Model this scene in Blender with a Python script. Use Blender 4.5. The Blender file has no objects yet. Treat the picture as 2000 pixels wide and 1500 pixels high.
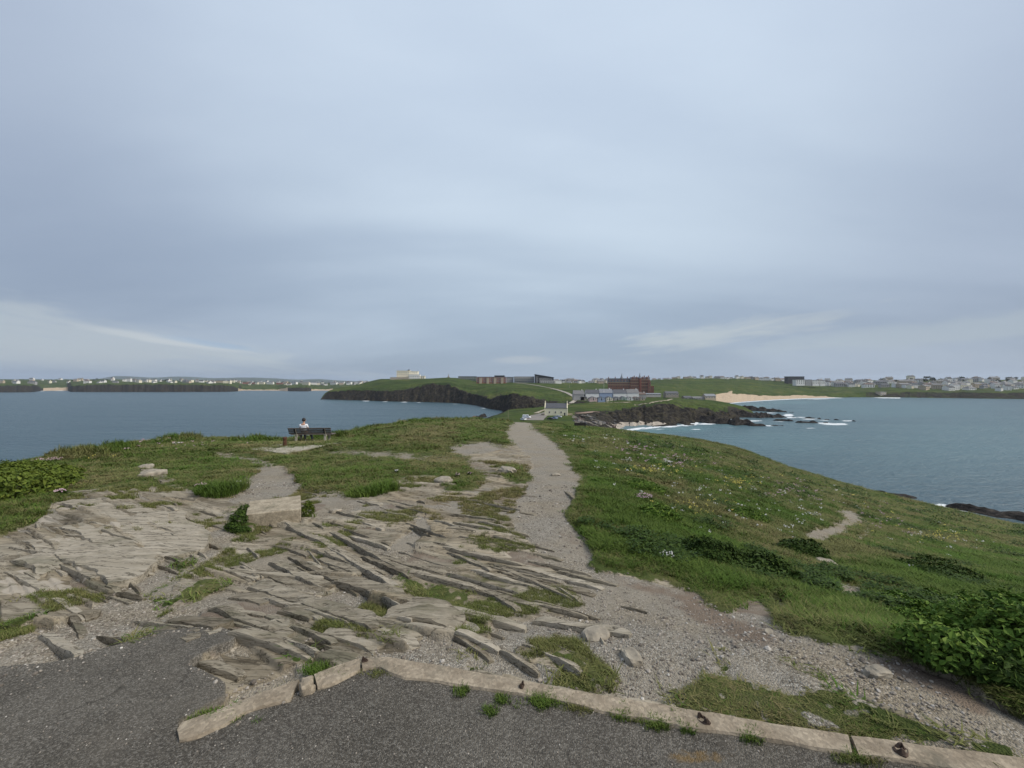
import bpy, bmesh, math, random
import numpy as np
from mathutils import Vector, Matrix

random.seed(7)
RNG = np.random.default_rng(11)
SC = bpy.context.scene
COL = SC.collection

# ------------------------------------------------------------------ camera
# metres; the eye is at z = 0, the sea lies 32 m below it
F = 751.0          # focal length in pixels of a 2000 px wide picture
SEA = -32.0
cam_d = bpy.data.cameras.new('camera')
cam = bpy.data.objects.new('camera', cam_d)
COL.objects.link(cam)
cam.location = (0, 0, 0)
cam.rotation_euler = (math.radians(90), 0, 0)
cam_d.sensor_width = 36
cam_d.lens = 36 * F / 2000
cam_d.clip_start = 0.05
cam_d.clip_end = 30000
SC.camera = cam

# ------------------------------------------------------------------ node helpers
def nd(nt, t, ins=None, **props):
    n = nt.nodes.new(t)
    for k, v in props.items():
        setattr(n, k, v)
    for k, v in (ins or {}).items():
        s = n.inputs[k]
        if isinstance(v, bpy.types.NodeSocket):
            nt.links.new(v, s)
        else:
            if s.type == 'RGBA' and hasattr(v, '__len__') and len(v) == 3:
                v = (*v, 1)
            s.default_value = v
    return n
def math_(nt, op, a, b=0.0, c=None, clamp=False):
    ins = {0: a, 1: b}
    if c is not None: ins[2] = c
    return nd(nt, 'ShaderNodeMath', ins, operation=op, use_clamp=clamp).outputs[0]
def mixc(nt, fac, a, b, blend='MIX'):
    n = nd(nt, 'ShaderNodeMix', None, data_type='RGBA', blend_type=blend)
    for i, v in ((0, fac), (6, a), (7, b)):
        s = n.inputs[i]
        if isinstance(v, bpy.types.NodeSocket): nt.links.new(v, s)
        elif i == 0: s.default_value = v
        else: s.default_value = (*v, 1) if len(v) == 3 else v
    return n.outputs[2]
def ramp(nt, fac, stops, interp='LINEAR'):
    n = nt.nodes.new('ShaderNodeValToRGB')
    n.color_ramp.interpolation = interp
    el = n.color_ramp.elements
    while len(el) < len(stops): el.new(0.5)
    for e, (p, c) in zip(el, stops):
        e.position = p
        e.color = (c, c, c, 1) if not hasattr(c, '__len__') else (*c, 1)
    nt.links.new(fac, n.inputs[0])
    return n.outputs[0]
def sstep(nt, x, lo, hi):
    return nd(nt, 'ShaderNodeMapRange', {0: x, 1: lo, 2: hi, 3: 0.0, 4: 1.0}, interpolation_type='SMOOTHSTEP').outputs[0]
def noise(nt, vec, scale, detail=4, rough=0.55, dist=0.0):
    return nd(nt, 'ShaderNodeTexNoise', {'Vector': vec, 'Scale': scale, 'Detail': detail, 'Roughness': rough, 'Distortion': dist}).outputs['Fac']
def mapping(nt, vec, rot=(0, 0, 0), scale=(1, 1, 1), loc=(0, 0, 0)):
    return nd(nt, 'ShaderNodeMapping', {'Vector': vec, 'Rotation': rot, 'Scale': scale, 'Location': loc}).outputs[0]
def new_mat(name):
    m = bpy.data.materials.new(name); m.use_nodes = True
    nt = m.node_tree; nt.nodes.clear()
    out = nt.nodes.new('ShaderNodeOutputMaterial')
    b = nt.nodes.new('ShaderNodeBsdfPrincipled')
    nt.links.new(b.outputs[0], out.inputs[0])
    return m, nt, b
def setin(nt, b, **kw):
    for k, v in kw.items():
        k = k.replace('_', ' ')
        s = b.inputs[k]
        if isinstance(v, bpy.types.NodeSocket): nt.links.new(v, s)
        else: s.default_value = (*v, 1) if (s.type == 'RGBA' and len(v) == 3) else v
def pos(nt): return nd(nt, 'ShaderNodeNewGeometry').outputs['Position']
def attr(nt, name, out='Fac', typ='GEOMETRY'): return nd(nt, 'ShaderNodeAttribute', None, attribute_name=name, attribute_type=typ).outputs[out]
def bump(nt, h, strength, dist, normal=None):
    ins = {'Height': h, 'Strength': strength, 'Distance': dist}
    if normal is not None: ins['Normal'] = normal
    return nd(nt, 'ShaderNodeBump', ins).outputs[0]

# ------------------------------------------------------------------ sky, sun, exposure
SUN_EL, SUN_AZ = math.radians(46), math.radians(106)      # over the right shoulder, veiled by cloud
SUNV = Vector((0.03, 0.75, 0.66)).normalized()      # where the cloud deck is thinnest
world = bpy.data.worlds.new('World'); SC.world = world; world.use_nodes = True
def build_world():
    nt = world.node_tree; nt.nodes.clear()
    out = nt.nodes.new('ShaderNodeOutputWorld')
    sky = nd(nt, 'ShaderNodeTexSky', None, sky_type='NISHITA', sun_disc=False, sun_elevation=SUN_EL, sun_rotation=SUN_AZ,
             altitude=30, air_density=1.0, dust_density=2.0, ozone_density=1.0)
    g = nd(nt, 'ShaderNodeTexCoord').outputs['Generated']
    sep = nd(nt, 'ShaderNodeSeparateXYZ', {0: g})
    X, Y, Z = sep.outputs
    el = math_(nt, 'ARCSINE', Z)
    az = math_(nt, 'ARCTAN2', X, Y)
    zz = math_(nt, 'ADD', math_(nt, 'MAXIMUM', Z, 0.0), 0.20)
    cx = math_(nt, 'DIVIDE', X, zz); cy = math_(nt, 'DIVIDE', Y, zz)
    v = nd(nt, 'ShaderNodeCombineXYZ', {0: cx, 1: cy, 2: 0.0}).outputs[0]
    vr = mapping(nt, v, rot=(0, 0, math.radians(28)), scale=(0.42, 1.0, 1.0), loc=(7.7, 0.9, 0))
    n1 = noise(nt, vr, 0.55, 4, 0.45, 0.5)
    n2 = noise(nt, mapping(nt, v, rot=(0, 0, math.radians(20)), scale=(0.5, 1, 1), loc=(5, 2, 0)), 1.5, 5, 0.55, 0.3)
    dens = math_(nt, 'ADD', math_(nt, 'MULTIPLY', n1, 0.80), math_(nt, 'MULTIPLY', n2, 0.20))
    # cloud deck: brighter overhead, darker and bluer low down
    lo = sstep(nt, el, 0.02, 0.75)
    darkc = mixc(nt, lo, (0.206, 0.260, 0.346), (0.290, 0.345, 0.455))
    lightc = mixc(nt, lo, (0.298, 0.358, 0.448), (0.402, 0.462, 0.565))
    col = mixc(nt, sstep(nt, dens, 0.35, 0.65), lightc, darkc)
    # thin bright breaks near the horizon (world directions)
    def streak(a0, e0, slope, wa, we, c, amt, nscale=6.0):
        nonlocal col
        da = math_(nt, 'SUBTRACT', az, a0)
        de = math_(nt, 'SUBTRACT', math_(nt, 'SUBTRACT', el, e0), math_(nt, 'MULTIPLY', da, slope))
        w = nd(nt, 'ShaderNodeCombineXYZ', {0: math_(nt, 'MULTIPLY', az, 2.0), 1: math_(nt, 'MULTIPLY', math_(nt, 'SUBTRACT', el, math_(nt, 'MULTIPLY', az, slope)), 14.0), 2: a0}).outputs[0]
        nn = noise(nt, w, nscale * 0.35, 5, 0.6, 0.4)
        q = math_(nt, 'ADD', math_(nt, 'POWER', math_(nt, 'ABSOLUTE', math_(nt, 'DIVIDE', da, wa)), 2.0), math_(nt, 'POWER', math_(nt, 'ABSOLUTE', math_(nt, 'DIVIDE', de, we)), 2.0))
        q = math_(nt, 'ADD', q, math_(nt, 'MULTIPLY', math_(nt, 'SUBTRACT', nn, 0.5), 3.6))
        m = math_(nt, 'MULTIPLY', math_(nt, 'SUBTRACT', 1.0, sstep(nt, q, 0.0, 1.25)), amt)
        col = mixc(nt, m, col, c)
    streak(-0.92, 0.080, -0.11, 0.50, 0.060, (0.37, 0.415, 0.455), 0.75)
    streak(-0.72, 0.083, -0.14, 0.14, 0.010, (0.47, 0.50, 0.52), 0.6)
    streak(-0.66, 0.082, -0.10, 0.10, 0.008, (0.24, 0.34, 0.48), 0.6)
    streak(0.50, 0.118, 0.10, 0.24, 0.030, (0.37, 0.405, 0.43), 0.6, 9.0)
    streak(0.84, 0.090, 0.05, 0.26, 0.026, (0.32, 0.375, 0.425), 0.6)
    streak(0.02, 0.062, 0.0, 0.08, 0.012, (0.31, 0.34, 0.39), 0.55)
    # the cloud is brightest where it is thin
    sv = nd(nt, 'ShaderNodeVectorMath', {0: g, 1: tuple(SUNV)}, operation='DOT_PRODUCT').outputs['Value']
    glow = nd(nt, 'ShaderNodeMapRange', {0: sv, 1: 0.55, 2: 1.0, 3: 0.0, 4: 1.0}, interpolation_type='SMOOTHSTEP').outputs[0]
    gl = math_(nt, 'ADD', 1.0, math_(nt, 'MULTIPLY', glow, 0.46))
    col = mixc(nt, 1.0, col, nd(nt, 'ShaderNodeCombineXYZ', {0: gl, 1: gl, 2: math_(nt, 'ADD', 1.0, math_(nt, 'MULTIPLY', glow, 0.36))}).outputs[0], 'MULTIPLY')
    # a pale band just above the sea on both sides
    hz = math_(nt, 'MULTIPLY', math_(nt, 'SUBTRACT', 1.0, sstep(nt, el, 0.0, 0.055)), 0.55)
    col = mixc(nt, hz, col, (0.245, 0.325, 0.435))
    # where the deck thins the clear sky comes through
    skyc = mixc(nt, 1.0, sky.outputs[0], (0.06, 0.06, 0.06), 'MULTIPLY')
    col = mixc(nt, 0.12, col, skyc)
    bg = nd(nt, 'ShaderNodeBackground', {0: col, 1: 0.60})
    nt.links.new(bg.outputs[0], out.inputs[0])
build_world()
sun_d = bpy.data.lights.new('sun', 'SUN'); sun_d.energy = 1.5; sun_d.angle = math.radians(32); sun_d.color = (1.0, 0.92, 0.80)
sun = bpy.data.objects.new('sun', sun_d); COL.objects.link(sun)
sdir = Vector((math.sin(SUN_AZ) * math.cos(SUN_EL), math.cos(SUN_AZ) * math.cos(SUN_EL), math.sin(SUN_EL)))
sun.rotation_euler = (-sdir).to_track_quat('-Z', 'Y').to_euler()
sun.location = sdir * 60
SC.view_settings.view_transform = 'Standard'; SC.view_settings.look = 'None'
SC.view_settings.exposure = 1.18; SC.view_settings.gamma = 1.0
SC.view_settings.use_curve_mapping = False
SC.cycles.max_bounces = 6; SC.cycles.diffuse_bounces = 3; SC.cycles.glossy_bounces = 2
SC.cycles.transparent_max_bounces = 6; SC.cycles.volume_bounces = 0

# ------------------------------------------------------------------ tagging and mesh helpers
def tag(o, label=None, cat=None, group=None, kind=None):
    if label: o['label'] = label
    if cat: o['category'] = cat
    if group: o['group'] = group
    if kind: o['kind'] = kind
    return o
def link(name, me, parent=None):
    o = bpy.data.objects.new(name, me); COL.objects.link(o)
    if parent is not None: o.parent = parent
    return o
def empty(name, loc, rz=0.0, **tags):
    o = bpy.data.objects.new(name, None); COL.objects.link(o)
    o.empty_display_size = 0.2
    o.location = loc; o.rotation_euler = (0, 0, rz)
    tag(o, **tags)
    return o
def copy_tree(o, parent=None):
    c = o.copy(); COL.objects.link(c)
    if parent is not None: c.parent = parent
    for ch in list(o.children): copy_tree(ch, c)
    return c
class MB:
    """collects shapes; build() links them as one mesh object"""
    def __init__(s): s.v = []; s.f = []; s.m = []
    def add(s, vs, fs, m=0):
        b = len(s.v); s.v += [tuple(q) for q in vs]
        for q in fs: s.f.append([b + i for i in q]); s.m.append(m)
        return s
    def box(s, x0, x1, y0, y1, z0, z1, m=0, M=None):
        vs = [Vector(c) for c in ((x0, y0, z0), (x1, y0, z0), (x1, y1, z0), (x0, y1, z0), (x0, y0, z1), (x1, y0, z1), (x1, y1, z1), (x0, y1, z1))]
        if M is not None: vs = [M @ q for q in vs]
        return s.add(vs, [(0, 3, 2, 1), (4, 5, 6, 7), (0, 1, 5, 4), (1, 2, 6, 5), (2, 3, 7, 6), (3, 0, 4, 7)], m)
    def prism(s, pts, z0, z1, m=0, top=None):
        n = len(pts); top = top or pts
        vs = [(p[0], p[1], z0) for p in pts] + [(p[0], p[1], (z1[i] if hasattr(z1, '__len__') else z1)) for i, p in enumerate(top)]
        fs = [tuple(range(n - 1, -1, -1)), tuple(range(n, 2 * n))] + [(i, (i + 1) % n, n + (i + 1) % n, n + i) for i in range(n)]
        return s.add(vs, fs, m)
    def extr(s, prof, axis, a0, a1, m=0):
        """profile of (h, z) pairs swept along axis 'x' or 'y'"""
        n = len(prof)
        if axis == 'x': vs = [(a0, p[0], p[1]) for p in prof] + [(a1, p[0], p[1]) for p in prof]
        else: vs = [(p[0], a0, p[1]) for p in prof] + [(p[0], a1, p[1]) for p in prof]
        fs = [tuple(range(n)), tuple(range(2 * n - 1, n - 1, -1))] + [(i, n + i, n + (i + 1) % n, (i + 1) % n) for i in range(n)]
        return s.add(vs, fs, m)
    def cone(s, c, r0, r1, z0, z1, n=10, m=0, a0=0.0):
        vs = []
        for r, z in ((r0, z0), (r1, z1)):
            vs += [(c[0] + r * math.cos(a0 + 2 * math.pi * i / n), c[1] + r * math.sin(a0 + 2 * math.pi * i / n), z) for i in range(n)]
        fs = [(i, (i + 1) % n, n + (i + 1) % n, n + i) for i in range(n)] + [tuple(range(n - 1, -1, -1)), tuple(range(n, 2 * n))]
        return s.add(vs, fs, m)
    def tube(s, a, b, r0, r1=None, n=7, m=0):
        a = Vector(a); b = Vector(b); r1 = r0 if r1 is None else r1
        d = (b - a).normalized(); q = d.to_track_quat('Z', 'Y')
        vs = []
        for c, r in ((a, r0), (b, r1)):
            vs += [c + q @ Vector((r * math.cos(2 * math.pi * i / n), r * math.sin(2 * math.pi * i / n), 0)) for i in range(n)]
        fs = [(i, (i + 1) % n, n + (i + 1) % n, n + i) for i in range(n)] + [tuple(range(n - 1, -1, -1)), tuple(range(n, 2 * n))]
        return s.add(vs, fs, m)
    def mesh(s, name, mats):
        me = bpy.data.meshes.new(name); me.from_pydata(s.v, [], s.f)
        for q in (mats if isinstance(mats, (list, tuple)) else [mats]): me.materials.append(q)
        me.polygons.foreach_set('material_index', s.m); me.update()
        return me
    def build(s, name, mats, parent=None, smooth=False):
        me = s.mesh(name, mats)
        if smooth: me.polygons.foreach_set('use_smooth', [True] * len(me.polygons))
        return link(name, me, parent)
def bevel(o, w, seg=2):
    md = o.modifiers.new('bevel', 'BEVEL'); md.width = w; md.segments = seg; md.limit_method = 'ANGLE'; md.angle_limit = math.radians(35)
def grid_mesh(name, X, Y, Z, mat, attrs=None, smooth=True):
    nc, nr = X.shape
    me = bpy.data.meshes.new(name)
    co = np.stack([X, Y, Z], -1).reshape(-1, 3).astype(np.float32)
    idx = np.arange(nc * nr).reshape(nc, nr)
    q = np.stack([idx[:-1, :-1], idx[1:, :-1], idx[1:, 1:], idx[:-1, 1:]], -1).reshape(-1, 4).astype(np.int32)
    me.vertices.add(len(co)); me.vertices.foreach_set('co', co.ravel())
    me.loops.add(q.size); me.loops.foreach_set('vertex_index', q.ravel())
    me.polygons.add(len(q)); me.polygons.foreach_set('loop_start', np.arange(0, q.size, 4, dtype=np.int32))
    me.polygons.foreach_set('use_smooth', np.full(len(q), smooth))
    me.update(calc_edges=True)
    for k, a in (attrs or {}).items():
        if a.ndim == 2:
            at = me.attributes.new(k, 'FLOAT', 'POINT'); at.data.foreach_set('value', a.ravel().astype(np.float32))
        else:
            at = me.attributes.new(k, 'FLOAT_COLOR', 'POINT'); at.data.foreach_set('color', a.reshape(-1, 4).astype(np.float32).ravel())
    me.materials.append(mat)
    return me

# ------------------------------------------------------------------ numpy noise and curves
def _h(ix, iy, seed):
    n = (ix.astype(np.int64) * 374761393 + iy.astype(np.int64) * 668265263 + seed * 1442695041) & 0xFFFFFFFF
    n = ((n ^ (n >> 13)) * 1274126177) & 0xFFFFFFFF
    n = (n ^ (n >> 16)) & 0xFFFF
    return n / 65535.0
def vnoise(x, y, seed=0):
    x = np.asarray(x, float); y = np.asarray(y, float)
    ix = np.floor(x); iy = np.floor(y); fx = x - ix; fy = y - iy
    fx = fx * fx * fx * (fx * (fx * 6 - 15) + 10); fy = fy * fy * fy * (fy * (fy * 6 - 15) + 10)
    a = _h(ix, iy, seed); b = _h(ix + 1, iy, seed); c = _h(ix, iy + 1, seed); d = _h(ix + 1, iy + 1, seed)
    return (a * (1 - fx) + b * fx) * (1 - fy) + (c * (1 - fx) + d * fx) * fy
def fbm(x, y, seed=0, oct=4, gain=0.5):
    s = 0.0; a = 1.0; t = 0.0
    for i in range(oct):
        s = s + a * (vnoise(x * 2 ** i + 17.3 * i, y * 2 ** i - 9.1 * i, seed + i) - 0.5); t += a; a *= gain
    return 2 * s / t          # about -1..1
def pchip(xk, yk, x):
    xk = np.asarray(xk, float); yk = np.asarray(yk, float); x = np.clip(x, xk[0], xk[-1])
    h = np.diff(xk); d = np.diff(yk) / h
    m = np.zeros_like(yk); m[0] = d[0]; m[-1] = d[-1]
    for i in range(1, len(xk) - 1):
        if d[i - 1] * d[i] > 0:
            w1 = 2 * h[i] + h[i - 1]; w2 = h[i] + 2 * h[i - 1]
            m[i] = (w1 + w2) / (w1 / d[i - 1] + w2 / d[i])
    i = np.clip(np.searchsorted(xk, x) - 1, 0, len(h) - 1)
    t = (x - xk[i]) / h[i]
    return ((1 + 2 * t) * (1 - t) ** 2) * yk[i] + t * (1 - t) ** 2 * h[i] * m[i] + t * t * (3 - 2 * t) * yk[i + 1] + t * t * (t - 1) * h[i] * m[i + 1]
def smooth01(x, a, b):
    t = np.clip((x - a) / (b - a), 0, 1); return t * t * (3 - 2 * t)
TERRAINS = []
class Terrain:
    """columns of constant bearing: X = p * Y"""
    def __init__(s, P, Y, Z): s.P = P; s.Y = Y; s.Z = Z; TERRAINS.append(s)
    def column(s, p):
        if p < s.P[0] or p > s.P[-1]: return None
        i = min(np.searchsorted(s.P, p), len(s.P) - 1); i = max(i, 1)
        t = (p - s.P[i - 1]) / (s.P[i] - s.P[i - 1])
        return s.Y[i - 1] * (1 - t) + s.Y[i] * t, s.Z[i - 1] * (1 - t) + s.Z[i] * t
    def hit(s, u, v):
        c = s.column((u - 1000) / F)
        if c is None: return None
        y, z = c; t = (v - 750) / F
        d = z + t * y
        k = np.nonzero((d[1:] >= 0) & (d[:-1] < 0))[0]
        if len(k) == 0: return None
        k = k[0]; w = -d[k] / (d[k + 1] - d[k])
        return y[k] + w * (y[k + 1] - y[k])
    def zat(s, x, y):
        c = s.column(x / y)
        if c is None or y < c[0][0] or y > c[0][-1]: return None
        return float(np.interp(y, c[0], c[1]))
def hit(u, v, terr=None):
    """where the line of sight through a picture point first meets the ground"""
    best = None
    for t in (terr or TERRAINS):
        y = t.hit(u, v)
        if y is not None and (best is None or y < best): best = y
    if best is None: return None
    return Vector(((u - 1000) / F * best, best, -(v - 750) / F * best))
def ground(x, y):
    zs = [z for z in (t.zat(x, y) for t in TERRAINS) if z is not None]
    return max(zs) if zs else SEA
def at(u, v, Y): return Vector(((u - 1000) / F * Y, Y, -(v - 750) / F * Y))
# ------------------------------------------------------------------ materials
STRIKE = math.radians(-30)
def simple(name, col, rough=0.8, var=0.15, scale=3.0, metallic=0.0, bumpy=0.0):
    m, nt, b = new_mat(name)
    p = nd(nt, 'ShaderNodeTexCoord').outputs['Object']
    n = noise(nt, p, scale, 5, 0.6)
    lo = [c * (1 - var) for c in col]; hi = [min(1, c * (1 + var)) for c in col]
    setin(nt, b, Base_Color=ramp(nt, n, [(0.3, lo), (0.7, hi)]), Roughness=rough, Metallic=metallic)
    if bumpy: setin(nt, b, Normal=bump(nt, n, 0.6, bumpy))
    return m
def build_near_mat():
    m, nt, b = new_mat('headland ground')
    P = pos(nt)
    sep = nd(nt, 'ShaderNodeSeparateColor', {0: attr(nt, 'mask', 'Color')})
    grass, gravel, tarmac = sep.outputs[0], sep.outputs[1], sep.outputs[2]
    tone = attr(nt, 'tone'); lich = attr(nt, 'lichen'); soil = attr(nt, 'soil'); cav = attr(nt, 'moss')
    along = mapping(nt, P, rot=(0, 0, -STRIKE), scale=(0.22, 1.6, 1.6))
    st = noise(nt, along, 9.0, 6, 0.65, 0.6)
    big = noise(nt, P, 1.1, 4, 0.55)
    fine = noise(nt, P, 70.0, 4, 0.7)
    rock = ramp(nt, math_(nt, 'ADD', math_(nt, 'MULTIPLY', st, 0.62), math_(nt, 'MULTIPLY', tone, 0.38)),
                [(0.24, (0.070, 0.058, 0.041)), (0.38, (0.175, 0.152, 0.114)), (0.54, (0.275, 0.244, 0.188)), (0.78, (0.400, 0.360, 0.292))])
    rock = mixc(nt, sstep(nt, big, 0.40, 0.72), rock, mixc(nt, 1.0, rock, (1.02, 0.96, 0.86), 'MULTIPLY'))
    rock = mixc(nt, 0.35, rock, mixc(nt, fine, (0.5, 0.5, 0.5), (1.35, 1.35, 1.35)), 'MULTIPLY')
    # dark lichen stains and algae
    al = noise(nt, mapping(nt, P, rot=(0, 0, -STRIKE), scale=(0.6, 1.3, 1)), 3.2, 6, 0.65)
    rock = mixc(nt, math_(nt, 'MULTIPLY', sstep(nt, al, 0.54, 0.70), 0.55), rock, (0.085, 0.088, 0.058))
    sl_ = noise(nt, mapping(nt, P, rot=(0, 0, -STRIKE), scale=(0.11, 1.0, 1.4)), 13.0, 4, 0.6, 0.4)
    sm_ = math_(nt, 'SUBTRACT', 1.0, sstep(nt, math_(nt, 'ABSOLUTE', math_(nt, 'SUBTRACT', sl_, 0.5)), 0.0, 0.030))
    rock = mixc(nt, math_(nt, 'MULTIPLY', sm_, 0.75), rock, (0.040, 0.034, 0.024))
    # pale crustose lichen
    ln = noise(nt, P, 5.5, 3, 0.5, 0.3)
    lm = math_(nt, 'MULTIPLY', sstep(nt, math_(nt, 'ADD', ln, math_(nt, 'MULTIPLY', lich, 0.55)), 0.85, 0.92), 0.85)
    rock = mixc(nt, lm, rock, mixc(nt, fine, (0.30, 0.265, 0.215), (0.43, 0.39, 0.33)))
    # thin moss in the joints
    rock = mixc(nt, math_(nt, 'MULTIPLY', sstep(nt, math_(nt, 'ADD', cav, math_(nt, 'MULTIPLY', noise(nt, P, 6, 4, 0.6), 0.6)), 0.92, 1.12), 0.85), rock,
                mixc(nt, noise(nt, P, 40, 3), (0.045, 0.058, 0.018), (0.105, 0.105, 0.042)))
    # gravel
    vor = nd(nt, 'ShaderNodeTexVoronoi', {'Vector': P, 'Scale': 95.0})
    vor2 = nd(nt, 'ShaderNodeTexVoronoi', {'Vector': P, 'Scale': 21.0})
    gv = nd(nt, 'ShaderNodeSeparateColor', {0: vor.outputs['Color']}).outputs[0]
    gv2 = nd(nt, 'ShaderNodeSeparateColor', {0: vor2.outputs['Color']}).outputs[1]
    grav = ramp(nt, gv, [(0.0, (0.125, 0.112, 0.090)), (0.45, (0.215, 0.196, 0.162)), (0.8, (0.295, 0.272, 0.228)), (1.0, (0.42, 0.395, 0.35))])
    grav = mixc(nt, math_(nt, 'MULTIPLY', sstep(nt, gv2, 0.75, 0.9), 0.5), grav, (0.30, 0.275, 0.235))
    grav = mixc(nt, sstep(nt, noise(nt, P, 0.9, 4), 0.42, 0.66), grav, mixc(nt, 1.0, grav, (1.0, 0.95, 0.87), 'MULTIPLY'))
    dust = mixc(nt, noise(nt, P, 3, 4), (0.225, 0.200, 0.158), (0.315, 0.284, 0.228))
    grav = mixc(nt, math_(nt, 'MULTIPLY', sstep(nt, noise(nt, P, 1.6, 5, 0.6), 0.44, 0.62), 0.62), grav, dust)
    soilc = mixc(nt, noise(nt, P, 14, 5, 0.7), (0.125, 0.098, 0.074), (0.250, 0.200, 0.156))
    grav = mixc(nt, sstep(nt, math_(nt, 'ADD', soil, math_(nt, 'MULTIPLY', math_(nt, 'SUBTRACT', noise(nt, P, 5, 4), 0.5), 0.7)), 0.35, 0.65), grav, soilc)
    # tarmac with pale chippings
    tv = nd(nt, 'ShaderNodeTexVoronoi', {'Vector': P, 'Scale': 170.0})
    tvv = nd(nt, 'ShaderNodeSeparateColor', {0: tv.outputs['Color']}).outputs[0]
    tb = noise(nt, P, 2.2, 5, 0.6)
    tar = mixc(nt, sstep(nt, tb, 0.35, 0.7), (0.092, 0.084, 0.070), (0.165, 0.152, 0.129))
    tar = mixc(nt, 0.55, tar, ramp(nt, tvv, [(0.0, (0.022, 0.021, 0.020)), (0.6, (0.110, 0.101, 0.085)), (1.0, (0.27, 0.255, 0.225))]))
    tv2 = nd(nt, 'ShaderNodeTexVoronoi', {'Vector': P, 'Scale': 30.0})
    tsp = nd(nt, 'ShaderNodeSeparateColor', {0: tv2.outputs['Color']}).outputs[2]
    chip = math_(nt, 'MULTIPLY', sstep(nt, tsp, 0.955, 0.97), math_(nt, 'SUBTRACT', 1.0, sstep(nt, tv2.outputs['Distance'], 0.13, 0.2)))
    tar = mixc(nt, chip, tar, (0.42, 0.41, 0.39))
    tc_ = nd(nt, 'ShaderNodeTexVoronoi', {'Vector': nd(nt, 'ShaderNodeVectorMath', {0: P, 1: nd(nt, 'ShaderNodeVectorMath', {0: nd(nt, 'ShaderNodeTexNoise', {'Vector': P, 'Scale': 5.0}).outputs['Color'], 1: (0.25, 0.25, 0.25)}, operation='MULTIPLY').outputs[0]}).outputs[0], 'Scale': 0.9}, feature='DISTANCE_TO_EDGE').outputs['Distance']
    tar = mixc(nt, math_(nt, 'MULTIPLY', math_(nt, 'SUBTRACT', 1.0, sstep(nt, tc_, 0.002, 0.007)), math_(nt, 'MULTIPLY', sstep(nt, tb, 0.48, 0.60), 0.45)), tar, (0.03, 0.028, 0.024))
    tar = mixc(nt, math_(nt, 'MULTIPLY', sstep(nt, noise(nt, P, 0.8, 5, 0.65), 0.50, 0.72), 0.45), tar, (0.185, 0.165, 0.135))
    tar = mixc(nt, math_(nt, 'MULTIPLY', sstep(nt, math_(nt, 'ADD', noise(nt, P, 9, 4), attr(nt, 'rust')), 1.1, 1.3), 0.6), tar, (0.20, 0.125, 0.04))
    # turf
    gn = noise(nt, P, 2.4, 5, 0.62); gn2 = noise(nt, P, 26, 4, 0.7)
    turf = ramp(nt, gn, [(0.30, (0.034, 0.054, 0.014)), (0.5, (0.058, 0.074, 0.022)), (0.72, (0.110, 0.104, 0.044))])
    turf = mixc(nt, 0.6, turf, mixc(nt, gn2, (0.45, 0.45, 0.45), (1.5, 1.5, 1.5)), 'MULTIPLY')
    dry = noise(nt, P, 0.55, 5, 0.6)
    turf = mixc(nt, math_(nt, 'MULTIPLY', sstep(nt, dry, 0.52, 0.72), 0.5), turf, (0.135, 0.112, 0.068))
    edge = noise(nt, P, 9.0, 5, 0.65)
    def cut(mask, w=0.5):
        return sstep(nt, math_(nt, 'ADD', mask, math_(nt, 'MULTIPLY', math_(nt, 'SUBTRACT', edge, 0.5), w)), 0.42, 0.58)
    c = mixc(nt, cut(gravel), rock, grav)
    c = mixc(nt, cut(tarmac, 1.0), c, tar)
    c = mixc(nt, cut(grass, 0.9), c, turf)
    h = math_(nt, 'ADD', math_(nt, 'MULTIPLY', st, 0.9), math_(nt, 'MULTIPLY', fine, 0.22))
    hg = math_(nt, 'ADD', math_(nt, 'MULTIPLY', vor.outputs['Distance'], -0.9), math_(nt, 'MULTIPLY', fine, 0.35))
    ht = math_(nt, 'MULTIPLY', tv.outputs['Distance'], -0.6)
    mh = nd(nt, 'ShaderNodeMix', {0: cut(gravel), 2: h, 3: hg}).outputs[0]
    mh = nd(nt, 'ShaderNodeMix', {0: tarmac, 2: mh, 3: ht}).outputs[0]
    setin(nt, b, Base_Color=c, Roughness=0.92, Normal=bump(nt, mh, 0.75, 0.016), Specular_IOR_Level=0.08)
    return m
MAT_NEAR = build_near_mat()
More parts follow.
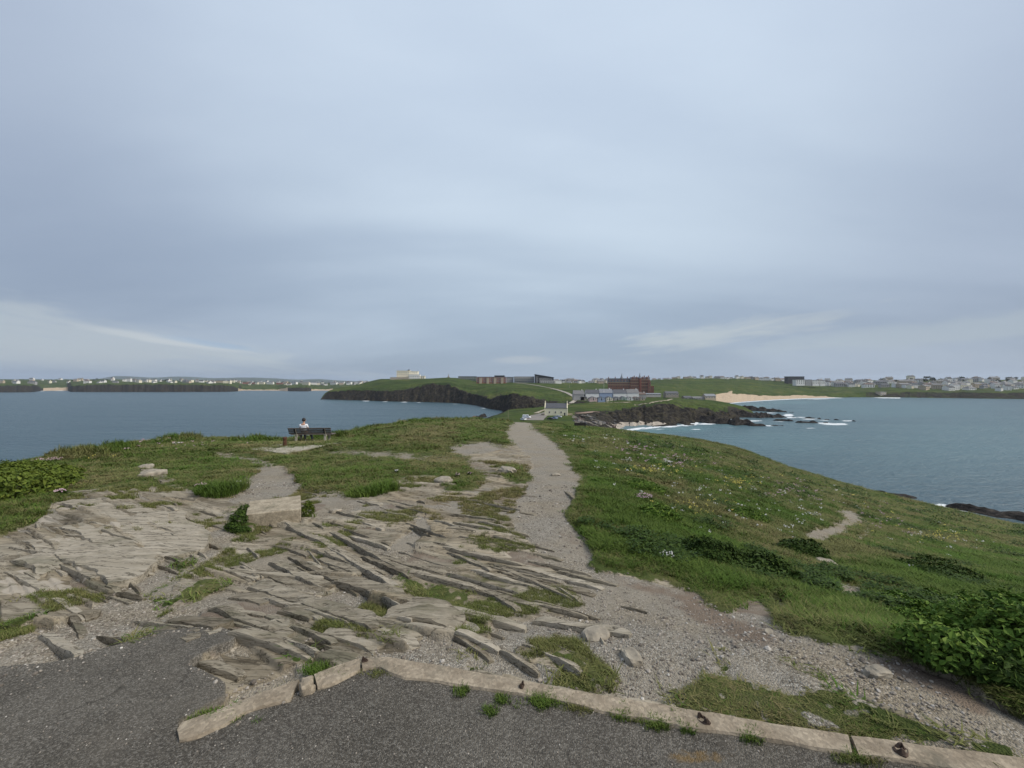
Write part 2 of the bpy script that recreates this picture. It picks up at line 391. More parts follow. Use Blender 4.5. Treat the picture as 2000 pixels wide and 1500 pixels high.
def build_slab_mat():
    m, nt, b = new_mat('slate slab')
    P = pos(nt)
    rnd = nd(nt, 'ShaderNodeObjectInfo').outputs['Random']
    along = mapping(nt, P, rot=(0, 0, -STRIKE), scale=(0.22, 1.5, 5.5))
    st = noise(nt, along, 10.0, 6, 0.65, 0.6); fine = noise(nt, P, 70.0, 4, 0.7)
    rock = ramp(nt, math_(nt, 'ADD', math_(nt, 'MULTIPLY', st, 0.75), math_(nt, 'MULTIPLY', rnd, 0.30)),
                [(0.24, (0.070, 0.058, 0.041)), (0.38, (0.175, 0.152, 0.114)), (0.54, (0.275, 0.244, 0.188)), (0.78, (0.400, 0.360, 0.292))])
    rock = mixc(nt, 0.35, rock, mixc(nt, fine, (0.5, 0.5, 0.5), (1.35, 1.35, 1.35)), 'MULTIPLY')
    al = noise(nt, mapping(nt, P, rot=(0, 0, -STRIKE), scale=(0.6, 1.3, 1)), 3.2, 6, 0.65)
    rock = mixc(nt, math_(nt, 'MULTIPLY', sstep(nt, al, 0.52, 0.68), 0.50), rock, (0.090, 0.090, 0.055))
    sl_ = noise(nt, mapping(nt, P, rot=(0, 0, -STRIKE), scale=(0.11, 1.0, 1.4)), 13.0, 4, 0.6, 0.4)
    sm_ = math_(nt, 'SUBTRACT', 1.0, sstep(nt, math_(nt, 'ABSOLUTE', math_(nt, 'SUBTRACT', sl_, 0.5)), 0.0, 0.030))
    rock = mixc(nt, math_(nt, 'MULTIPLY', sm_, 0.75), rock, (0.040, 0.034, 0.024))
    setin(nt, b, Base_Color=rock, Roughness=0.9, Normal=bump(nt, math_(nt, 'ADD', st, math_(nt, 'MULTIPLY', fine, 0.25)), 0.8, 0.018), Specular_IOR_Level=0.08)
    return m
MAT_SLAB = build_slab_mat()
def build_concrete(name, a, c2, sc=8.0, stain=(0.10, 0.098, 0.075)):
    m, nt, b = new_mat(name)
    P = pos(nt)
    n = noise(nt, P, sc, 6, 0.65); f = noise(nt, P, 90, 3, 0.7); v = nd(nt, 'ShaderNodeTexVoronoi', {'Vector': P, 'Scale': 70.0})
    vv = nd(nt, 'ShaderNodeSeparateColor', {0: v.outputs['Color']}).outputs[0]
    c = mixc(nt, sstep(nt, n, 0.32, 0.68), a, c2)
    c = mixc(nt, 0.35, c, ramp(nt, vv, [(0, 0.45), (0.6, 0.95), (1.0, 1.6)]), 'MULTIPLY')
    c = mixc(nt, math_(nt, 'MULTIPLY', sstep(nt, noise(nt, P, 3.0, 6, 0.7), 0.54, 0.7), 0.55), c, stain)
    setin(nt, b, Base_Color=c, Roughness=0.93, Normal=bump(nt, math_(nt, 'ADD', n, math_(nt, 'MULTIPLY', f, 0.6)), 0.7, 0.010), Specular_IOR_Level=0.2)
    return m
MAT_KERB = build_concrete('weathered kerb concrete', (0.225, 0.185, 0.135), (0.335, 0.285, 0.215))
MAT_BLOCK = build_concrete('pebbly block concrete', (0.25, 0.212, 0.152), (0.38, 0.33, 0.248), 8.0, (0.085, 0.085, 0.052))
MAT_PAD = build_concrete('pale pad concrete', (0.29, 0.265, 0.21), (0.40, 0.37, 0.30), 2.0)
MAT_RUST = simple('rusty iron', (0.105, 0.050, 0.030), 0.85, 0.5, 20, 0.3, 0.004)
MAT_DARKIRON = simple('dark corroded iron', (0.085, 0.058, 0.044), 0.8, 0.4, 20, 0.4, 0.004)
def build_grass_mat(name, a, c2, tip, dry=(0.20, 0.165, 0.085)):
    m, nt, b = new_mat(name)
    rnd = nd(nt, 'ShaderNodeObjectInfo').outputs['Random']
    P = nd(nt, 'ShaderNodeObjectInfo').outputs['Location']
    n = noise(nt, P, 0.9, 4, 0.6); n2 = noise(nt, P, 0.28, 4, 0.6)
    c = mixc(nt, rnd, a, c2)
    px = nd(nt, 'ShaderNodeSeparateXYZ', {0: P}).outputs[0]
    n2 = math_(nt, 'ADD', n2, math_(nt, 'MULTIPLY', sstep(nt, px, 6.0, 34.0), 0.075))
    c = mixc(nt, math_(nt, 'MULTIPLY', sstep(nt, n, 0.45, 0.7), 0.7), c, tip)
    c = mixc(nt, math_(nt, 'MULTIPLY', sstep(nt, math_(nt, 'ADD', n2, math_(nt, 'MULTIPLY', rnd, 0.12)), 0.53, 0.68), 0.75), c, dry)
    z = nd(nt, 'ShaderNodeSeparateXYZ', {0: nd(nt, 'ShaderNodeTexCoord').outputs['Object']}).outputs[2]
    bl = attr(nt, 'bladetone')
    c = mixc(nt, 0.8, c, mixc(nt, bl, (0.55, 0.55, 0.55), (1.45, 1.45, 1.35)), 'MULTIPLY')
    setin(nt, b, Base_Color=c, Roughness=0.65, Specular_IOR_Level=0.08)
    return m
MAT_GRASS = build_grass_mat('turf grass', (0.052, 0.092, 0.016), (0.092, 0.132, 0.028), (0.066, 0.132, 0.018), (0.165, 0.150, 0.068))
MAT_GRASS_DRY = build_grass_mat('worn grass', (0.090, 0.108, 0.032), (0.155, 0.150, 0.062), (0.086, 0.118, 0.030))
def build_leaf(name, lo, mid, hi):
    m, nt, b = new_mat(name)
    t = attr(nt, 'leaftone')
    c = ramp(nt, t, [(0.0, lo), (0.5, mid), (1.0, hi)])
    setin(nt, b, Base_Color=c, Roughness=0.6, Specular_IOR_Level=0.10)
    return m
MAT_LEAF_BRIGHT = build_leaf('bright shrub leaves', (0.034, 0.070, 0.012), (0.082, 0.148, 0.022), (0.175, 0.245, 0.045))
MAT_LEAF_DARK = build_leaf('dark shrub leaves', (0.018, 0.036, 0.007), (0.036, 0.066, 0.012), (0.066, 0.104, 0.020))
MAT_LEAF_YEL = build_leaf('yellow green leaves', (0.040, 0.066, 0.010), (0.085, 0.120, 0.018), (0.150, 0.185, 0.035))
MAT_STEM = simple('plant stems', (0.06, 0.062, 0.025), 0.8)
def build_flower(name, a, c2):
    m, nt, b = new_mat(name)
    setin(nt, b, Base_Color=mixc(nt, attr(nt, 'leaftone'), a, c2), Roughness=0.7)
    return m
MAT_PINK = build_flower('thrift pink', (0.42, 0.25, 0.33), (0.66, 0.50, 0.55))
MAT_WHITEF = build_flower('campion white', (0.60, 0.60, 0.58), (0.78, 0.77, 0.75))
MAT_YELLOW = build_flower('vetch yellow', (0.48, 0.40, 0.05), (0.62, 0.54, 0.12))
def build_land_mat():
    m, nt, b = new_mat('far land')
    P = pos(nt)
    g = nd(nt, 'ShaderNodeNewGeometry')
    nz = nd(nt, 'ShaderNodeSeparateXYZ', {0: g.outputs['Normal']}).outputs[2]
    sand = attr(nt, 'sand'); rockm = attr(nt, 'rock')
    n1 = noise(nt, P, 0.03, 6, 0.62); n2 = noise(nt, P, 0.22, 5, 0.65); n3 = noise(nt, mapping(nt, P, scale=(1, 1, 0.35)), 0.55, 5, 0.7, 0.5)
    g1 = ramp(nt, n1, [(0.28, (0.026, 0.042, 0.011)), (0.46, (0.044, 0.070, 0.016)), (0.60, (0.066, 0.084, 0.024)), (0.75, (0.115, 0.100, 0.048))])
    nb = noise(nt, mapping(nt, P, rot=(0, 0, 0.3), scale=(0.35, 1.0, 1)), 0.014, 5, 0.6, 0.5)
    g1 = mixc(nt, 0.85, g1, ramp(nt, nb, [(0.30, (0.50, 0.56, 0.50)), (0.48, (0.95, 1.0, 0.9)), (0.60, (1.35, 1.25, 1.1)), (0.75, (0.8, 0.85, 0.7))]), 'MULTIPLY')
    g1 = mixc(nt, 0.75, g1, mixc(nt, n2, (0.35, 0.35, 0.35), (1.55, 1.55, 1.5)), 'MULTIPLY')
    rk = ramp(nt, n3, [(0.36, (0.005, 0.005, 0.005)), (0.52, (0.020, 0.018, 0.016)), (0.63, (0.058, 0.050, 0.040)), (0.77, (0.150, 0.128, 0.100))])
    sc6 = noise(nt, P, 0.07, 6, 0.7)
    g1 = mixc(nt, math_(nt, 'MULTIPLY', sstep(nt, sc6, 0.50, 0.64), 0.6), g1, (0.030, 0.036, 0.014))
    scrub = mixc(nt, n2, (0.030, 0.034, 0.016), (0.110, 0.090, 0.055))
    rk = mixc(nt, math_(nt, 'MULTIPLY', sstep(nt, n2, 0.48, 0.62), 0.45), rk, scrub)
    sl = math_(nt, 'SUBTRACT', 1.0, nz)
    rf = sstep(nt, math_(nt, 'ADD', math_(nt, 'ADD', sl, rockm), math_(nt, 'MULTIPLY', math_(nt, 'SUBTRACT', n2, 0.5), 0.35)), 0.20, 0.36)
    c = mixc(nt, rf, g1, rk)
    sc = mixc(nt, n2, (0.34, 0.255, 0.175), (0.52, 0.42, 0.31))
    c = mixc(nt, sstep(nt, math_(nt, 'ADD', sand, math_(nt, 'MULTIPLY', math_(nt, 'SUBTRACT', n2, 0.5), 0.9)), 0.42, 0.58), c, sc)
    setin(nt, b, Base_Color=c, Roughness=0.95, Specular_IOR_Level=0.1, Normal=bump(nt, math_(nt, 'ADD', n2, n3), 0.5, 1.0))
    return m
MAT_LAND = build_land_mat()
MAT_FARHILL = simple('distant hill fields', (0.050, 0.075, 0.055), 0.95, 0.4, 0.004)
def build_seamat():
    m, nt, b = new_mat('sea water')
    P = pos(nt)
    foam = attr(nt, 'foam'); shal = attr(nt, 'shallow')
    w1 = noise(nt, mapping(nt, P, rot=(0, 0, 0.35), scale=(0.35, 1.0, 1)), 0.28, 5, 0.6, 0.3)
    w2 = noise(nt, mapping(nt, P, rot=(0, 0, -0.25), scale=(0.5, 1.0, 1)), 0.9, 4, 0.6)
    w3 = noise(nt, mapping(nt, P, rot=(0, 0, 0.2), scale=(0.22, 1.0, 1)), 0.035, 4, 0.55, 0.6)
    deep = mixc(nt, w3, (0.022, 0.062, 0.090), (0.056, 0.106, 0.130))
    c = mixc(nt, shal, deep, mixc(nt, w3, (0.080, 0.178, 0.198), (0.125, 0.250, 0.268)))
    fn = noise(nt, mapping(nt, P, scale=(0.45, 1.0, 1)), 0.42, 6, 0.7, 0.8)
    fm = sstep(nt, math_(nt, 'ADD', foam, math_(nt, 'MULTIPLY', math_(nt, 'SUBTRACT', fn, 0.5), 1.5)), 0.46, 0.66)
    c = mixc(nt, fm, c, (0.72, 0.76, 0.78))
    rough = nd(nt, 'ShaderNodeMix', {0: fm, 2: 0.30, 3: 0.9}).outputs[0]
    h = math_(nt, 'ADD', math_(nt, 'MULTIPLY', w1, 1.0), math_(nt, 'MULTIPLY', w2, 0.4))
    h = math_(nt, 'ADD', h, math_(nt, 'MULTIPLY', w3, 1.4))
    setin(nt, b, Base_Color=c, Roughness=rough, IOR=1.33, Normal=bump(nt, h, 1.0, 2.2), Specular_IOR_Level=0.5)
    return m
MAT_SEA = build_seamat()
def build_searock():
    m, nt, b = new_mat('wet black rock')
    P = pos(nt); n = noise(nt, mapping(nt, P, scale=(0.6, 1, 2.2)), 0.8, 6, 0.7)
    setin(nt, b, Base_Color=ramp(nt, n, [(0.3, (0.009, 0.009, 0.009)), (0.52, (0.030, 0.027, 0.025)), (0.75, (0.110, 0.096, 0.082))]), Roughness=0.8, Specular_IOR_Level=0.08, Normal=bump(nt, n, 0.8, 0.8))
    return m
MAT_SEAROCK = build_searock()
MAT_ROAD = simple('pale road', (0.30, 0.275, 0.235), 0.95, 0.2, 0.4)
MAT_CARPARK = simple('car park gravel', (0.20, 0.18, 0.16), 0.95, 0.25, 0.4)
MAT_TRACK = simple('sandy track', (0.33, 0.285, 0.21), 0.95, 0.3, 0.3)
MAT_BEACH = simple('pale cove sand', (0.33, 0.29, 0.24), 0.9, 0.2, 0.3)
WALLS = {k: simple('wall ' + k, c, 0.85, 0.08, 0.6) for k, c in dict(white=(0.80, 0.79, 0.76), cream=(0.76, 0.71, 0.56), grey=(0.36, 0.355, 0.35), stone=(0.27, 0.245, 0.21),
         pink=(0.62, 0.47, 0.44), blue=(0.30, 0.38, 0.52), green=(0.34, 0.47, 0.42), red=(0.20, 0.075, 0.055), brick=(0.27, 0.12, 0.09), buff=(0.52, 0.40, 0.27), charcoal=(0.055, 0.055, 0.06), tan=(0.48, 0.40, 0.30), paleyellow=(0.80, 0.745, 0.55)).items()}
ROOFS = {k: simple('roof ' + k, c, 0.8, 0.2, 0.8) for k, c in dict(slate=(0.085, 0.090, 0.105), grey=(0.165, 0.165, 0.17), brown=(0.13, 0.095, 0.08), dark=(0.04, 0.042, 0.05), lead=(0.20, 0.215, 0.24)).items()}
def glassmat():
    m, nt, b = new_mat('window glass')
    setin(nt, b, Base_Color=(0.025, 0.03, 0.036), Roughness=0.12, Specular_IOR_Level=0.6); return m
MAT_GLASS = glassmat()
MAT_FRAME = simple('white frame', (0.74, 0.74, 0.72), 0.6)
# ------------------------------------------------------------------ the headland we stand on
# control curves: for each knot along a line of sight, distance and picture height by picture column
K_U = {}
K2 = [(-900,1215,2.85),(0,1200,2.95),(400,1180,3.1),(800,1180,3.15),(1000,1180,3.2),(1200,1180,3.25),(1400,1190,3.25),(1540,1200,3.3),(1700,1230,3.15),(1850,1270,2.95),(2000,1300,2.8),(2900,1350,2.7)]
K3 = [(-900,1030,4.9),(0,1000,5.5),(200,990,5.8),(400,1000,5.8),(607,1010,5.7),(800,1000,6.0),(1000,990,6.5),(1100,990,6.6),(1200,1000,6.6),(1300,1020,6.6),(1400,1050,6.3),(1540,1080,6.4),(1700,1110,6.4),(1850,1130,6.6),(2000,1150,6.6),(2900,1210,6.6)]
K4 = [(-900,1010,6.0),(0,936,9),(200,920,10.5),(400,910,11.5),(607,905,12.2),(800,890,14),(1000,880,17),(1100,880,18),(1200,885,19),(1300,905,19),(1400,930,19),(1540,970,20),(1700,1010,21),(1850,1040,22),(2000,1060,23),(2900,1140,24)]
K5 = [(-900,990,7.2),(-300,955,9),(0,910,11),(100,894,12.5),(200,877,15),(300,864,20),(400,859,23),(530,860,25),(607,855,26),(700,842,30),(820,823,42),(920,821,55),(1000,825,60),(1050,827,65),(1150,835,85),(1250,846,92),(1400,867,90),(1540,913,75),(1700,961,65),(1850,996,62),(2000,1028,60),(2900,1150,58)]
def knot(tab, u):
    a = np.array(tab, float)
    Y = np.exp(pchip(a[:, 0], np.log(a[:, 2]), u)); v = pchip(a[:, 0], a[:, 1], u)
    return Y, -(v - 750) / F * Y
def build_near():
    P = np.arange(-1.85, 1.8501, 0.0045)
    U = 1000 + F * P
    Yr = np.exp(np.concatenate([np.arange(math.log(0.7), math.log(12), 0.0043), np.arange(math.log(12), math.log(205), 0.0125)]))
    L = np.log(Yr)
    y2, z2 = knot(K2, U); y3, z3 = knot(K3, U); y4, z4 = knot(K4, U); y5, z5 = knot(K5, U)
    Z = np.zeros((len(P), len(Yr)))
    # beyond the brow
    sx = smooth01(U, 880, 1000) * (1 - smooth01(U, 1120, 1230))      # the neck of land that carries the path on
    rs = smooth01(U, 1150, 1500)
    for i in range(len(P)):
        y6 = y5[i] * 1.22; z6 = z5[i] * 1.22 - (0.9 + 1.2 * (1 - rs[i]))
        y7 = y5[i] + (20 * (1 - rs[i]) + 30 * rs[i]); z7 = -33.5
        if sx[i] > 0:
            y7 = y7 * (1 - sx[i]) + 150 * sx[i]; z7 = z7 * (1 - sx[i]) - 21.5 * sx[i]
        y7 = max(y7, y6 * 1.15)
        yk = [0.5, 2.35, y2[i], y3[i], y4[i], y5[i], y6, y7, max(260.0, y7 * 1.3)]
        zk = [-1.65, -1.65, z2[i], z3[i], z4[i], z5[i], z6, z7, -36.0 if sx[i] < 0.5 else -27.0]
        Z[i] = pchip(np.log(yk), zk, L)
    Y = np.repeat(Yr[None, :], len(P), 0); X = P[:, None] * Y
    return P, U, Yr, X, Y, Z, y5
NP_, NU, NYR, NX, NY, NZ0, NEDGE = build_near()
# --- ground cover: outlines in picture columns/rows, laid on the ground by line of sight
MU0, MV0, MS = -700, 800, 3.0
MW, MH = int(3400 / MS), int(900 / MS)
def raster(poly):
    gx = MU0 + (np.arange(MW) + 0.5) * MS; gy = MV0 + (np.arange(MH) + 0.5) * MS
    GX, GY = np.meshgrid(gx, gy, indexing='ij')
    ins = np.zeros(GX.shape, bool); n = len(poly)
    for i in range(n):
        x0, y0 = poly[i]; x1, y1 = poly[(i + 1) % n]
        if y0 == y1: continue
        c = ((GY < y0) != (GY < y1)) & (GX < (x1 - x0) * (GY - y0) / (y1 - y0) + x0)
        ins ^= c
    return ins.astype(float)
def blur(a, n):
    for _ in range(2):
        for ax in (0, 1):
            p = np.pad(a, [(n, n) if k == ax else (0, 0) for k in (0, 1)], mode='edge')
            c = np.cumsum(p, ax); c = np.insert(c, 0, 0, axis=ax)
            a = (np.take(c, np.arange(2 * n + 1, c.shape[ax]), ax) - np.take(c, np.arange(0, c.shape[ax] - 2 * n - 1), ax)) / (2 * n + 1)
    return a
def sample(ras, u, v):
    x = np.clip((u - MU0) / MS - 0.5, 0, MW - 1.001); y = np.clip((v - MV0) / MS - 0.5, 0, MH - 1.001)
    ix = x.astype(int); iy = y.astype(int); fx = x - ix; fy = y - iy
    return (ras[ix, iy] * (1 - fx) + ras[ix + 1, iy] * fx) * (1 - fy) + (ras[ix, iy + 1] * (1 - fx) + ras[ix + 1, iy + 1] * fx) * fy
PG_RIGHT = [(1030,800),(1040,834),(1068,852),(1098,878),(1122,908),(1132,925),(1128,960),(1105,995),(1088,1018),(1092,1055),(1118,1088),(1165,1108),(1230,1118),(1300,1130),(1350,1152),(1395,1185),(1420,1196),(1440,1172),(1470,1165),(1500,1192),(1535,1232),(1600,1250),(1680,1262),(1750,1285),(1850,1312),(2000,1395),(2800,1640),(2800,800)]
PG_STRIP = [(1330,1352),(1380,1320),(1430,1282),(1480,1278),(1545,1298),(1640,1352),(1720,1395),(1850,1432),(1975,1478),(1990,1500),(1700,1446),(1400,1398),(1345,1380)]
PG_LEFT = [(-700,1180),(-300,1080),(0,1045),(45,1030),(78,1008),(112,972),(200,955),(300,945),(385,958),(440,972),(470,950),(500,922),(515,912),(562,912),(575,930),(600,958),(700,968),(758,966),(782,935),(850,932),(872,958),(925,952),(942,930),(905,900),(935,888),(1000,868),(985,850),(985,838),(1000,828),(985,800),(-700,800)]
PG_ISL = [(975,910),(1010,905),(1035,920),(1040,938),(1005,938),(970,922)]
PG_SMALL = [[(300,1150),(350,1130),(430,1128),(440,1140),(380,1165),(330,1185),(300,1175)],[(200,1262),(250,1235),(275,1240),(240,1262)],[(770,1120),(830,1130),(930,1165),(900,1195),(820,1165)],
            [(740,1210),(790,1235),(750,1240)],[(905,1270),(960,1300),(940,1310),(905,1295)],[(1000,1290),(1100,1260),(1190,1330),(1150,1345),(1010,1310)],[(420,1395),(600,1305),(660,1290),(600,1330),(440,1400)],
            [(0,1175),(70,1185),(60,1215),(0,1225)],[(440,1000),(490,985),(490,1035),(445,1035)],[(590,985),(612,1005),(600,1022),(585,1015)],[(570,1275),(640,1290),(590,1310)],[(340,1100),(375,1098),(370,1110),(345,1112)],[(1310,1360),(1360,1385),(1330,1385)]]
PG_BARE = [[(1612,994),(1645,993),(1676,1001),(1686,1014),(1662,1034),(1624,1054),(1570,1054),(1572,1034),(1616,1030),(1644,1014),(1648,1008)],[(1690,1005),(1706,1020),(1700,1044),(1672,1058),(1640,1060),(1672,1048),(1690,1030)],[(1475,1150),(1520,1160),(1555,1195),(1520,1190)],[(1625,1078),(1680,1090),(1640,1090)],[(1630,1130),(1700,1140),(1700,1172),(1650,1168),(1625,1155)],
           [(1520,905),(1545,918),(1548,932),(1535,925)],[(620,876),(760,882),(905,893),(900,900),(740,893),(620,884)],[(400,878),(470,890),(540,900),(520,908),(420,893)],[(860,870),(960,862),(990,875),(905,890)],[(1090,1000),(1140,1040),(1160,1100),(1120,1085),(1095,1050)],[(1690,1275),(1780,1290),(1800,1300),(1720,1290)],[(650,905),(690,905),(680,912)]]
PG_TAR = [(-700,1420),(0,1306),(110,1298),(200,1272),(300,1242),(420,1228),(466,1244),(455,1262),(420,1272),(368,1303),(400,1320),(442,1342),(440,1372),(400,1392),(352,1420),(345,1445),(470,1412),(600,1352),(715,1310),(1000,1352),(1360,1415),(1700,1474),(1900,1510),(2800,1680),(2800,1700),(-700,1700)]
PG_GRAV = [[(995,800),(1040,800),(1040,834),(1068,852),(1098,878),(1122,908),(1132,925),(1128,960),(1105,995),(1088,1018),(1092,1055),(1118,1088),(1165,1108),(1230,1118),(1350,1152),(1440,1195),(1600,1250),(1750,1285),(1850,1318),(2000,1400),(2800,1645),(2800,1690),(2000,1490),(1850,1428),(1640,1345),(1545,1296),(1430,1282),(1330,1350),(1230,1350),(1190,1300),(1120,1245),(1020,1245),(960,1260),(950,1215),(1060,1195),(1140,1188),(1120,1150),(1060,1090),(1015,1040),(1005,990),(1030,940),(1045,905),(1010,870),(985,845)],
           [(505,915),(560,915),(570,945),(590,968),(470,975),(445,985),(440,975),(480,950)],[(-200,1330),(0,1255),(120,1215),(230,1150),(330,1090),(395,1035),(440,1028),(455,1050),(425,1085),(360,1125),(320,1190),(260,1240),(120,1300),(0,1310),(-200,1350)],
           [(620,1160),(700,1120),(780,1050),(830,1010),(850,1020),(790,1090),(740,1160),(700,1185),(650,1190)],[(560,1150),(700,1180),(690,1205),(600,1195)],[(590,1250),(660,1240),(650,1265),(600,1280)],[(760,1235),(960,1240),(1010,1265),(890,1290),(840,1270)],[(330,1190),(400,1185),(390,1210),(330,1215)],[(640,1290),(760,1262),(960,1262),(1200,1330),(1330,1352),(1310,1372),(1000,1322),(760,1278),(700,1284)],PG_STRIP,[(440,1370),(460,1340),(600,1290),(640,1300),(440,1395)]]
R_GRASS = blur(np.clip(raster(PG_RIGHT) + raster(PG_STRIP) + raster(PG_LEFT) + raster(PG_ISL) + sum(raster(q) for q in PG_SMALL), 0, 1) * (1 - np.clip(sum(raster(q) for q in PG_BARE[2:]), 0, 1) * 0.95 - np.clip(raster(PG_BARE[0]) + raster(PG_BARE[1]), 0, 1)), 2)
R_WIDE = blur(raster(PG_RIGHT), 12); R_SMALL = blur(np.clip(sum(raster(q) for q in PG_SMALL), 0, 1), 3); R_RIGHT = blur(raster(PG_RIGHT), 2); R_STRIP = blur(raster(PG_STRIP), 2)
gu_ = smooth01(MU0 + (np.arange(MW) + 0.5) * MS, 240, 330)[:, None]
R_TAR = blur(raster(PG_TAR), 1) * gu_ + blur(raster(PG_TAR), 9) * (1 - gu_)
R_GRAV = blur(np.clip(sum(raster(q) for q in PG_GRAV + PG_BARE), 0, 1), 2)
PG_SOIL = [[(1190,1108),(1350,1150),(1430,1198),(1530,1238),(1500,1262),(1400,1225),(1300,1165),(1200,1132)],[(1640,1268),(1780,1295),(1850,1320),(1990,1400),(1900,1385),(1700,1300)],[(600,965),(760,968),(790,950),(800,965),(700,985),(600,975)],[(340,960),(440,975),(470,960),(460,985),(380,985)]]
R_SOIL = np.clip(blur(np.clip(sum(raster(q) for q in PG_SOIL), 0, 1), 5) * 0.85 + blur(np.clip(sum(raster(q) for q in PG_BARE), 0, 1), 2) * 0.4, 0, 1)
R_LICH = np.zeros((MW, MH))
for (u, v, a, b_) in [(40,1140,70,40),(110,1150,45,35),(165,1110,30,28),(170,1085,25,14),(130,1055,40,14),(80,1010,40,16),(150,985,60,14),(235,1030,40,10)]:
    gx = MU0 + (np.arange(MW) + 0.5) * MS; gy = MV0 + (np.arange(MH) + 0.5) * MS
    R_LICH = np.maximum(R_LICH, np.exp(-((gx[:, None] - u) / a) ** 2 - ((gy[None, :] - v) / b_) ** 2))
def covers(x, y, z):
    """ground cover weights at ground points"""
    u = 1000 + F * x / y; v = 750 - F * z / y
    sc = np.clip(F / y, 8, 160)
    wu = fbm(x * 1.7, y * 1.7, 31, 4) * np.minimum(0.22 * sc, 16); wv = fbm(x * 1.7 + 40, y * 1.7, 32, 4) * np.minimum(0.10 * sc, 8)
    tu = u + wu * 0.25; tv = v + wv * 0.25
    return dict(grass=sample(R_GRASS, u + wu, v + wv), grav=sample(R_GRAV, u + wu, v + wv), tar=sample(R_TAR, tu, tv), soil=sample(R_SOIL, u + wu, v + wv),
                lich=sample(R_LICH, u, v), right=sample(R_RIGHT, u + wu, v + wv), strip=sample(R_STRIP, u + wu, v + wv), small=sample(R_SMALL, u + wu, v + wv), wide=sample(R_WIDE, u + wu, v + wv))
def ledges(x, y):
    """strata: beds striking away to the left, each standing up on the side facing us and dipping away behind"""
    ca, sa = math.cos(STRIKE), math.sin(STRIKE)
    al = x * ca + y * sa; s = -x * sa + y * ca
    s = s + 0.9 * fbm(al * 0.16 + 5, s * 0.22, 2, 2)
    s = s + 0.30 * fbm(al * 0.35, s * 0.5, 3, 3) + 0.035 * fbm(al * 2.0, s * 2.6, 4, 3)
    h = np.zeros_like(x); tone = np.zeros_like(x)
    for lam, amp, seed, alen in ((0.62, 0.085, 5, 1.5), (0.21, 0.052, 6, 0.8), (0.075, 0.020, 7, 0.5)):
        k = np.floor(s / lam); fr = s / lam - k
        jit = _h(k, k * 0 + 3, seed) * 9
        a = vnoise(al / alen + jit, k * 3.7, seed + 10)
        cell = np.floor(al / alen * 0.8 + jit * 2)
        blk = _h(k, cell, seed + 20)
        a = np.clip(a * 1.5 - 0.35, 0, 1) * (0.45 + 0.75 * blk)
        rise = np.clip(fr / 0.035, 0, 1)
        h += amp * a * rise * (1 - fr) ** 0.8
        tone += (blk - 0.5) * (0.5 if lam > 0.1 else 0.25)
    return h, np.clip(0.5 + tone, 0, 1)
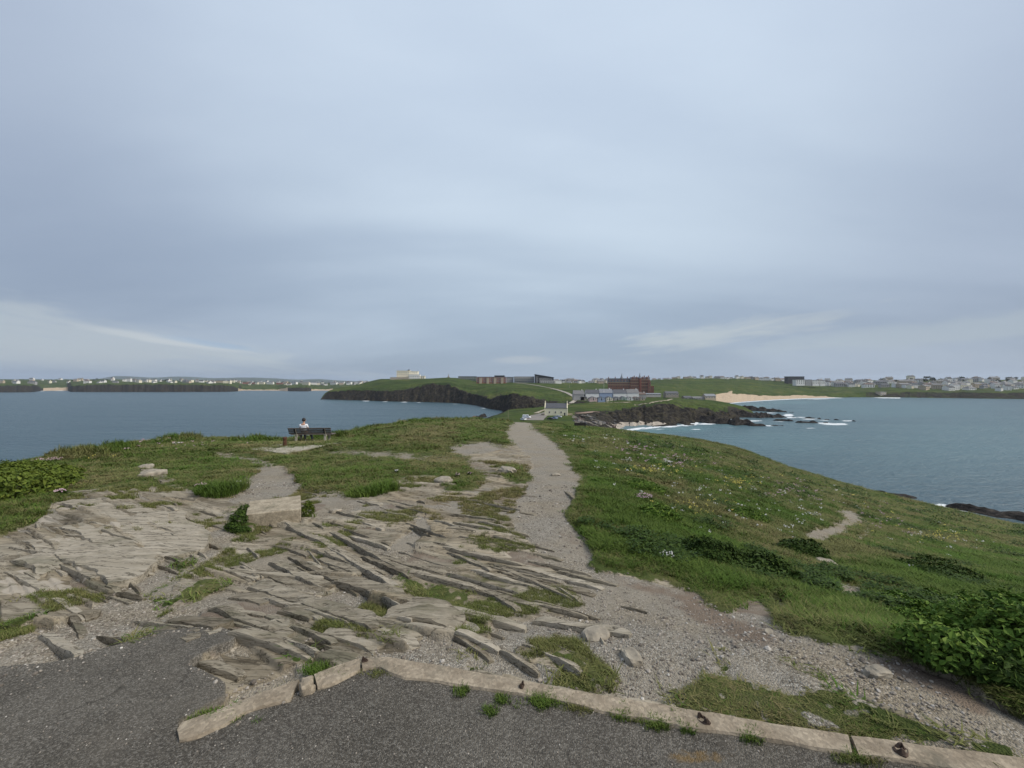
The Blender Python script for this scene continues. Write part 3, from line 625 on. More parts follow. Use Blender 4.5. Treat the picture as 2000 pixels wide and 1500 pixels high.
def near_detail():
    x, y, z = NX, NY, NZ0.copy()
    c = covers(x, y, z)
    edgef = 1 - smooth01(y, 16, 28)
    g = smooth01(c['grass'], 0.35, 0.65); t = smooth01(c['tar'], 0.4, 0.6); gv = smooth01(c['grav'], 0.35, 0.65)
    h, tone = ledges(x, y)
    fill = 0.016 + 0.035 * fbm(x * 0.9, y * 0.9, 51, 4)
    rk = np.maximum(h, fill) + 0.010 * fbm(x * 5, y * 5, 52, 3)
    filled = smooth01(fill - h, -0.004, 0.010)
    rock_h = rk * edgef - 0.055 + 0.05 * fbm(x * 0.7, y * 0.7, 53, 4) * (1 - t)
    grav_h = -0.035 + 0.25 * np.maximum(h - 0.05, 0) * edgef + 0.018 * fbm(x * 2.2, y * 2.2, 54, 4) + 0.006 * fbm(x * 12, y * 12, 55, 2)
    dist = np.clip(y / 12, 0.35, 3.0)
    hum = fbm(x * 1.1, y * 1.1, 56, 4)
    gr_h = 0.0 + 0.055 * hum + 0.065 * dist * fbm(x * 0.33, y * 0.33, 57, 4) + 0.03 * fbm(x * 4, y * 4, 58, 2)
    hh = rock_h * (1 - gv) + grav_h * gv
    hh = hh * (1 - g) + gr_h * g
    tar_h = 0.035 + 0.006 * fbm(x * 3, y * 3, 59, 3)
    hh = hh * (1 - t) + tar_h * t
    # the brow itself: uneven grassy lip
    e = np.exp(-((np.log(y) - np.log(NEDGE[:, None])) / 0.10) ** 2)
    hh += e * (0.004 * NEDGE[:, None] ** 0.9) * (fbm(x * 3.0 / dist, y * 1.0 / dist, 61, 5) + 0.2)
    far = smooth01(y, 30, 70)
    hh += far * 0.35 * fbm(x * 0.12, y * 0.12, 62, 5)
    z = z + hh
    # level standing by the bench
    wb = np.exp(-((x - (607 - 1000) / F * 22) / 3.2) ** 2 - ((y - 21.4) / 2.6) ** 2)
    z = z * (1 - wb) + (-(865 - 750) / F * 22 + 0.02 * fbm(x * 2, y * 2, 64, 3) + (22 - y) * 0.10) * wb
    beyond = smooth01(y / NEDGE[:, None], 1.25, 1.6)
    z = z + beyond * 1.2 * fbm(x * 0.2, y * 0.2, 63, 5)
    c['grass'] = np.where((c['strip'] > 0.3) | (c['small'] > 0.25), c['grass'] * (0.05 + 0.95 * smooth01(fbm(x * 2.6, y * 2.6, 91, 4) + 0.5 * fbm(x * 9, y * 9, 92, 3), -0.25, 0.35)), c['grass'])
    gmask = np.maximum(c['grass'], smooth01(y, 60, 75) * (c['grav'] < 0.5))
    gmask = np.where((z < -26.5), 0.0, gmask)
    rocky = np.maximum(c['grav'], filled * (1 - c['grass']) * 0.95)
    mask = np.stack([gmask, rocky, c['tar'], np.ones_like(x)], -1)
    u = 1000 + F * x / y; v = 750 - F * z / y
    rust = np.exp(-((u - 1370) / 160) ** 2 - ((v - 1478) / 30) ** 2) * 0.75
    moss = np.clip(0.75 - h * 7.5, 0, 1) * smooth01(fbm(x * 0.8, y * 0.8, 71, 4), -0.25, 0.45) * (1 - gv)
    return z, dict(mask=mask, tone=tone, lichen=c['lich'], soil=np.maximum(c['soil'], 0.55 * (1 - gv) * (1 - g) * smooth01(fbm(x * 1.4, y * 1.4, 72, 4), -0.3, 0.3)), rust=rust, moss=moss), c
NZ, NATTR, NC = near_detail()
HEAD = link('headland', grid_mesh('headland', NX, NY, NZ, MAT_NEAR, NATTR))
tag(HEAD, kind='structure', label='rocky grassy headland with worn gravel path and broken tarmac')
NEAR = Terrain(NP_, NY, NZ)
def near_z(x, y):
    """height of the headland at arrays of points"""
    p = x / y
    i = np.clip((p - NP_[0]) / (NP_[1] - NP_[0]), 0, len(NP_) - 1.001); i0 = i.astype(int); fi = i - i0
    L = np.log(NYR); j = np.clip(np.searchsorted(L, np.log(y)) - 1, 0, len(L) - 2); fj = np.clip((np.log(y) - L[j]) / (L[j + 1] - L[j]), 0, 1)
    return (NZ[i0, j] * (1 - fi) + NZ[i0 + 1, j] * fi) * (1 - fj) + (NZ[i0, j + 1] * (1 - fi) + NZ[i0 + 1, j + 1] * fi) * fj
# ------------------------------------------------------------------ far land, lofted from shore to skyline
def loft(name, cols, rows, du=1.6, jag=0.0, seed=0, bands=None, label=None, mat=None, rough=None, gully=None, sandk=None, rockk=None):
    """cols: (u, [(v, Y), ...]) with the same number of knots each; rows: subdivisions between knots"""
    us = np.array([c[0] for c in cols], float); nk = len(cols[0][1])
    U = np.arange(us[0], us[-1] + du, du); U = U[U <= us[-1]]
    P = (U - 1000) / F
    YK = []; ZK = []
    for k in range(nk):
        v = np.array([c[1][k][0] for c in cols], float); y = np.array([c[1][k][1] for c in cols], float)
        yy = np.exp(pchip(us, np.log(y), U)); zz = -(pchip(us, v, U) - 750) / F * yy
        YK.append(yy); ZK.append(zz)
    YK = np.array(YK); ZK = np.array(ZK)
    if jag:
        for k in range(nk):
            w = (bands[k] if bands else 1.0) * jag
            s = YK[0] / F
            dy = w * (fbm(U * s / 28.0, U * 0 + seed, seed, 4) + 0.35 * fbm(U * s / 7.0, U * 0 + seed, seed + 3, 3))
            ratio = (YK[k] + dy) / YK[k]
            YK[k] = YK[k] + dy
            if k > 0 and ZK[k].max() < 0: ZK[k] = ZK[k] * ratio
    Ys = []; Zs = []; T = []
    for k in range(nk - 1):
        n = rows[k]
        for j in range(n + (1 if k == nk - 2 else 0)):
            t = j / n
            Ys.append(YK[k] * (1 - t) + YK[k + 1] * t); Zs.append(ZK[k] * (1 - t) + ZK[k + 1] * t); T.append(k + t)
    Y = np.array(Ys).T; Z = np.array(Zs).T; T = np.array(T)
    Yn = np.maximum.accumulate(Y + np.arange(Y.shape[1]) * 0.01, axis=1); Y = Yn
    X = P[:, None] * Y
    r = np.interp(T, np.arange(nk), rough if rough else [0.5] * nk)[None, :]
    Z = Z + r * (fbm(X / 22.0, Y / 22.0, seed + 5, 5) + 0.4 * fbm(X / 5.0, Y / 5.0, seed + 8, 3))
    if gully:
        gk = np.interp(T, np.arange(nk), gully)[None, :]
        rid = 1 - np.abs(fbm(X / 16.0 + 0.3 * fbm(X / 9, Y / 9, seed + 11, 2), Y / 40.0, seed + 12, 4)) * 2
        Z = Z - gk * np.clip(rid, 0, 1) ** 2
    sand = np.repeat(np.interp(T, np.arange(nk), sandk or [0] * nk)[None, :], len(U), 0)
    rock = np.repeat(np.interp(T, np.arange(nk), rockk or [0] * nk)[None, :], len(U), 0)
    return P, U, X, Y, Z, sand, rock, T
def finish_land(name, L, label, sandf=None, rockf=None):
    P, U, X, Y, Z, sand, rock, T = L
    u = np.repeat(U[:, None], X.shape[1], 1); v = 750 - F * Z / Y
    if sandf: sand = sandf(u, v, T[None, :], X, Y, Z, sand)
    if rockf: rock = rockf(u, v, T[None, :], X, Y, Z, rock)
    o = link(name, grid_mesh(name, X, Y, Z, MAT_LAND, dict(sand=sand, rock=rock)))
    tag(o, kind='structure', label=label)
    return Terrain(P, Y, Z)
def ys(v): return 24032.0 / (v - 750)
# far town coast on the left
cols = []
for u, vs, vc, dc, vm, vk in [(-900,768,752,60,748,742),(-300,767,751,60,747,741),(0,766.5,751,40,748,741),(60,766,751.5,40,748,741),(84,763.5,758,60,750,741),(130,763,757,60,749,741),(140,765.5,753,30,748,741),(210,765.8,749.5,40,746.5,741),(300,765.8,750,40,747,742.5),(400,765.5,750.5,40,747.5,743.5),(445,765.3,751.5,40,748,744),
                              (464,764.3,758,30,750,744.5),(475,762.8,761.2,40,751,745),(540,763,761,40,752,746),(565,764.2,757,40,752,746.5),(600,764.5,756,40,752,747),(612,763,760.5,40,753,747),(640,763,760.5,40,753,747.5),(660,763,757,40,752,747),(760,763,756,40,751,746),(860,763,756,40,751,746)]:
    Y0 = ys(vs)
    cols.append((u, [(vs + 0.9, Y0 - 14), (vs, Y0), (vc, Y0 + dc), (vm, Y0 + 260), (vk, Y0 + 900), (vk + 1.0, Y0 + 1700), (752, 5200)]))
L = loft('far_town_shore', cols, [2, 14, 10, 14, 4, 3], du=2.2, jag=14, bands=[1, 1, 1, 0, 0, 0, 0], seed=101, rough=[0.1, 1.5, 2.5, 3.0, 3.0, 3, 3], gully=[0, 3.0, 2.0, 0, 0, 0, 0])
def sf(u, v, T, X, Y, Z, s):
    b = ((u > 466) & (u < 562)) | ((u > 608) & (u < 650)) | ((u > 84) & (u < 134))
    return np.where(b & (T > 0.6) & (T < 2.1), 1.0, 0.0)
FARTOWN = finish_land('far_town_shore', L, 'far cliffed shore across the left bay carrying the town', sandf=sf, rockf=lambda u, v, T, X, Y, Z, r: np.where(T < 1.9, 0.45, -0.1) * np.ones_like(X))
# blue hills far behind
def hills(name, pts, Y0, label):
    us = np.array([p[0] for p in pts], float); vs = np.array([p[1] for p in pts], float)
    U = np.arange(us[0], us[-1], 4.0); v = pchip(us, vs, U) - 0.35 * fbm(U / 18, U * 0, 201, 4)
    P = (U - 1000) / F
    Y = np.stack([np.full_like(U, Y0 - 900), np.full_like(U, Y0 - 300), np.full_like(U, Y0), np.full_like(U, Y0 + 500)], 1)
    top = -(v - 750) / F * Y0
    Z = np.stack([np.full_like(U, -34.0), top * 0.75, top, np.full_like(U, -34.0)], 1)
    o = link(name, grid_mesh(name, P[:, None] * Y, Y, Z, MAT_FARHILL)); tag(o, kind='structure', label=label)
hills('hill', [(120,745),(190,740),(230,734.5),(260,735.5),(300,737.5),(345,735.5),(372,736),(420,738.5),(470,737.5),(530,738.5),(580,741.5),(620,740.5),(660,743),(760,747)], 7000, 'low blue hills far inland behind the town')
# headland with the white hotel, and the ground running back from it
cols = []
for u, vs, vc, dc, vm, dm, vk, dk in [(626,780.6,780.3,6,780.2,14,780.1,22),(634,780,772,15,770,35,769,50),(642,780.3,765.5,25,764.5,55,763.5,85),(660,781,763,25,760.5,80,757.5,130),(695,782,761,25,757,90,752,200),(725,783,762.5,25,754.5,95,744,230),(748,784,763,25,752,100,740,240),(800,785,759,30,750,100,740,240),
                                      (842,786,749,40,745,110,739.2,230),(875,787,750,40,744.5,110,737.6,250),(902,788.7,762,30,750,130,739,300),(930,792,771,30,755,150,745,300),(960,800,777,26,757,190,746.5,390),(975,801.5,773,30,757,200,746.8,400),(1000,800,768,30,757,230,747.2,430),(1024,799,770,28,757,240,747.4,430),(1050,797,779,25,759,230,747.6,430),(1080,796,786,25,762,220,748,450),(1120,796,786,30,766,190,748,520),(1180,797,788,30,768,200,748,560),(1240,797,789,30,768,220,746,640)]:
    Y0 = ys(vs) if u < 985 else {1000: 425, 1024: 420, 1050: 412, 1080: 405, 1120: 395, 1180: 385, 1240: 380}[u]
    cols.append((u, [(vs + 1.2, Y0 - 9), (vs, Y0), (vc, Y0 + dc), (vm, Y0 + dm), (vk, Y0 + dk), (vk + 2.0, Y0 + dk + 260)]))
L = loft('bay_headland', cols, [2, 18, 14, 16, 3], du=1.3, jag=9, bands=[1, 1, 0.5, 0, 0, 0], seed=111, rough=[0.2, 0.6, 1.1, 0.9, 0.5, 0.5], gully=[0, 4.5, 2.5, 0, 0, 0])
HEADLAND2 = finish_land('bay_headland', L, 'dark cliffed headland with green top beyond the bay', rockf=lambda u, v, T, X, Y, Z, r: np.where(T < 2.05 + 0.25 * fbm(X / 14, Y / 14, 117, 3), 0.40, -0.12) * np.ones_like(X))
# low neck with the cottage and the car park
cols = []
def ic(u, zs):
    return (u, [(750 - z / Yk * F, Yk) for z, Yk in zip(zs, (175, 222, 268, 340, 435, 520))])
for u, zs in [(880,(-36,-36,-36,-36,-37,-38)),(915,(-35,-34,-32.5,-34.5,-37,-38)),(930,(-33,-31.5,-29.3,-32.6,-36,-38)),(948,(-29,-28,-26.5,-31.2,-36,-38)),(968,(-25,-24.5,-24.3,-28.0,-34.5,-38)),(1000,(-22.5,-22,-23.2,-25.2,-28.5,-33)),(1040,(-21.6,-21.6,-22.6,-23.6,-26.5,-30)),(1090,(-22,-21.6,-22.3,-21.4,-23.2,-28)),(1130,(-23,-22.3,-22.7,-20.6,-21.2,-26)),
              (1165,(-27,-25.5,-24.6,-21.2,-20.6,-26)),(1188,(-33,-31,-28.6,-22.0,-20.3,-26)),(1205,(-36,-34.8,-32.2,-25.0,-20.5,-26)),(1235,(-38,-37,-35,-32.0,-22,-26))]:
    cols.append(ic(u, zs))
L = loft('isthmus', cols, [8, 14, 18, 18, 6], du=1.2, seed=121, rough=[0.2, 0.35, 0.4, 0.5, 0.4, 0.3], gully=[0, 0, 0.0, 0, 0, 0])
L[4][:] += np.where(L[4] < -22.6, 1.2 * fbm(L[2] / 6 + L[3] / 14, L[3] / 3.5, 125, 4), 0) * smooth01(L[1], 1120, 1160)[:, None]
ISTH = finish_land('isthmus', L, 'low grassy neck of land with car park and cottage', rockf=lambda u, v, T, X, Y, Z, r: np.where(((u > 1122) & (v > 803 - (u - 1122) * 0.02)) | (Z < -29) , 0.35, -0.1))
# point on the near side of the surf beach
cols = []
for u, vs, vc, dc, vt, dt in [(1165,836,812,20,795,130),(1190,836.3,806,36,783,150),(1215,836,800,40,781,160),(1240,834,796.5,40,780.5,165),(1265,832,793,38,779.5,165),(1290,830,788,36,778.5,160),(1320,828.4,789,36,778,160),(1350,827.3,794.5,32,779.5,155),(1385,825,799,30,781,140),(1412,822.5,803,26,785,120),(1440,818,806,20,791,95),(1465,816,810,14,801,60),(1478,815,813.5,8,811,30),(1486,815,814.8,4,814.4,8)]:
    Y0 = ys(vs)
    cols.append((u, [(vs + 2.5, Y0 - 9), (vs, Y0), (vc, Y0 + dc), (vt, Y0 + dt), (vt + 0.5, Y0 + dt + 60), (vt + 12, Y0 + dt + 150)]))
L = loft('surf_point', cols, [3, 26, 20, 5, 5], du=1.1, jag=7, bands=[1, 1, 0.8, 0, 0, 0], seed=131, rough=[0.2, 1.2, 1.8, 0.6, 0.4, 0.3], gully=[0, 3.5, 3.0, 0.2, 0, 0])
POINT = finish_land('surf_point', L, 'rocky point with dark cliffs beside the surf beach', rockf=lambda u, v, T, X, Y, Z, r: np.where(T < 2.08 + 0.22 * fbm(X / 10, Y / 10, 137, 3), 0.45, -0.1) + 0.5 * smooth01(u, 1385, 1440) * (T < 2.7))
# golf links, surf beach and the land on the right
cols = []
for u, s, b, d, m, k in [(1130,(779,520),(775,560),(768,620),(758,800),(748,1000)),(1250,(779,520),(775,560),(766,650),(755,850),(743.5,1100)),(1330,(779,560),(776,600),(769,680),(753,900),(739.5,1150)),(1400,(784,640),(776,690),(768,730),(752.5,950),(738.5,1200)),(1440,(785.5,677),(774.5,735),(768.5,765),(753,950),(738.5,1200)),
                        (1500,(781.3,768),(773.5,815),(770.5,835),(755,1000),(740,1250)),(1550,(778.8,835),(773,870),(770,890),(757,1020),(742.5,1280)),(1600,(777.2,883),(773.5,912),(770,930),(759,1050),(745.5,1300)),(1645,(776.5,907),(775,922),(768.5,945),(761,1020),(746,1300)),
                        (1700,(776.3,914),(775.8,920),(765.5,945),(759,1020),(743.5,1350)),(1760,(776.6,903),(776.1,908),(764.5,930),(757,1000),(741.5,1400)),(1850,(777.5,874),(777,878),(766,895),(758.5,980),(741.5,1400)),(2000,(779.5,815),(778.9,819),(766.5,836),(759,930),(741.5,1400)),(2400,(784,707),(783,712),(768,730),(760,830),(741,1350)),(2900,(790,601),(789,606),(772,624),(763,720),(740,1300))]:
    cols.append((u, [(s[0] + 1.0, s[1] - 8), s, b, d, m, k, (k[0] + 1.5, k[1] + 700), (751.5, 5200)]))
L = loft('links', cols, [2, 10, 10, 12, 14, 3, 3], du=1.8, jag=5, bands=[1, 1, 1, 1, 0, 0, 0, 0], seed=141, rough=[0.1, 0.15, 0.8, 1.8, 2.2, 2.0, 2, 2], gully=[0, 0, 1.2, 0.6, 0, 0, 0, 0])
def sf(u, v, T, X, Y, Z, s):
    w = smooth01(u, 1385, 1410) * (1 - smooth01(u, 1600, 1660))
    top = np.interp(u, [1380, 1430, 1480, 1520, 1600, 1650], [3.05, 2.95, 2.5, 2.35, 2.2, 1.6]) + 0.5 * fbm(u / 14, v / 5, 143, 3)
    return w * (1 - smooth01(T * np.ones_like(u), top - 0.2, top + 0.2)) + 0.0
LINKS = finish_land('links', L, 'green golf links behind the surf beach', sandf=sf, rockf=lambda u, v, T, X, Y, Z, r: np.where((u > 1690) & (T < 3.0), 0.22, -0.15))

# ------------------------------------------------------------------ sea
def build_sea():
    A = np.concatenate([np.linspace(-math.pi, -1.12, 24)[:-1], np.linspace(-1.12, 0.05, 240)[:-1], np.linspace(0.05, 1.12, 620)[:-1], np.linspace(1.12, math.pi, 24)])
    R = np.exp(np.concatenate([np.arange(math.log(25), math.log(250), 0.06), np.arange(math.log(250), math.log(1150), 0.0085), np.arange(math.log(1150), math.log(8600), 0.08)]))
    A2, R2 = np.meshgrid(A, R, indexing='ij')
    X = R2 * np.sin(A2); Y = R2 * np.cos(A2); Z = np.full_like(X, SEA)
    Yf = np.where(Y > 1, Y, 1.0)
    u = np.where(Y > 20, 1000 + F * X / Yf, -9e3); v = np.where(Y > 20, 750 - F * SEA / Yf, 5e3)
    foam = np.zeros_like(X); sh = np.zeros_like(X)
    def blob(arr, cu, cv, ru, rv, s=1.0, slope=0.0):
        d = ((u - cu) / ru) ** 2 + ((v - cv - slope * (u - cu)) / rv) ** 2
        np.maximum(arr, s * np.exp(-d), out=arr)
    for q in [(1212,841,16,2.4,0.95,-0.1),(1240,838,26,2.6,1.0,-0.12),(1275,835,28,2.4,0.95,-0.12),(1312,832.5,26,2.6,0.95,-0.08),(1345,829.5,22,3.0,1.0,-0.06),(1356,826,10,5.5,1.15),(1385,827.5,30,2.4,0.95,-0.04),(1420,826.5,20,1.6,0.8),(1290,838.5,30,1.4,0.6),(1360,838.5,16,1.4,0.75),(1330,836,24,1.2,0.55),(1430,834.5,26,1.0,0.5),
              (1440,819.5,22,1.6,0.8),(1470,822,26,1.8,0.75),(1500,831.5,14,1.4,0.85),(1415,808.5,14,1.0,0.6),(1540,811,12,3.0,1.0),(1546,815.5,16,1.5,0.9),(1580,818.5,30,1.2,0.8),(1565,815,14,1.3,0.8),(1632,828.5,30,2.1,1.05),(1612,826.5,18,2,0.9),(1655,822,14,1.1,0.9),(1610,821,20,0.9,0.7),(1585,836.3,16,0.8,0.8),(1505,806.5,16,1.0,0.75),(1520,823.5,22,1,0.6),
              (1545,777.6,60,0.7,0.5),(83,763.5,8,0.9,1.0),(118,762.8,16,0.9,1.1),(62,766.8,5,0.6,0.9),(715,783.2,9,0.8,0.9),(752,784.6,8,0.6,0.8),(790,785.4,9,0.7,0.9),(818,785.9,6,0.5,0.8),(668,782,8,0.6,0.6),(890,789.4,8,0.6,0.7),(1838,988,26,3.0,0.9),(1880,996,30,2.6,0.85,0.2),(1955,1012,40,3,0.8,0.25),(945,797.5,8,0.8,0.8),(940,815,6,1,0.9)]:
        blob(foam, *q)
    # surf lines off the beach
    sv = np.interp(u, [1425,1440,1500,1550,1600,1645,1700,1760], [787.5,785.5,781.3,778.8,777.2,776.5,776.4,776.6])
    w = ((u > 1425) & (u < 1760))
    d = v - sv
    foam = np.maximum(foam, w * (0.95 * np.exp(-((d - 0.6) / 0.7) ** 2) + 0.75 * np.exp(-((d - 2.4 - (1600 - u) * 0.012) / 0.55) ** 2) * smooth01(fbm(u / 30, v * 0 + 3, 9, 3), -0.15, 0.25)))
    for q in [(1240,848,110,16,0.95,-0.08),(1330,838,80,10,0.8),(1400,832,70,7,0.55),(1470,793,60,6,0.75),(1540,786,90,6,0.6),(1640,782,100,6,0.40),(1480,802,50,6,0.4),(1560,830,110,14,0.28),(1750,800,280,28,0.46),(1500,860,260,44,0.46),(1880,860,360,80,0.42),(700,785,120,3,0.12)]:
        blob(sh, *q)
    o = link('sea', grid_mesh('sea', X, Y, Z, MAT_SEA, dict(foam=foam, shallow=sh)))
    tag(o, kind='structure', label='grey blue sea in the two bays')
build_sea()
# ------------------------------------------------------------------ buildings
_wm = {}
def window_mesh(w, h, frame='white', depth=0.12):
    k = (round(w, 2), round(h, 2), frame)
    if k not in _wm:
        b = MB(); t = min(w, h) * 0.10
        b.box(-w / 2, -w / 2 + t, -depth, 0.05, 0, h, 0).box(w / 2 - t, w / 2, -depth, 0.05, 0, h, 0).box(-w / 2 + t, w / 2 - t, -depth, 0.05, 0, t, 0).box(-w / 2 + t, w / 2 - t, -depth, 0.05, h - t, h, 0)
        b.box(-w / 2 + t, w / 2 - t, -depth * 0.35, 0.05, t, h - t, 1)
        b.box(-t * 0.3, t * 0.3, -depth * 0.7, 0.04, t, h - t, 0)
        _wm[k] = b.mesh('window', [WALLS.get(frame, MAT_FRAME), MAT_GLASS])
    return _wm[k]
def add_window(parent, x, y, z, w, h, frame='white', rz=0.0, name='window'):
    o = link(name, window_mesh(w, h, frame), parent); o.location = (x, y, z); o.rotation_euler = (0, 0, rz); return o
def gable_parts(root, x0, x1, y0, y1, h, rh, wall, roof, over=0.3, axis='x', z0=-1.5, wname='wall', rname='roof'):
    """walls with gables and a pitched roof whose ridge runs along axis"""
    b = MB()
    if axis == 'x':
        ym = (y0 + y1) / 2
        b.extr([(y0, z0), (y1, z0), (y1, h), (ym, h + rh), (y0, h)], 'x', x0, x1)
    else:
        xm = (x0 + x1) / 2
        b.extr([(x0, z0), (x1, z0), (x1, h), (xm, h + rh), (x0, h)], 'y', y0, y1)
    w = b.build(wname, wall, root)
    r = MB(); t = 0.18
    if axis == 'x':
        s = rh / (ym - y0)
        r.extr([(y0 - over, h - s * over + 0.05), (ym, h + rh + 0.05), (y1 + over, h - s * over + 0.05), (y1 + over, h - s * over + 0.05 + t), (ym, h + rh + 0.05 + t), (y0 - over, h - s * over + 0.05 + t)], 'x', x0 - over * 0.4, x1 + over * 0.4)
    else:
        s = rh / (xm - x0)
        r.extr([(x0 - over, h - s * over + 0.05), (xm, h + rh + 0.05), (x1 + over, h - s * over + 0.05), (x1 + over, h - s * over + 0.05 + t), (xm, h + rh + 0.05 + t), (x0 - over, h - s * over + 0.05 + t)], 'y', y0 - over * 0.4, y1 + over * 0.4)
    ro = r.build(rname, roof, root)
    return w, ro

# --- the cream cottage on the neck
def cottage():
    p = hit(1086, 811.5, [ISTH]) or at(1086, 811.5, 266)
    r = empty('cottage', p, math.radians(-9), label='cream rendered cottage with grey slate roof and tall gable ends by the car park', cat='house')
    W, D, H, RH = 15.0, 7.0, 5.2, 3.1
    cm = WALLS['paleyellow']
    gable_parts(r, -W / 2, W / 2, 0, D, H, RH, cm, ROOFS['slate'], 0.25, 'x')
    for s in (-1, 1):      # gable walls standing proud of the roof, with chimneys
        b = MB(); x0 = s * W / 2
        b.extr([(-0.15, -1.5), (D + 0.15, -1.5), (D + 0.15, H + 0.2), (D / 2 + 0.75, H + RH + 0.25), (D / 2 + 0.55, H + RH + 1.6), (D / 2 - 0.55, H + RH + 1.6), (D / 2 - 0.75, H + RH + 0.25), (-0.15, H + 0.2)], 'x', x0 - 0.02 if s > 0 else x0 - 0.55, x0 + 0.55 if s > 0 else x0 + 0.02)
        g = b.build('gable_wall', cm, r)
        c = MB(); c.cone((x0 + s * 0.27, D / 2), 0.16, 0.14, H + RH + 1.6, H + RH + 2.0, 8); c.build('chimney_pot', WALLS['tan'], g)
    for x in (-4.6, -0.4, 3.6): add_window(r, x, 0, 1.5, 1.1, 1.5)
    b = MB(); b.box(5.6, 6.5, -0.08, 0.05, 0, 2.0); b.build('door', ROOFS['dark'], r)
    add_window(r, W / 2 + 0.55, D / 2, 1.4, 0.9, 1.2, rz=math.pi / 2)
    b = MB(); b.extr([(D, -1.2), (D + 3.6, -1.2), (D + 3.6, 2.2), (D, 3.6)], 'x', 2.0, 6.0); b.build('lean_to', cm, r)
    # low boundary walls
    for (x0, x1, y0, y1, h) in ((-11.0, -8.1, 5.5, 6.0, 1.6), (8.1, 11.4, 3.4, 3.9, 2.4)):
        b = MB(); b.box(x0, x1, y0, y1, -2.0, h * 0.5); b.build('yard_wall', WALLS['tan'], r)
cottage()

# --- the big red brick hotel with two spires
def red_hotel():
    Y = 640.0; p = at(1228.5, 767.6, Y)
    r = empty('grand_hotel', p, math.radians(-14), label='large red brick Victorian hotel with slate mansard and twin spires', cat='hotel')
    red, br, sl = WALLS['red'], WALLS['brick'], ROOFS['slate']
    # left wing with mansard
    b = MB(); b.box(-34, 2.0, 0, 15, -4, 18.0); b.build('left_wing', br, r)
    b = MB(); b.extr([(-0.6, 18.0), (15.6, 18.0), (13.0, 24.6), (2.0, 24.6)], 'x', -34.6, 2.2); mr = b.build('mansard_roof', sl, r)
    b = MB(); b.box(-34.4, 2.2, -0.5, 0.0, 13.2, 13.9); b.box(-34.4, 2.2, -0.7, 0.0, 17.5, 18.2); b.build('string_course', WALLS['buff'], r)
    for i in range(9):
        x = -32 + i * 3.9
        for z in (1.5, 5.4, 9.3, 14.3): add_window(r, x, -0.02, z, 1.5, 2.4, 'buff')
    for i in range(7):
        x = -31 + i * 5.0
        d = MB(); d.box(x - 1.0, x + 1.0, -0.2, 4.5, 18.6, 21.2); d.extr([(x - 1.3, 21.2), (x + 1.3, 21.2), (x, 23.0)], 'y', -0.35, 4.8); dm = d.build('dormer', WALLS['brick'], mr)
        w = link('window', window_mesh(1.3, 1.9, 'white'), dm); w.location = (x, -0.22, 18.9)
    # right block, taller, with gables
    b = MB(); b.box(2.0, 33, -3.0, 17, -6, 22.0); b.build('main_block', red, r)
    for gx in (6.0, 12.0, 21.5, 28.0):
        b = MB(); b.extr([(gx - 2.9, 22.0), (gx + 2.9, 22.0), (gx + 2.2, 24.0), (gx, 27.6), (gx - 2.2, 24.0)], 'y', -3.25, 4.0); g = b.build('gable', br, r)
        w = link('window', window_mesh(1.5, 2.2, 'buff'), g); w.location = (gx, -3.27, 22.4)
    b = MB(); b.extr([(-3.2, 22.0), (17.2, 22.0), (12.0, 26.6), (3.0, 26.6)], 'x', 2.0, 33.0); b.build('main_roof', sl, r)
    b = MB(); 
    for z in (6.4, 12.0, 17.2, 21.6): b.box(1.8, 33.2, -3.35, -3.0, z, z + 0.55)
    b.build('string_course', WALLS['buff'], r)
    for i in range(9):
        x = 4.0 + i * 3.35
        for z in (0.8, 3.6, 8.4, 13.8, 18.6):
            if abs(x - 17) < 1.2: continue
            add_window(r, x, -3.02, z, 1.5, 2.2, 'buff')
    # turret bays with spires
    for x, y, zt, nm in ((-11.5, 4.0, 24.0, 'turret'), (17.0, -2.0, 24.5, 'turret')):
        b = MB(); b.cone((x, y), 2.6, 2.6, -4, zt, 10); t = b.build(nm, red, r)
        b = MB(); b.cone((x, y), 3.1, 0.9, zt, zt + 4.6, 10); b.cone((x, y), 0.9, 0.08, zt + 4.6, zt + 9.2, 10); b.build('spire', ROOFS['lead'], t)
    # square corner tower, lower end block, chimneys
    b = MB(); b.box(29.5, 33.6, -6.0, -2.0, -7, 17.5); b.box(29.2, 33.9, -6.3, -1.7, 17.5, 18.4); b.build('corner_tower', br, r)
    for z in (2, 6.5, 11, 14.5): add_window(r, 31.55, -6.02, z, 1.4, 2.2, 'buff')
    b = MB(); b.box(33.6, 39.0, -1.0, 14, -7, 11.5); b.build('end_block', red, r)
    for z in (0.5, 4.0, 7.5):
        for x in (35.0, 37.4): add_window(r, x, -1.02, z, 1.2, 2.0, 'buff')
    for x in (-33, -22, -2, 8.8, 24.8, 31.5):
        b = MB(); b.box(x - 0.7, x + 0.7, 6.5, 9.0, 22, 29.0 if x > 0 else 27.2); c = b.build('chimney', br, r)
    # glazed ground floor terrace in front
    b = MB(); b.box(-6, 19, -12, -3.4, -5, 1.5); b.box(-6.3, 19.3, -12.3, -3.3, 1.5, 1.9); b.build('terrace', WALLS['grey'], r)
    for i in range(6): add_window(r, -4 + i * 4.2, -12.02, -2.4, 2.6, 2.8)
red_hotel()

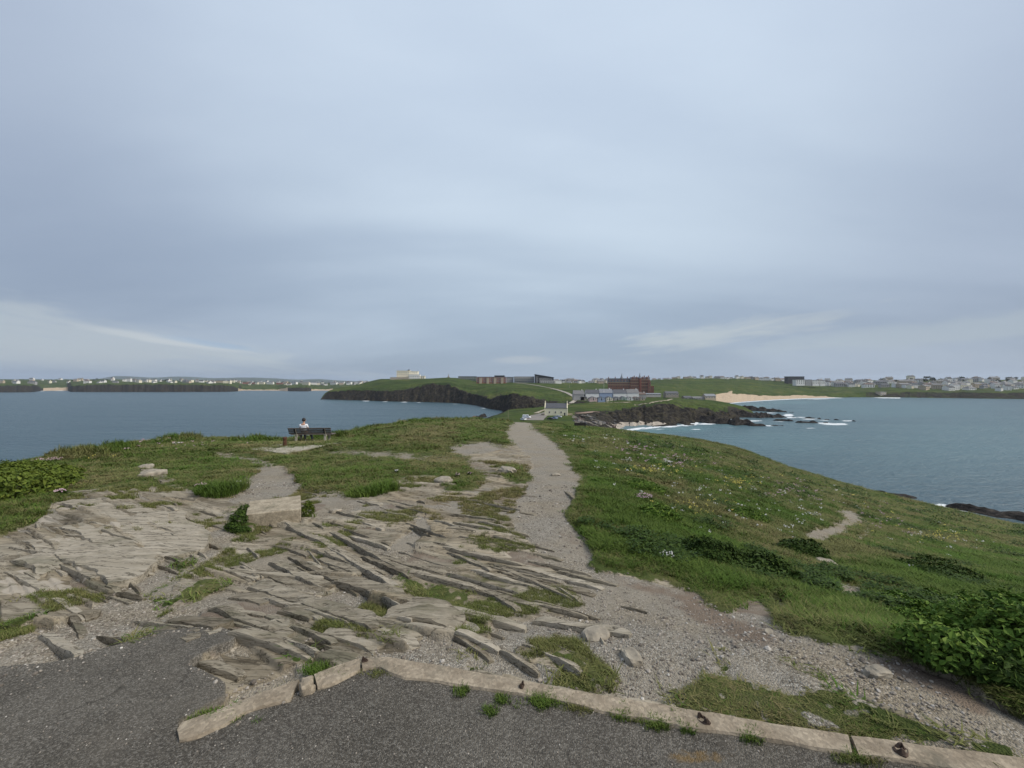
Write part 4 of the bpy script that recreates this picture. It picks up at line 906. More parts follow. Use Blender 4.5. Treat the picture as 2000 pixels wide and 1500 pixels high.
# --- the white hotel on the bay headland
def white_hotel():
    Y = 930.0; p = at(800, 740.6, Y); k = 1.238
    r = empty('clifftop_hotel', p, math.radians(3), label='white and cream flat roofed hotel alone on top of the bay headland', cat='hotel')
    cw, cr = WALLS['cream'], WALLS['white']
    def X(px): return (px - 800) * k
    b = MB(); b.box(X(775), X(800), 0, 16, -4, 20.0); b.box(X(774.6), X(800.2), -0.4, 16.4, 20.0, 20.8); b.build('main_block', WALLS['cream'], r)
    b = MB(); b.box(X(800), X(815.5), 1, 16, -4, 18.6); b.box(X(800.2), X(816), 0.6, 16.4, 18.6, 19.3); b.build('centre_block', cw, r)
    b = MB(); b.box(X(800), X(821), -7, 1, -4, 10.8); b.box(X(800), X(821.4), -7.4, 1, 10.8, 11.5); b.build('front_wing', cr, r)
    b = MB(); b.box(X(821.4), X(829.5), -4, 10, -4, 7.6); b.box(X(821.4), X(830), -4.4, 10.4, 7.6, 8.2); b.build('end_wing', cw, r)
    b = MB(); b.box(X(764), X(800), -7, -0.5, -5, 3.8); b.box(X(763.6), X(800), -7.4, -0.5, 3.8, 4.4); b.build('lower_wing', WALLS['tan'], r)
    b = MB(); b.cone((X(797.5), 5), 2.2, 2.6, 20.0, 22.0, 8); b.cone((X(797.5), 5), 2.6, 0.4, 22.0, 24.2, 8); b.build('roof_tank', ROOFS['dark'], r)
    for z in (4.8, 9.8, 15.2):
        for i in range(7): add_window(r, X(777.2 + i * 3.4), -0.02, z, 1.6, 1.9)
    for z in (12.6, 15.8):
        for i in range(4): add_window(r, X(802.4 + i * 3.6), 0.98, z, 1.5, 1.5)
    for z in (0.6, 5.6):
        for i in range(6): add_window(r, X(802.0 + i * 3.5), -7.02, z, 1.7, 2.2)
    for z in (0.4, 4.0):
        for i in range(2): add_window(r, X(823.5 + i * 3.6), -4.02, z, 2.4, 2.4)
    for i in range(9): add_window(r, X(766 + i * 3.9), -7.02, 0.2, 1.8, 2.0)
white_hotel()

# --- blocks on the skyline between the hotels
def block(name, label, u0, u1, vt, vb, Y, wall, roof, rows, ncol, cat='building', frame='white', depth=14, rz=0.0, extra=None, wfrac=0.55):
    k = Y / F; p = at((u0 + u1) / 2, vb, Y); W = (u1 - u0) * k; H = (vb - vt) * k
    r = empty(name, p, rz, label=label, cat=cat)
    b = MB(); b.box(-W / 2, W / 2, 0, depth, -5, H); b.build('wall', wall, r)
    b = MB(); b.box(-W / 2 - 0.4, W / 2 + 0.4, -0.4, depth + 0.4, H, H + 0.7); ro = b.build('roof', roof, r)
    rh = H / rows; cw = W / ncol
    for j in range(rows):
        for i in range(ncol): add_window(r, -W / 2 + cw * (i + 0.5), -0.02, j * rh + rh * 0.25, cw * wfrac, rh * 0.55, frame)
    if extra: extra(r, ro, W, H, k, depth)
    return r
def pent(r, ro, W, H, k, d):
    b = MB(); b.box(W * 0.10, W * 0.44, 2, d - 1, H + 0.7, H + 3.6); b.build('penthouse', ROOFS['dark'], r)
    for s in (-0.36, -0.12, 0.12, 0.36):
        b = MB(); b.box(W * s - 2.6, W * s + 2.6, -2.0, 0.0, -5, H - 2.0); b.box(W * s - 2.9, W * s + 2.9, -2.3, -0.02, H - 2.0, H - 1.5); b.build('bay', WALLS['tan'], r)
block('apartment_block', 'long red brick apartment block with pale bays on the green skyline', 930.5, 989, 736.5, 747.3, 815, WALLS['brick'], ROOFS['dark'], 3, 14, 'flats', 'white', extra=pent)
block('apartment_block', 'low grey green long building left of the red brick apartments', 895, 930, 735.6, 740.8, 900, simple('green grey cladding', (0.11, 0.14, 0.125)), ROOFS['dark'], 1, 10, 'building')
block('apartment_block', 'small slate grey building just right of the red brick apartments', 989.5, 1003, 736.8, 745, 860, WALLS['grey'], ROOFS['slate'], 2, 4)
def balc(r, ro, W, H, k, d):
    for j in (0.45, 0.80):
        b = MB(); b.box(-W / 2 + 1, W / 2 - 1, -2.2, 0, H * j - 0.4, H * j); b.build('balcony', WALLS['white'], r)
block('apartment_block', 'white balconied flats left of the dark wedge roofed building', 1004, 1043.5, 736.0, 747.4, 850, WALLS['grey'], ROOFS['grey'], 3, 9, 'flats', extra=balc, wfrac=0.7)
def wedge():
    Y = 835.0; k = Y / F; p = at(1063.5, 748.2, Y); W = 36 * k
    r = empty('wedge_building', p, 0.05, label='dark modern building with a roof sloping down to the right', cat='building')
    H = 17 * k
    b = MB(); b.extr([(-W / 2, -4), (W / 2, -4), (W / 2, H * 0.62), (-W / 2, H * 0.97)], 'y', 0, 15); b.build('wall', WALLS['charcoal'], r)
    b = MB(); b.extr([(-W / 2 - 0.8, H * 0.98), (W / 2 + 0.8, H * 0.62), (W / 2 + 0.8, H * 0.62 + 0.8), (-W / 2 - 0.8, H * 0.98 + 0.8)], 'y', -1.5, 16); b.build('roof', ROOFS['dark'], r)
    b = MB(); b.box(-W / 2 + 9, W / 2 + 3, -4.5, -0.02, -4, H * 0.28); b.build('glazed_front', WALLS['grey'], r)
    for i in range(8): add_window(r, -W / 2 + 11.5 + i * 4.0, -4.52, 0.2, 3.2, H * 0.22)
    for j in (0.32, 0.47):
        for i in range(7): add_window(r, -W / 2 + 10 + i * 4.2, -0.02, H * j, 3.0, H * 0.11)
    for j in range(4): add_window(r, -W / 2 + 3.5, -0.02, H * (0.08 + 0.2 * j), 4.0, H * 0.12)
    b = MB(); b.box(W / 2 + 0.02, W / 2 + 17, 0, 12, -5, 5.6); b.box(W / 2 + 0.02, W / 2 + 17.4, -0.4, 12.4, 5.6, 6.1); b.build('side_hall', WALLS['white'], r)
wedge()
def monument():
    p = at(876, 737.8, 930)
    r = empty('monument', p, 0, label='small pointed stone memorial on the green rise beside the white hotel', cat='monument')
    b = MB(); b.box(-3.2, 3.2, -3.2, 3.2, -1, 1.2); b.box(-2.2, 2.2, -2.2, 2.2, 1.2, 2.4); b.build('plinth', WALLS['stone'], r)
    b = MB(); b.cone((0, 0), 1.5, 0.9, 2.4, 5.6, 8); b.cone((0, 0), 0.9, 0.1, 5.6, 10.0, 8); b.build('shaft', WALLS['stone'], r)
monument()

# --- holiday cottages below the red hotel
def holiday(u0, u1, vb, vt, wallk, roofk, label, Y, axis='y', dep=11, rz=0.0, wins=2):
    k = Y / F; W = (u1 - u0) * k; H = (vb - vt) * k
    p = at((u0 + u1) / 2, vb, Y)
    r = empty('holiday_cottage', p, rz, label=label, cat='house', group='holiday cottages below the red hotel')
    hw = H * 0.52
    gable_parts(r, -W / 2, W / 2, 0, dep, hw, H - hw, WALLS[wallk], ROOFS[roofk], 0.4, axis, -2.5)
    if wins:
        b = MB(); b.box(-0.55, 0.55, -0.08, 0.05, -0.4, 2.0); b.build('door', ROOFS['dark'], r)
        for s in (-1, 1): add_window(r, s * W * 0.30, -0.02, hw * 0.30, 1.3, 1.3)
        if axis == 'y': add_window(r, 0, -0.02, hw * 1.02, 1.3, 1.4)
    if axis == 'x':
        b = MB(); b.box(W * 0.30, W * 0.30 + 0.9, dep / 2 - 0.5, dep / 2 + 0.5, H - 0.6, H + 1.2); b.build('chimney', WALLS['white'], r)
    return r
for a in [(1151.5,1166.5,781.2,775.0,'pink','slate','pinkish gabled cottage at the left of the front row under the red hotel'),(1168,1182,781.4,775.2,'blue','slate','blue gabled cottage in the front row under the red hotel'),(1184.5,1197,781.6,774.8,'cream','slate','cream gabled cottage in the middle of the front row under the red hotel'),
          (1200,1212,781.4,775.2,'grey','slate','grey gabled cottage between cream and green ones under the red hotel'),(1213.5,1224,781.2,774.6,'green','slate','pale green gabled cottage in the front row under the red hotel'),(1225,1237,781.0,775.2,'white','grey','white gabled cottage right of the green one under the red hotel'),(1239,1249,780.6,775.2,'stone','brown','stone cottage with brown roof near the right end of the front row'),(1250.5,1260,780.2,775.4,'tan','brown','tan cottage with brown roof at the right end of the front row')]:
    holiday(*a, Y=438)
for a in [(1120,1141,777.5,762.8,'grey','grey','grey long roofed cottage at the far left of the cottage group'),(1134,1146,779.5,771,'stone','slate','stone cottage with slate roof left of the pink gable'),(1144,1170,774.8,761.3,'white','slate','slate roofed cottage row behind the pink gable'),(1171,1196,774.8,760.0,'blue','lead','pale blue cottage row behind the blue and cream gables'),
          (1198,1224,774.6,761.0,'white','slate','slate roofed cottage row behind the green gable'),(1225,1248,774.2,760.5,'white','grey','white cottage row close under the red hotel'),(1248,1262,774.2,767,'grey','brown','brown roofed low cottage under the right end of the red hotel')]:
    holiday(*a, Y=458, axis='x', dep=8, wins=0)
# beach buildings
for a in [(1262,1292,771.5,768.2,'grey','lead','long low grey wall building right of the cottage group'),(1300,1326,772.5,764.5,'stone','slate','grey stone building with slate roof above the rocky point'),(1336,1352,780.0,773.6,'stone','slate','small stone house beside the sandy track by the beach'),(1353,1376,779.6,774.8,'grey','grey','low grey cafe building beside the surf beach'),(1377,1399,778.2,769.6,'tan','lead','surf beach pavilion with pale grey roof at the sand edge')]:
    u0, u1, vb, vt, wk, rk, lb = a
    Y = 560.0; k = Y / F; W = (u1 - u0) * k; H = (vb - vt) * k
    r = empty('beach_building', at((u0 + u1) / 2, vb, Y), 0.1, label=lb, cat='building', group='buildings by the surf beach')
    gable_parts(r, -W / 2, W / 2, 0, 8, H * 0.55, H * 0.45, WALLS[wk], ROOFS[rk], 0.4, 'x', -3.0)
    n = max(2, int(W / 4))
    for i in range(n): add_window(r, -W / 2 + W * (i + 0.5) / n, -0.02, H * 0.12, W / n * 0.55, H * 0.3)

# --- far houses: one mesh each, too small to show parts
def house_mesh(w, d, h, rh, wall, roof, hip=False, chim=True):
    b = MB()
    b.box(-w / 2, w / 2, -d / 2, d / 2, -3.5, h, 0)
    o = 0.4
    if hip:
        b.add([(-w / 2 - o, -d / 2 - o, h), (w / 2 + o, -d / 2 - o, h), (w / 2 + o, d / 2 + o, h), (-w / 2 - o, d / 2 + o, h), (-w / 2 + d * 0.45, 0, h + rh), (w / 2 - d * 0.45, 0, h + rh)],
              [(0, 1, 5, 4), (1, 2, 5), (2, 3, 4, 5), (3, 0, 4), (3, 2, 1, 0)], 1)
    else:
        b.extr([(-d / 2 - o, h - 0.2), (d / 2 + o, h - 0.2), (0, h + rh)], 'x', -w / 2 - 0.2, w / 2 + 0.2, 1)
        b.extr([(-d / 2, h - 0.3), (d / 2, h - 0.3), (0, h + rh - 0.25)], 'x', -w / 2 - 0.25, w / 2 + 0.25, 0)
    if chim: b.box(w * 0.3, w * 0.3 + 0.9, -0.5, 0.5, h, h + rh + 1.2, 0)
    nwin = max(2, int(w / 3.2))
    for fl in range(max(1, int(h / 2.7))):
        for i in range(nwin):
            x = -w / 2 + w * (i + 0.5) / nwin
            b.box(x - 0.65, x + 0.65, -d / 2 - 0.06, -d / 2 + 0.05, fl * 2.7 + 0.9, fl * 2.7 + 2.2, 2)
    return b.mesh('house', [wall, roof, MAT_GLASS])
HV = []; HD = {}
for i in range(18):
    wk = random.choice(['white', 'white', 'white', 'cream', 'white', 'cream', 'grey', 'tan', 'white']); rk = random.choice(['slate', 'slate', 'grey', 'brown', 'dark', 'slate'])
    HV.append(house_mesh(random.uniform(8, 18), random.uniform(7, 10), random.choice([3.0, 5.4, 5.6, 5.6, 8.0]), random.uniform(2.2, 3.6), WALLS[wk], ROOFS[rk], random.random() < 0.35)); HD[HV[-1].name] = (wk, {'slate': 'slate', 'grey': 'pale grey', 'brown': 'brown', 'dark': 'blackish'}[rk])
def where_left(u): return 'near the left picture edge' if u < 136 else 'above the long dark cliff' if u < 462 else 'behind the far beaches' if u < 640 else 'just left of the bay headland'
def where_right(u): return 'at its left end' if u < 1700 else 'around the long white terrace' if u < 1850 else 'near the right picture edge'
FLATS = [house_mesh(random.uniform(26, 44), 13, random.choice([8, 10.8, 13.5]), random.uniform(1.0, 3), WALLS[w], ROOFS[q], True, False) for w, q in (('white', 'slate'), ('cream', 'grey'), ('white', 'dark'), ('tan', 'slate'), ('brick', 'slate'), ('grey', 'dark'))]
def put(mesh, u, v, terr, label, group, cat='house', name='house', s=1.0, rz=None, dz=0.0):
    p = hit(u, v, [terr])
    if p is None: return None
    o = link(name, mesh); o.location = (p.x, p.y, p.z + dz); o.rotation_euler = (0, 0, random.uniform(-0.5, 0.5) if rz is None else rz); o.scale = (s, s, s)
    tag(o, label, cat, group); return o
def bumpu(u, pts): return float(np.interp(u, [q[0] for q in pts], [q[1] for q in pts]))
# left town (the ground climbs from the cliff top to the skyline)
for i in range(112):
    u = random.uniform(0, 745) if i < 84 else random.uniform(440, 745)
    lo = bumpu(u, [(0,749.5),(80,750),(140,749),(300,747.5),(460,749),(480,752),(560,752),(640,753),(745,750)]); hi = bumpu(u, [(0,741.2),(200,741.6),(300,743),(460,744.6),(600,747.2),(745,746.6)])
    m_ = random.choice(HV); w_, r_ = HD[m_.name]
    put(m_, u, hi + (lo - hi) * random.random() ** 0.8, FARTOWN, 'tiny %s house with %s roof, far left town %s' % (w_, r_, where_left(u)), 'houses of the far left town', s=random.uniform(1.1, 1.6))
for u, v, k in [(285,746.2,0),(300,746.0,2),(372,747.2,1),(430,747.5,3),(480,750,4),(495,750,4),(510,750.4,1),(528,750.6,0),(546,750.6,4),(575,750.8,0),(598,751.4,1),(612,751.6,0),(630,752,5),(652,751.4,0),(668,750.6,2),(682,750.2,0),(700,749.6,0),(715,748.2,2),(732,747.6,0)]:
    put(FLATS[k], u, v, FARTOWN, '%s block of flats in the far left town %s' % (('white', 'cream', 'bright white', 'tan', 'brick red', 'grey')[k], where_left(u)), 'large blocks of the far left town', 'flats', 'apartment_block', 0.9)
# skyline village between wedge building and red hotel
for i in range(38):
    u = random.uniform(1082, 1196); v = random.uniform(748.6, 750.5) if u > 1100 else 748.8
    p = at(u, v - random.uniform(0, 1.2), random.uniform(905, 985))
    m_ = random.choice(HV); w_, r_ = HD[m_.name]; o = link('house', m_); o.location = p; o.rotation_euler = (0, 0, random.uniform(-0.4, 0.4)); o.scale = (1.0, 1.0, 1.1)
    tag(o, 'small %s house with %s roof on the skyline %s' % (w_, r_, 'beside the dark wedge building' if u < 1125 else 'close left of the red hotel' if u > 1165 else 'midway to the red hotel'), 'house', 'skyline houses left of the red hotel')
# sparse row on the links skyline
for i in range(26):
    u = 1278 + i * 10.0 + random.uniform(-3, 3)
    v = bumpu(u, [(1270,742.6),(1330,740),(1400,739),(1500,740.6),(1540,742.5)])
    p = at(u, v + 0.4, 1185)
    m_ = random.choice(HV); w_, r_ = HD[m_.name]; o = link('house', m_); o.location = p; o.rotation_euler = (0, 0, random.uniform(-0.3, 0.3)); o.scale = (1, 1, 0.95)
    tag(o, 'low %s house with %s roof on the links skyline %s' % (w_, r_, 'right of the red hotel' if u < 1350 else 'near the tall dark block' if u > 1450 else 'over mid links'), 'house', 'houses along the links skyline')
# right town
for i in range(122):
    u = random.uniform(1598, 2010)
    lo = bumpu(u, [(1598,754),(1650,758),(1700,757.5),(1760,758.5),(1850,763),(2010,765)]); hi = bumpu(u, [(1598,746.5),(1650,746.8),(1700,744.4),(1760,742.4),(2010,742.2)])
    m_ = random.choice(HV); w_, r_ = HD[m_.name]
    put(m_, u, hi + (lo - hi) * random.random(), LINKS, 'small %s house with %s roof, right shore town %s' % (w_, r_, where_right(u)), 'houses of the far right town', s=random.uniform(1.15, 1.65))
block('hotel_block', 'tall dark block at the left end of the right hand town', 1538.5, 1571, 735.6, 747.5, 1120, WALLS['charcoal'], ROOFS['dark'], 4, 8, 'hotel', 'charcoal')
for i, (u0, u1, vt, vb, lb) in enumerate([(1555,1572,741.6,749.8,'white flats directly in front of the tall dark block'),(1573,1585,741.8,750,'pale narrow flats second from the dark block'),(1587,1600,742.6,750.4,'pale narrow flats third from the dark block'),(1602,1612,743.4,750.4,'small white flats at the right end of the pale row')]):
    block('apartment_block', lb, u0, u1, vt, vb, 1060, WALLS['white' if i != 1 else 'grey'], ROOFS['grey'], 3, 4, 'flats', wfrac=0.5)
block('terrace_row', 'long bright white terraced building above the right shore', 1769, 1835, 751.6, 759.8, 985, WALLS['white'], ROOFS['slate'], 3, 18, 'terrace', wfrac=0.45)
block('clubhouse', 'isolated tan building on the slope above the right waterline', 1720, 1731, 765.5, 772.2, 925, WALLS['tan'], ROOFS['grey'], 2, 3, 'building')
# poles
def pole(u, vb, vt, Y, r, label, mat, name='flagpole'):
    p = at(u, vb, Y); h = (vb - vt) * Y / F
    b = MB(); b.cone((0, 0), r * 1.6, r * 1.6, -1.0, 0.3, 8); b.cone((0, 0), r, r * 0.6, 0.3, h, 8); b.cone((0, 0), r * 1.2, r * 1.2, h, h + r * 2, 8)
    o = b.build(name, mat); o.location = p; tag(o, label, 'pole')
pole(1179.5, 764, 744.5, 450, 0.12, 'thin white flagpole standing among the holiday cottages', MAT_FRAME)
pole(992.5, 821, 800, 226, 0.06, 'thin wooden post beside the path left of the white van', WALLS['tan'], 'post')
pole(1112.3, 756, 749.8, 700, 0.14, 'short pale post on the green slope left of the cottages', WALLS['tan'], 'post')

# --- roads and tracks draped on the ground
def drape(name, pts, width, mat, label, terr, lift=0.12, kind='structure'):
    P3 = []
    n = len(pts)
    uu = np.array([q[0] for q in pts], float); vv = np.array([q[1] for q in pts], float); t = np.arange(n)
    tt = np.linspace(0, n - 1, n * 6); uu = np.interp(tt, t, uu); vv = np.interp(tt, t, vv)
    for a, c in zip(uu, vv):
        h = hit(a, c, terr)
        if h is not None: P3.append(h)
    if len(P3) < 3: return
    P3 = [(P3[max(i - 1, 0)] + P3[i] + P3[min(i + 1, len(P3) - 1)]) / 3 for i in range(len(P3))]
    b = MB(); vs = []; cols_ = 5
    for i, q in enumerate(P3):
        d = P3[min(i + 1, len(P3) - 1)] - P3[max(i - 1, 0)]; d.z = 0
        if d.length < 1e-6: d = Vector((1, 0, 0))
        nrm = Vector((-d.y, d.x, 0)).normalized()
        for j in range(cols_):
            w = width * (j / (cols_ - 1) - 0.5); x, y = q.x + nrm.x * w, q.y + nrm.y * w
            z = max([g for g in (t_.zat(x, y) for t_ in terr) if g is not None] or [q.z])
            vs.append((x, y, z + lift))
    fs = [(i * cols_ + j, (i + 1) * cols_ + j, (i + 1) * cols_ + j + 1, i * cols_ + j + 1) for i in range(len(P3) - 1) for j in range(cols_ - 1)]
    b.add(vs, fs); o = b.build(name, mat); tag(o, label, kind=kind); return o
T_ALL = [HEADLAND2, ISTH, POINT, LINKS]
drape('road', [(1006,746.9+1.6),(1030,750.5),(1055,754.5),(1075,758.5),(1095,763.5),(1110,769),(1120,775),(1126,781),(1122,786),(1114,788.5)], 5.0, MAT_ROAD, 'pale lane curving down the green slope to the cottage', T_ALL, 0.6)
drape('road', [(1114,789),(1098,793),(1075,797),(1058,803),(1046,808)], 4.0, MAT_TRACK, 'sandy track running behind the cottage to the car park', T_ALL, 0.35)
drape('car_park', [(1080,804),(1066,808),(1052,812),(1044,817),(1040,821)], 13.0, MAT_CARPARK, 'gravel car park beside the cream cottage', [ISTH], 0.12)
drape('track', [(1238,792.2),(1255,790),(1275,786.5),(1287,784.2),(1300,782.8),(1315,779.5)], 3.0, MAT_TRACK, 'pale track along the top of the rocky point', T_ALL, 0.4)
drape('track', [(1150,788.5),(1175,787),(1200,787),(1232,786)], 2.2, MAT_TRACK, 'thin path below the holiday cottages', T_ALL, 0.4)
drape('track', [(1124,808),(1140,807),(1156,805),(1168,804.5)], 4.0, simple('bare brown earth', (0.24, 0.17, 0.13), 0.95), 'bare brown earth terrace right of the cottage', T_ALL, 0.3)
drape('cove_beach', [(1200,835),(1225,832.5),(1250,831),(1275,830),(1300,829)], 8.0, MAT_BEACH, 'little grey sand beach under the rocky cliffs', [POINT, ISTH], 0.25)
# ------------------------------------------------------------------ reefs and sea rocks
def sea_rock(u0, v0, u1, v1, wid, hgt, label, seed, name='reef_rock', cat='rock', group=None, mat=None):
    a = at(u0, v0, ys(v0)); c = at(u1, v1, ys(v1)); ctr = (a + c) / 2; d = c - a; Ln = max(d.length, 2.0); ang = math.atan2(d.y, d.x)
    n = max(16, int(Ln / 1.2)); n = min(n, 90); m = 11
    S = np.linspace(-0.5, 0.5, n)[:, None]; W = np.linspace(-1, 1, m)[None, :]
    taper = np.clip(1 - np.abs(S * 2) ** 2.5, 0, 1) ** 0.6
    xl = S * Ln; off = 0.35 * wid * fbm(xl / 6 + seed, xl * 0 + seed, seed, 3)
    yl = W * wid * 0.5 * taper * (1 + 0.5 * fbm(xl / 4, W * 0 + seed, seed + 1, 3)) + off
    prof = np.clip(1 - np.abs(W) ** 1.5, 0, 1)
    z = hgt * taper * prof * (0.75 + 0.6 * fbm(xl / 5 + 3, yl / 2.5, seed + 2, 4)) + 0.5 * fbm(xl / 1.5, yl / 1.5, seed + 3, 3) * prof * taper - 0.5
    z = np.where(np.abs(W) > 0.99, -1.2, z)
    me = grid_mesh(name, xl + 0 * W, yl, z, mat or MAT_SEAROCK, smooth=False)
    o = link(name, me); o.location = (ctr.x, ctr.y, SEA); o.rotation_euler = (0, 0, ang); tag(o, label, cat, group)
    return o
G = 'black reef rocks off the point'
for i, q in enumerate([(1330,822,1498,832.5,15,6.0,'longest black reef ridge running out nearest to us from the point'),(1350,812,1540,815.5,18,6.5,'thick black reef ridge in the middle running out from the point'),(1380,797,1540,805.5,18,6.0,'far black reef ridge nearest the surf beach'),(1504,831.2,1532,831.6,4,1.6,'small low rock just off the tip of the nearest reef ridge'),
                       (1508,821.5,1552,822.5,5,3.0,'dark rock islet off the tip of the middle reef ridge'),(1552,825.6,1600,826.2,4.5,2.6,'long low dark islet beyond the middle reef ridge'),(1606,825.8,1619,826,3,1.6,'little rock at the end of the long low islet'),(1541,805.6,1551,805.8,3,1.6,'small rock off the tip of the far reef ridge'),(1546,814.8,1554,815.2,3,1.8,'small rock in white water off the middle ridge'),
                       (1570,816.8,1594,817.6,4,1.8,'flat dark rock awash in a line of outer skerries'),(1596,817.8,1604,818.2,3,1.6,'rounded little skerry in the outer line, second from land'),(1609,819.8,1621,820.2,3,1.6,'little skerry in the outer line, third from land'),(1627,820,1641,820.4,3,1.6,'low skerry near the outer end of the line'),(1664,822.4,1673,823,3,1.5,'outermost lone rock at the end of the skerries')]):
    sea_rock(*q[:6], q[6], 300 + i * 7, group=G)
sea_rock(1842, 986, 2070, 1030, 7, 2.9, 'black rock shelf at the water edge below the right hand slope', 411, 'shore_rock')
sea_rock(1690, 962, 1800, 976, 5, 2.2, 'small black shore rock half hidden behind the brow of the slope', 421, 'shore_rock')
for i, q in enumerate([(921,815.2,931,814.6,5,4.0,'brown rock stack at the waterline left of the van'),(930,816.5,950,814,6,4.6,'dark jagged rock beside the brown stack left of the van')]):
    sea_rock(*q[:6], q[6], 500 + i, 'shore_rock', mat=MAT_SEAROCK if i else simple('brown cliff rock', (0.16, 0.10, 0.075), 0.9, 0.4, 1.0))
# strata slabs on the cottage cliff and cove: long tilted ribs
for i in range(34):
    u = 1128 + random.random() * 78; v = 812 + random.random() * 20
    p = hit(u, v, [ISTH, POINT])
    if p is None: continue
    Ln = random.uniform(3, 9); b = MB(); n = 9
    top = []
    for j in range(n + 1):
        t = j / n; top.append((Ln * (t - 0.5), random.uniform(-0.7, 0.7), random.uniform(0.2, 1.0) * (1 - 0.6 * t)))
    vs = []
    for (x, y, z) in top: vs += [(x, y - 0.9, -1.2), (x, y - 0.35, z), (x, y + 0.8, z * 0.6), (x, y + 1.6, -1.0)]
    fs = [(4 * j + q, 4 * j + 4 + q, 4 * j + 5 + q, 4 * j + 1 + q) for j in range(n) for q in range(3)] + [(0, 1, 2, 3), (4 * n + 3, 4 * n + 2, 4 * n + 1, 4 * n)]
    b.add(vs, fs); o = b.build('rock_rib', random.choice([MAT_SEAROCK, WALLS['stone'], ROOFS['brown'], ROOFS['grey']])); o.location = p; o.rotation_euler = (0, random.uniform(0.1, 0.4), random.uniform(-0.5, 0.1))
    tag(o, 'tilted rib of striped rock on the low cliff between the cottage and the cove', 'rock', 'rock ribs beside the cottage')

# ------------------------------------------------------------------ vehicles by the cottage
GLOSSY = {}
def paint(name, c):
    m, nt, b = new_mat(name); setin(nt, b, Base_Color=c, Roughness=0.3, Specular_IOR_Level=0.5, Coat_Weight=0.4); return m
MAT_TYRE = simple('tyre rubber', (0.02, 0.02, 0.02), 0.9); MAT_RIM = simple('wheel rim', (0.4, 0.4, 0.42), 0.4, metallic=0.6)
def wheel(parent, x, y, r=0.33, w=0.22):
    b = MB(); vs = []; n = 14
    b.tube((x - w / 2, y, r), (x + w / 2, y, r), r, n=n)
    t = b.build('wheel', MAT_TYRE, parent)
    b = MB(); s = 1 if x > 0 else -1
    b.tube((x + s * (w / 2 - 0.02), y, r), (x + s * (w / 2 + 0.015), y, r), r * 0.6, n=n); b.build('rim', MAT_RIM, t)
def vehicle(name, label, u, v, rz, body, prof, glass, W, wheels, cat, pm, lamps):
    p = hit(u, v, [ISTH]); p.z += 0.12
    r = empty(name, p, rz, label=label, cat=cat)
    # side profile (y, z) lofted to a slightly narrower roof
    b = MB(); n = len(prof); hw = W / 2
    def half(z): return hw * (1.0 if z < 0.95 else 1.0 - 0.14 * (z - 0.95) / 0.6)
    vs = [(-half(z), y, z) for y, z in prof] + [(half(z), y, z) for y, z in prof]
    b.add(vs, [tuple(range(n)), tuple(range(2 * n - 1, n - 1, -1))] + [(i, n + i, n + (i + 1) % n, (i + 1) % n) for i in range(n)])
    o = b.build('body', pm, r); bevel(o, 0.06, 2)
    for nm, pts in glass:
        b = MB(); k = len(pts)
        if nm == 'side_window':
            for s in (-1, 1):
                b = MB(); q = [(s * (half(z) + 0.012), y, z) for y, z in pts]
                b.add(q + [(x - s * 0.05, y, z) for x, y, z in q], [tuple(range(k)), tuple(range(2 * k - 1, k - 1, -1))] + [(i, k + i, k + (i + 1) % k, (i + 1) % k) for i in range(k)]); b.build(nm, MAT_GLASS, r)
        else:
            (ya, za), (yb, zb) = pts; e = 0.10
            dy = -0.02 if ya < 0 else 0.02
            q = [(-half(za) + e, ya + dy, za), (half(za) - e, ya + dy, za), (half(zb) - e, yb + dy, zb + 0.01), (-half(zb) + e, yb + dy, zb + 0.01)]
            b.add(q + [(x, y - dy * 3, z - 0.03) for x, y, z in q], [(0, 1, 2, 3), (7, 6, 5, 4), (0, 4, 5, 1), (1, 5, 6, 2), (2, 6, 7, 3), (3, 7, 4, 0)]); b.build(nm, MAT_GLASS, r)
    for x in (-hw + 0.12, hw - 0.12):
        for y in wheels: wheel(r, x, y)
    for nm, y, z, m in lamps:
        for s in (-1, 1):
            b = MB(); b.box(s * hw * 0.72 - 0.14, s * hw * 0.72 + 0.14, y - 0.04, y + 0.04, z - 0.09, z + 0.09); b.build(nm, m, r)
    return r
MAT_HEAD = simple('lamp glass', (0.7, 0.7, 0.68), 0.2); MAT_TAIL = simple('tail lamp red', (0.35, 0.02, 0.02), 0.3)
car_prof = [(-2.05, 0.25), (-2.1, 0.6), (-2.0, 0.85), (-1.15, 0.98), (-0.45, 1.45), (0.9, 1.47), (1.75, 1.0), (2.05, 0.92), (2.1, 0.5), (2.05, 0.25)]
car_glass = [('side_window', [(-0.95, 1.0), (-0.42, 1.36), (0.85, 1.38), (1.45, 1.02)]), ('windscreen', [(-1.15, 0.99), (-0.48, 1.43)]), ('rear_window', [(1.72, 1.02), (0.95, 1.45)])]
car_lamps = [('headlight', -2.07, 0.68, MAT_HEAD), ('tail_light', 2.06, 0.78, MAT_TAIL)]
van_prof = [(-2.6, 0.3), (-2.65, 0.8), (-2.45, 1.1), (-1.95, 1.25), (-1.35, 1.95), (-1.0, 2.15), (2.5, 2.2), (2.62, 1.2), (2.6, 0.3)]
van_glass = [('side_window', [(-1.75, 1.3), (-1.25, 1.85), (-0.4, 1.9), (-0.4, 1.3)]), ('windscreen', [(-1.95, 1.26), (-1.38, 1.92)]), ('rear_window', [(2.63, 1.3), (2.53, 2.0)])]
vehicle('van', 'white camper van parked at the end of the gravel path', 1028.5, 817.0, math.radians(62), None, van_prof, van_glass, 2.0, (-1.65, 1.6), 'van', paint('white van paint', (0.78, 0.79, 0.80)), [('headlight', -2.62, 0.85, MAT_HEAD), ('tail_light', 2.62, 0.9, MAT_TAIL)])
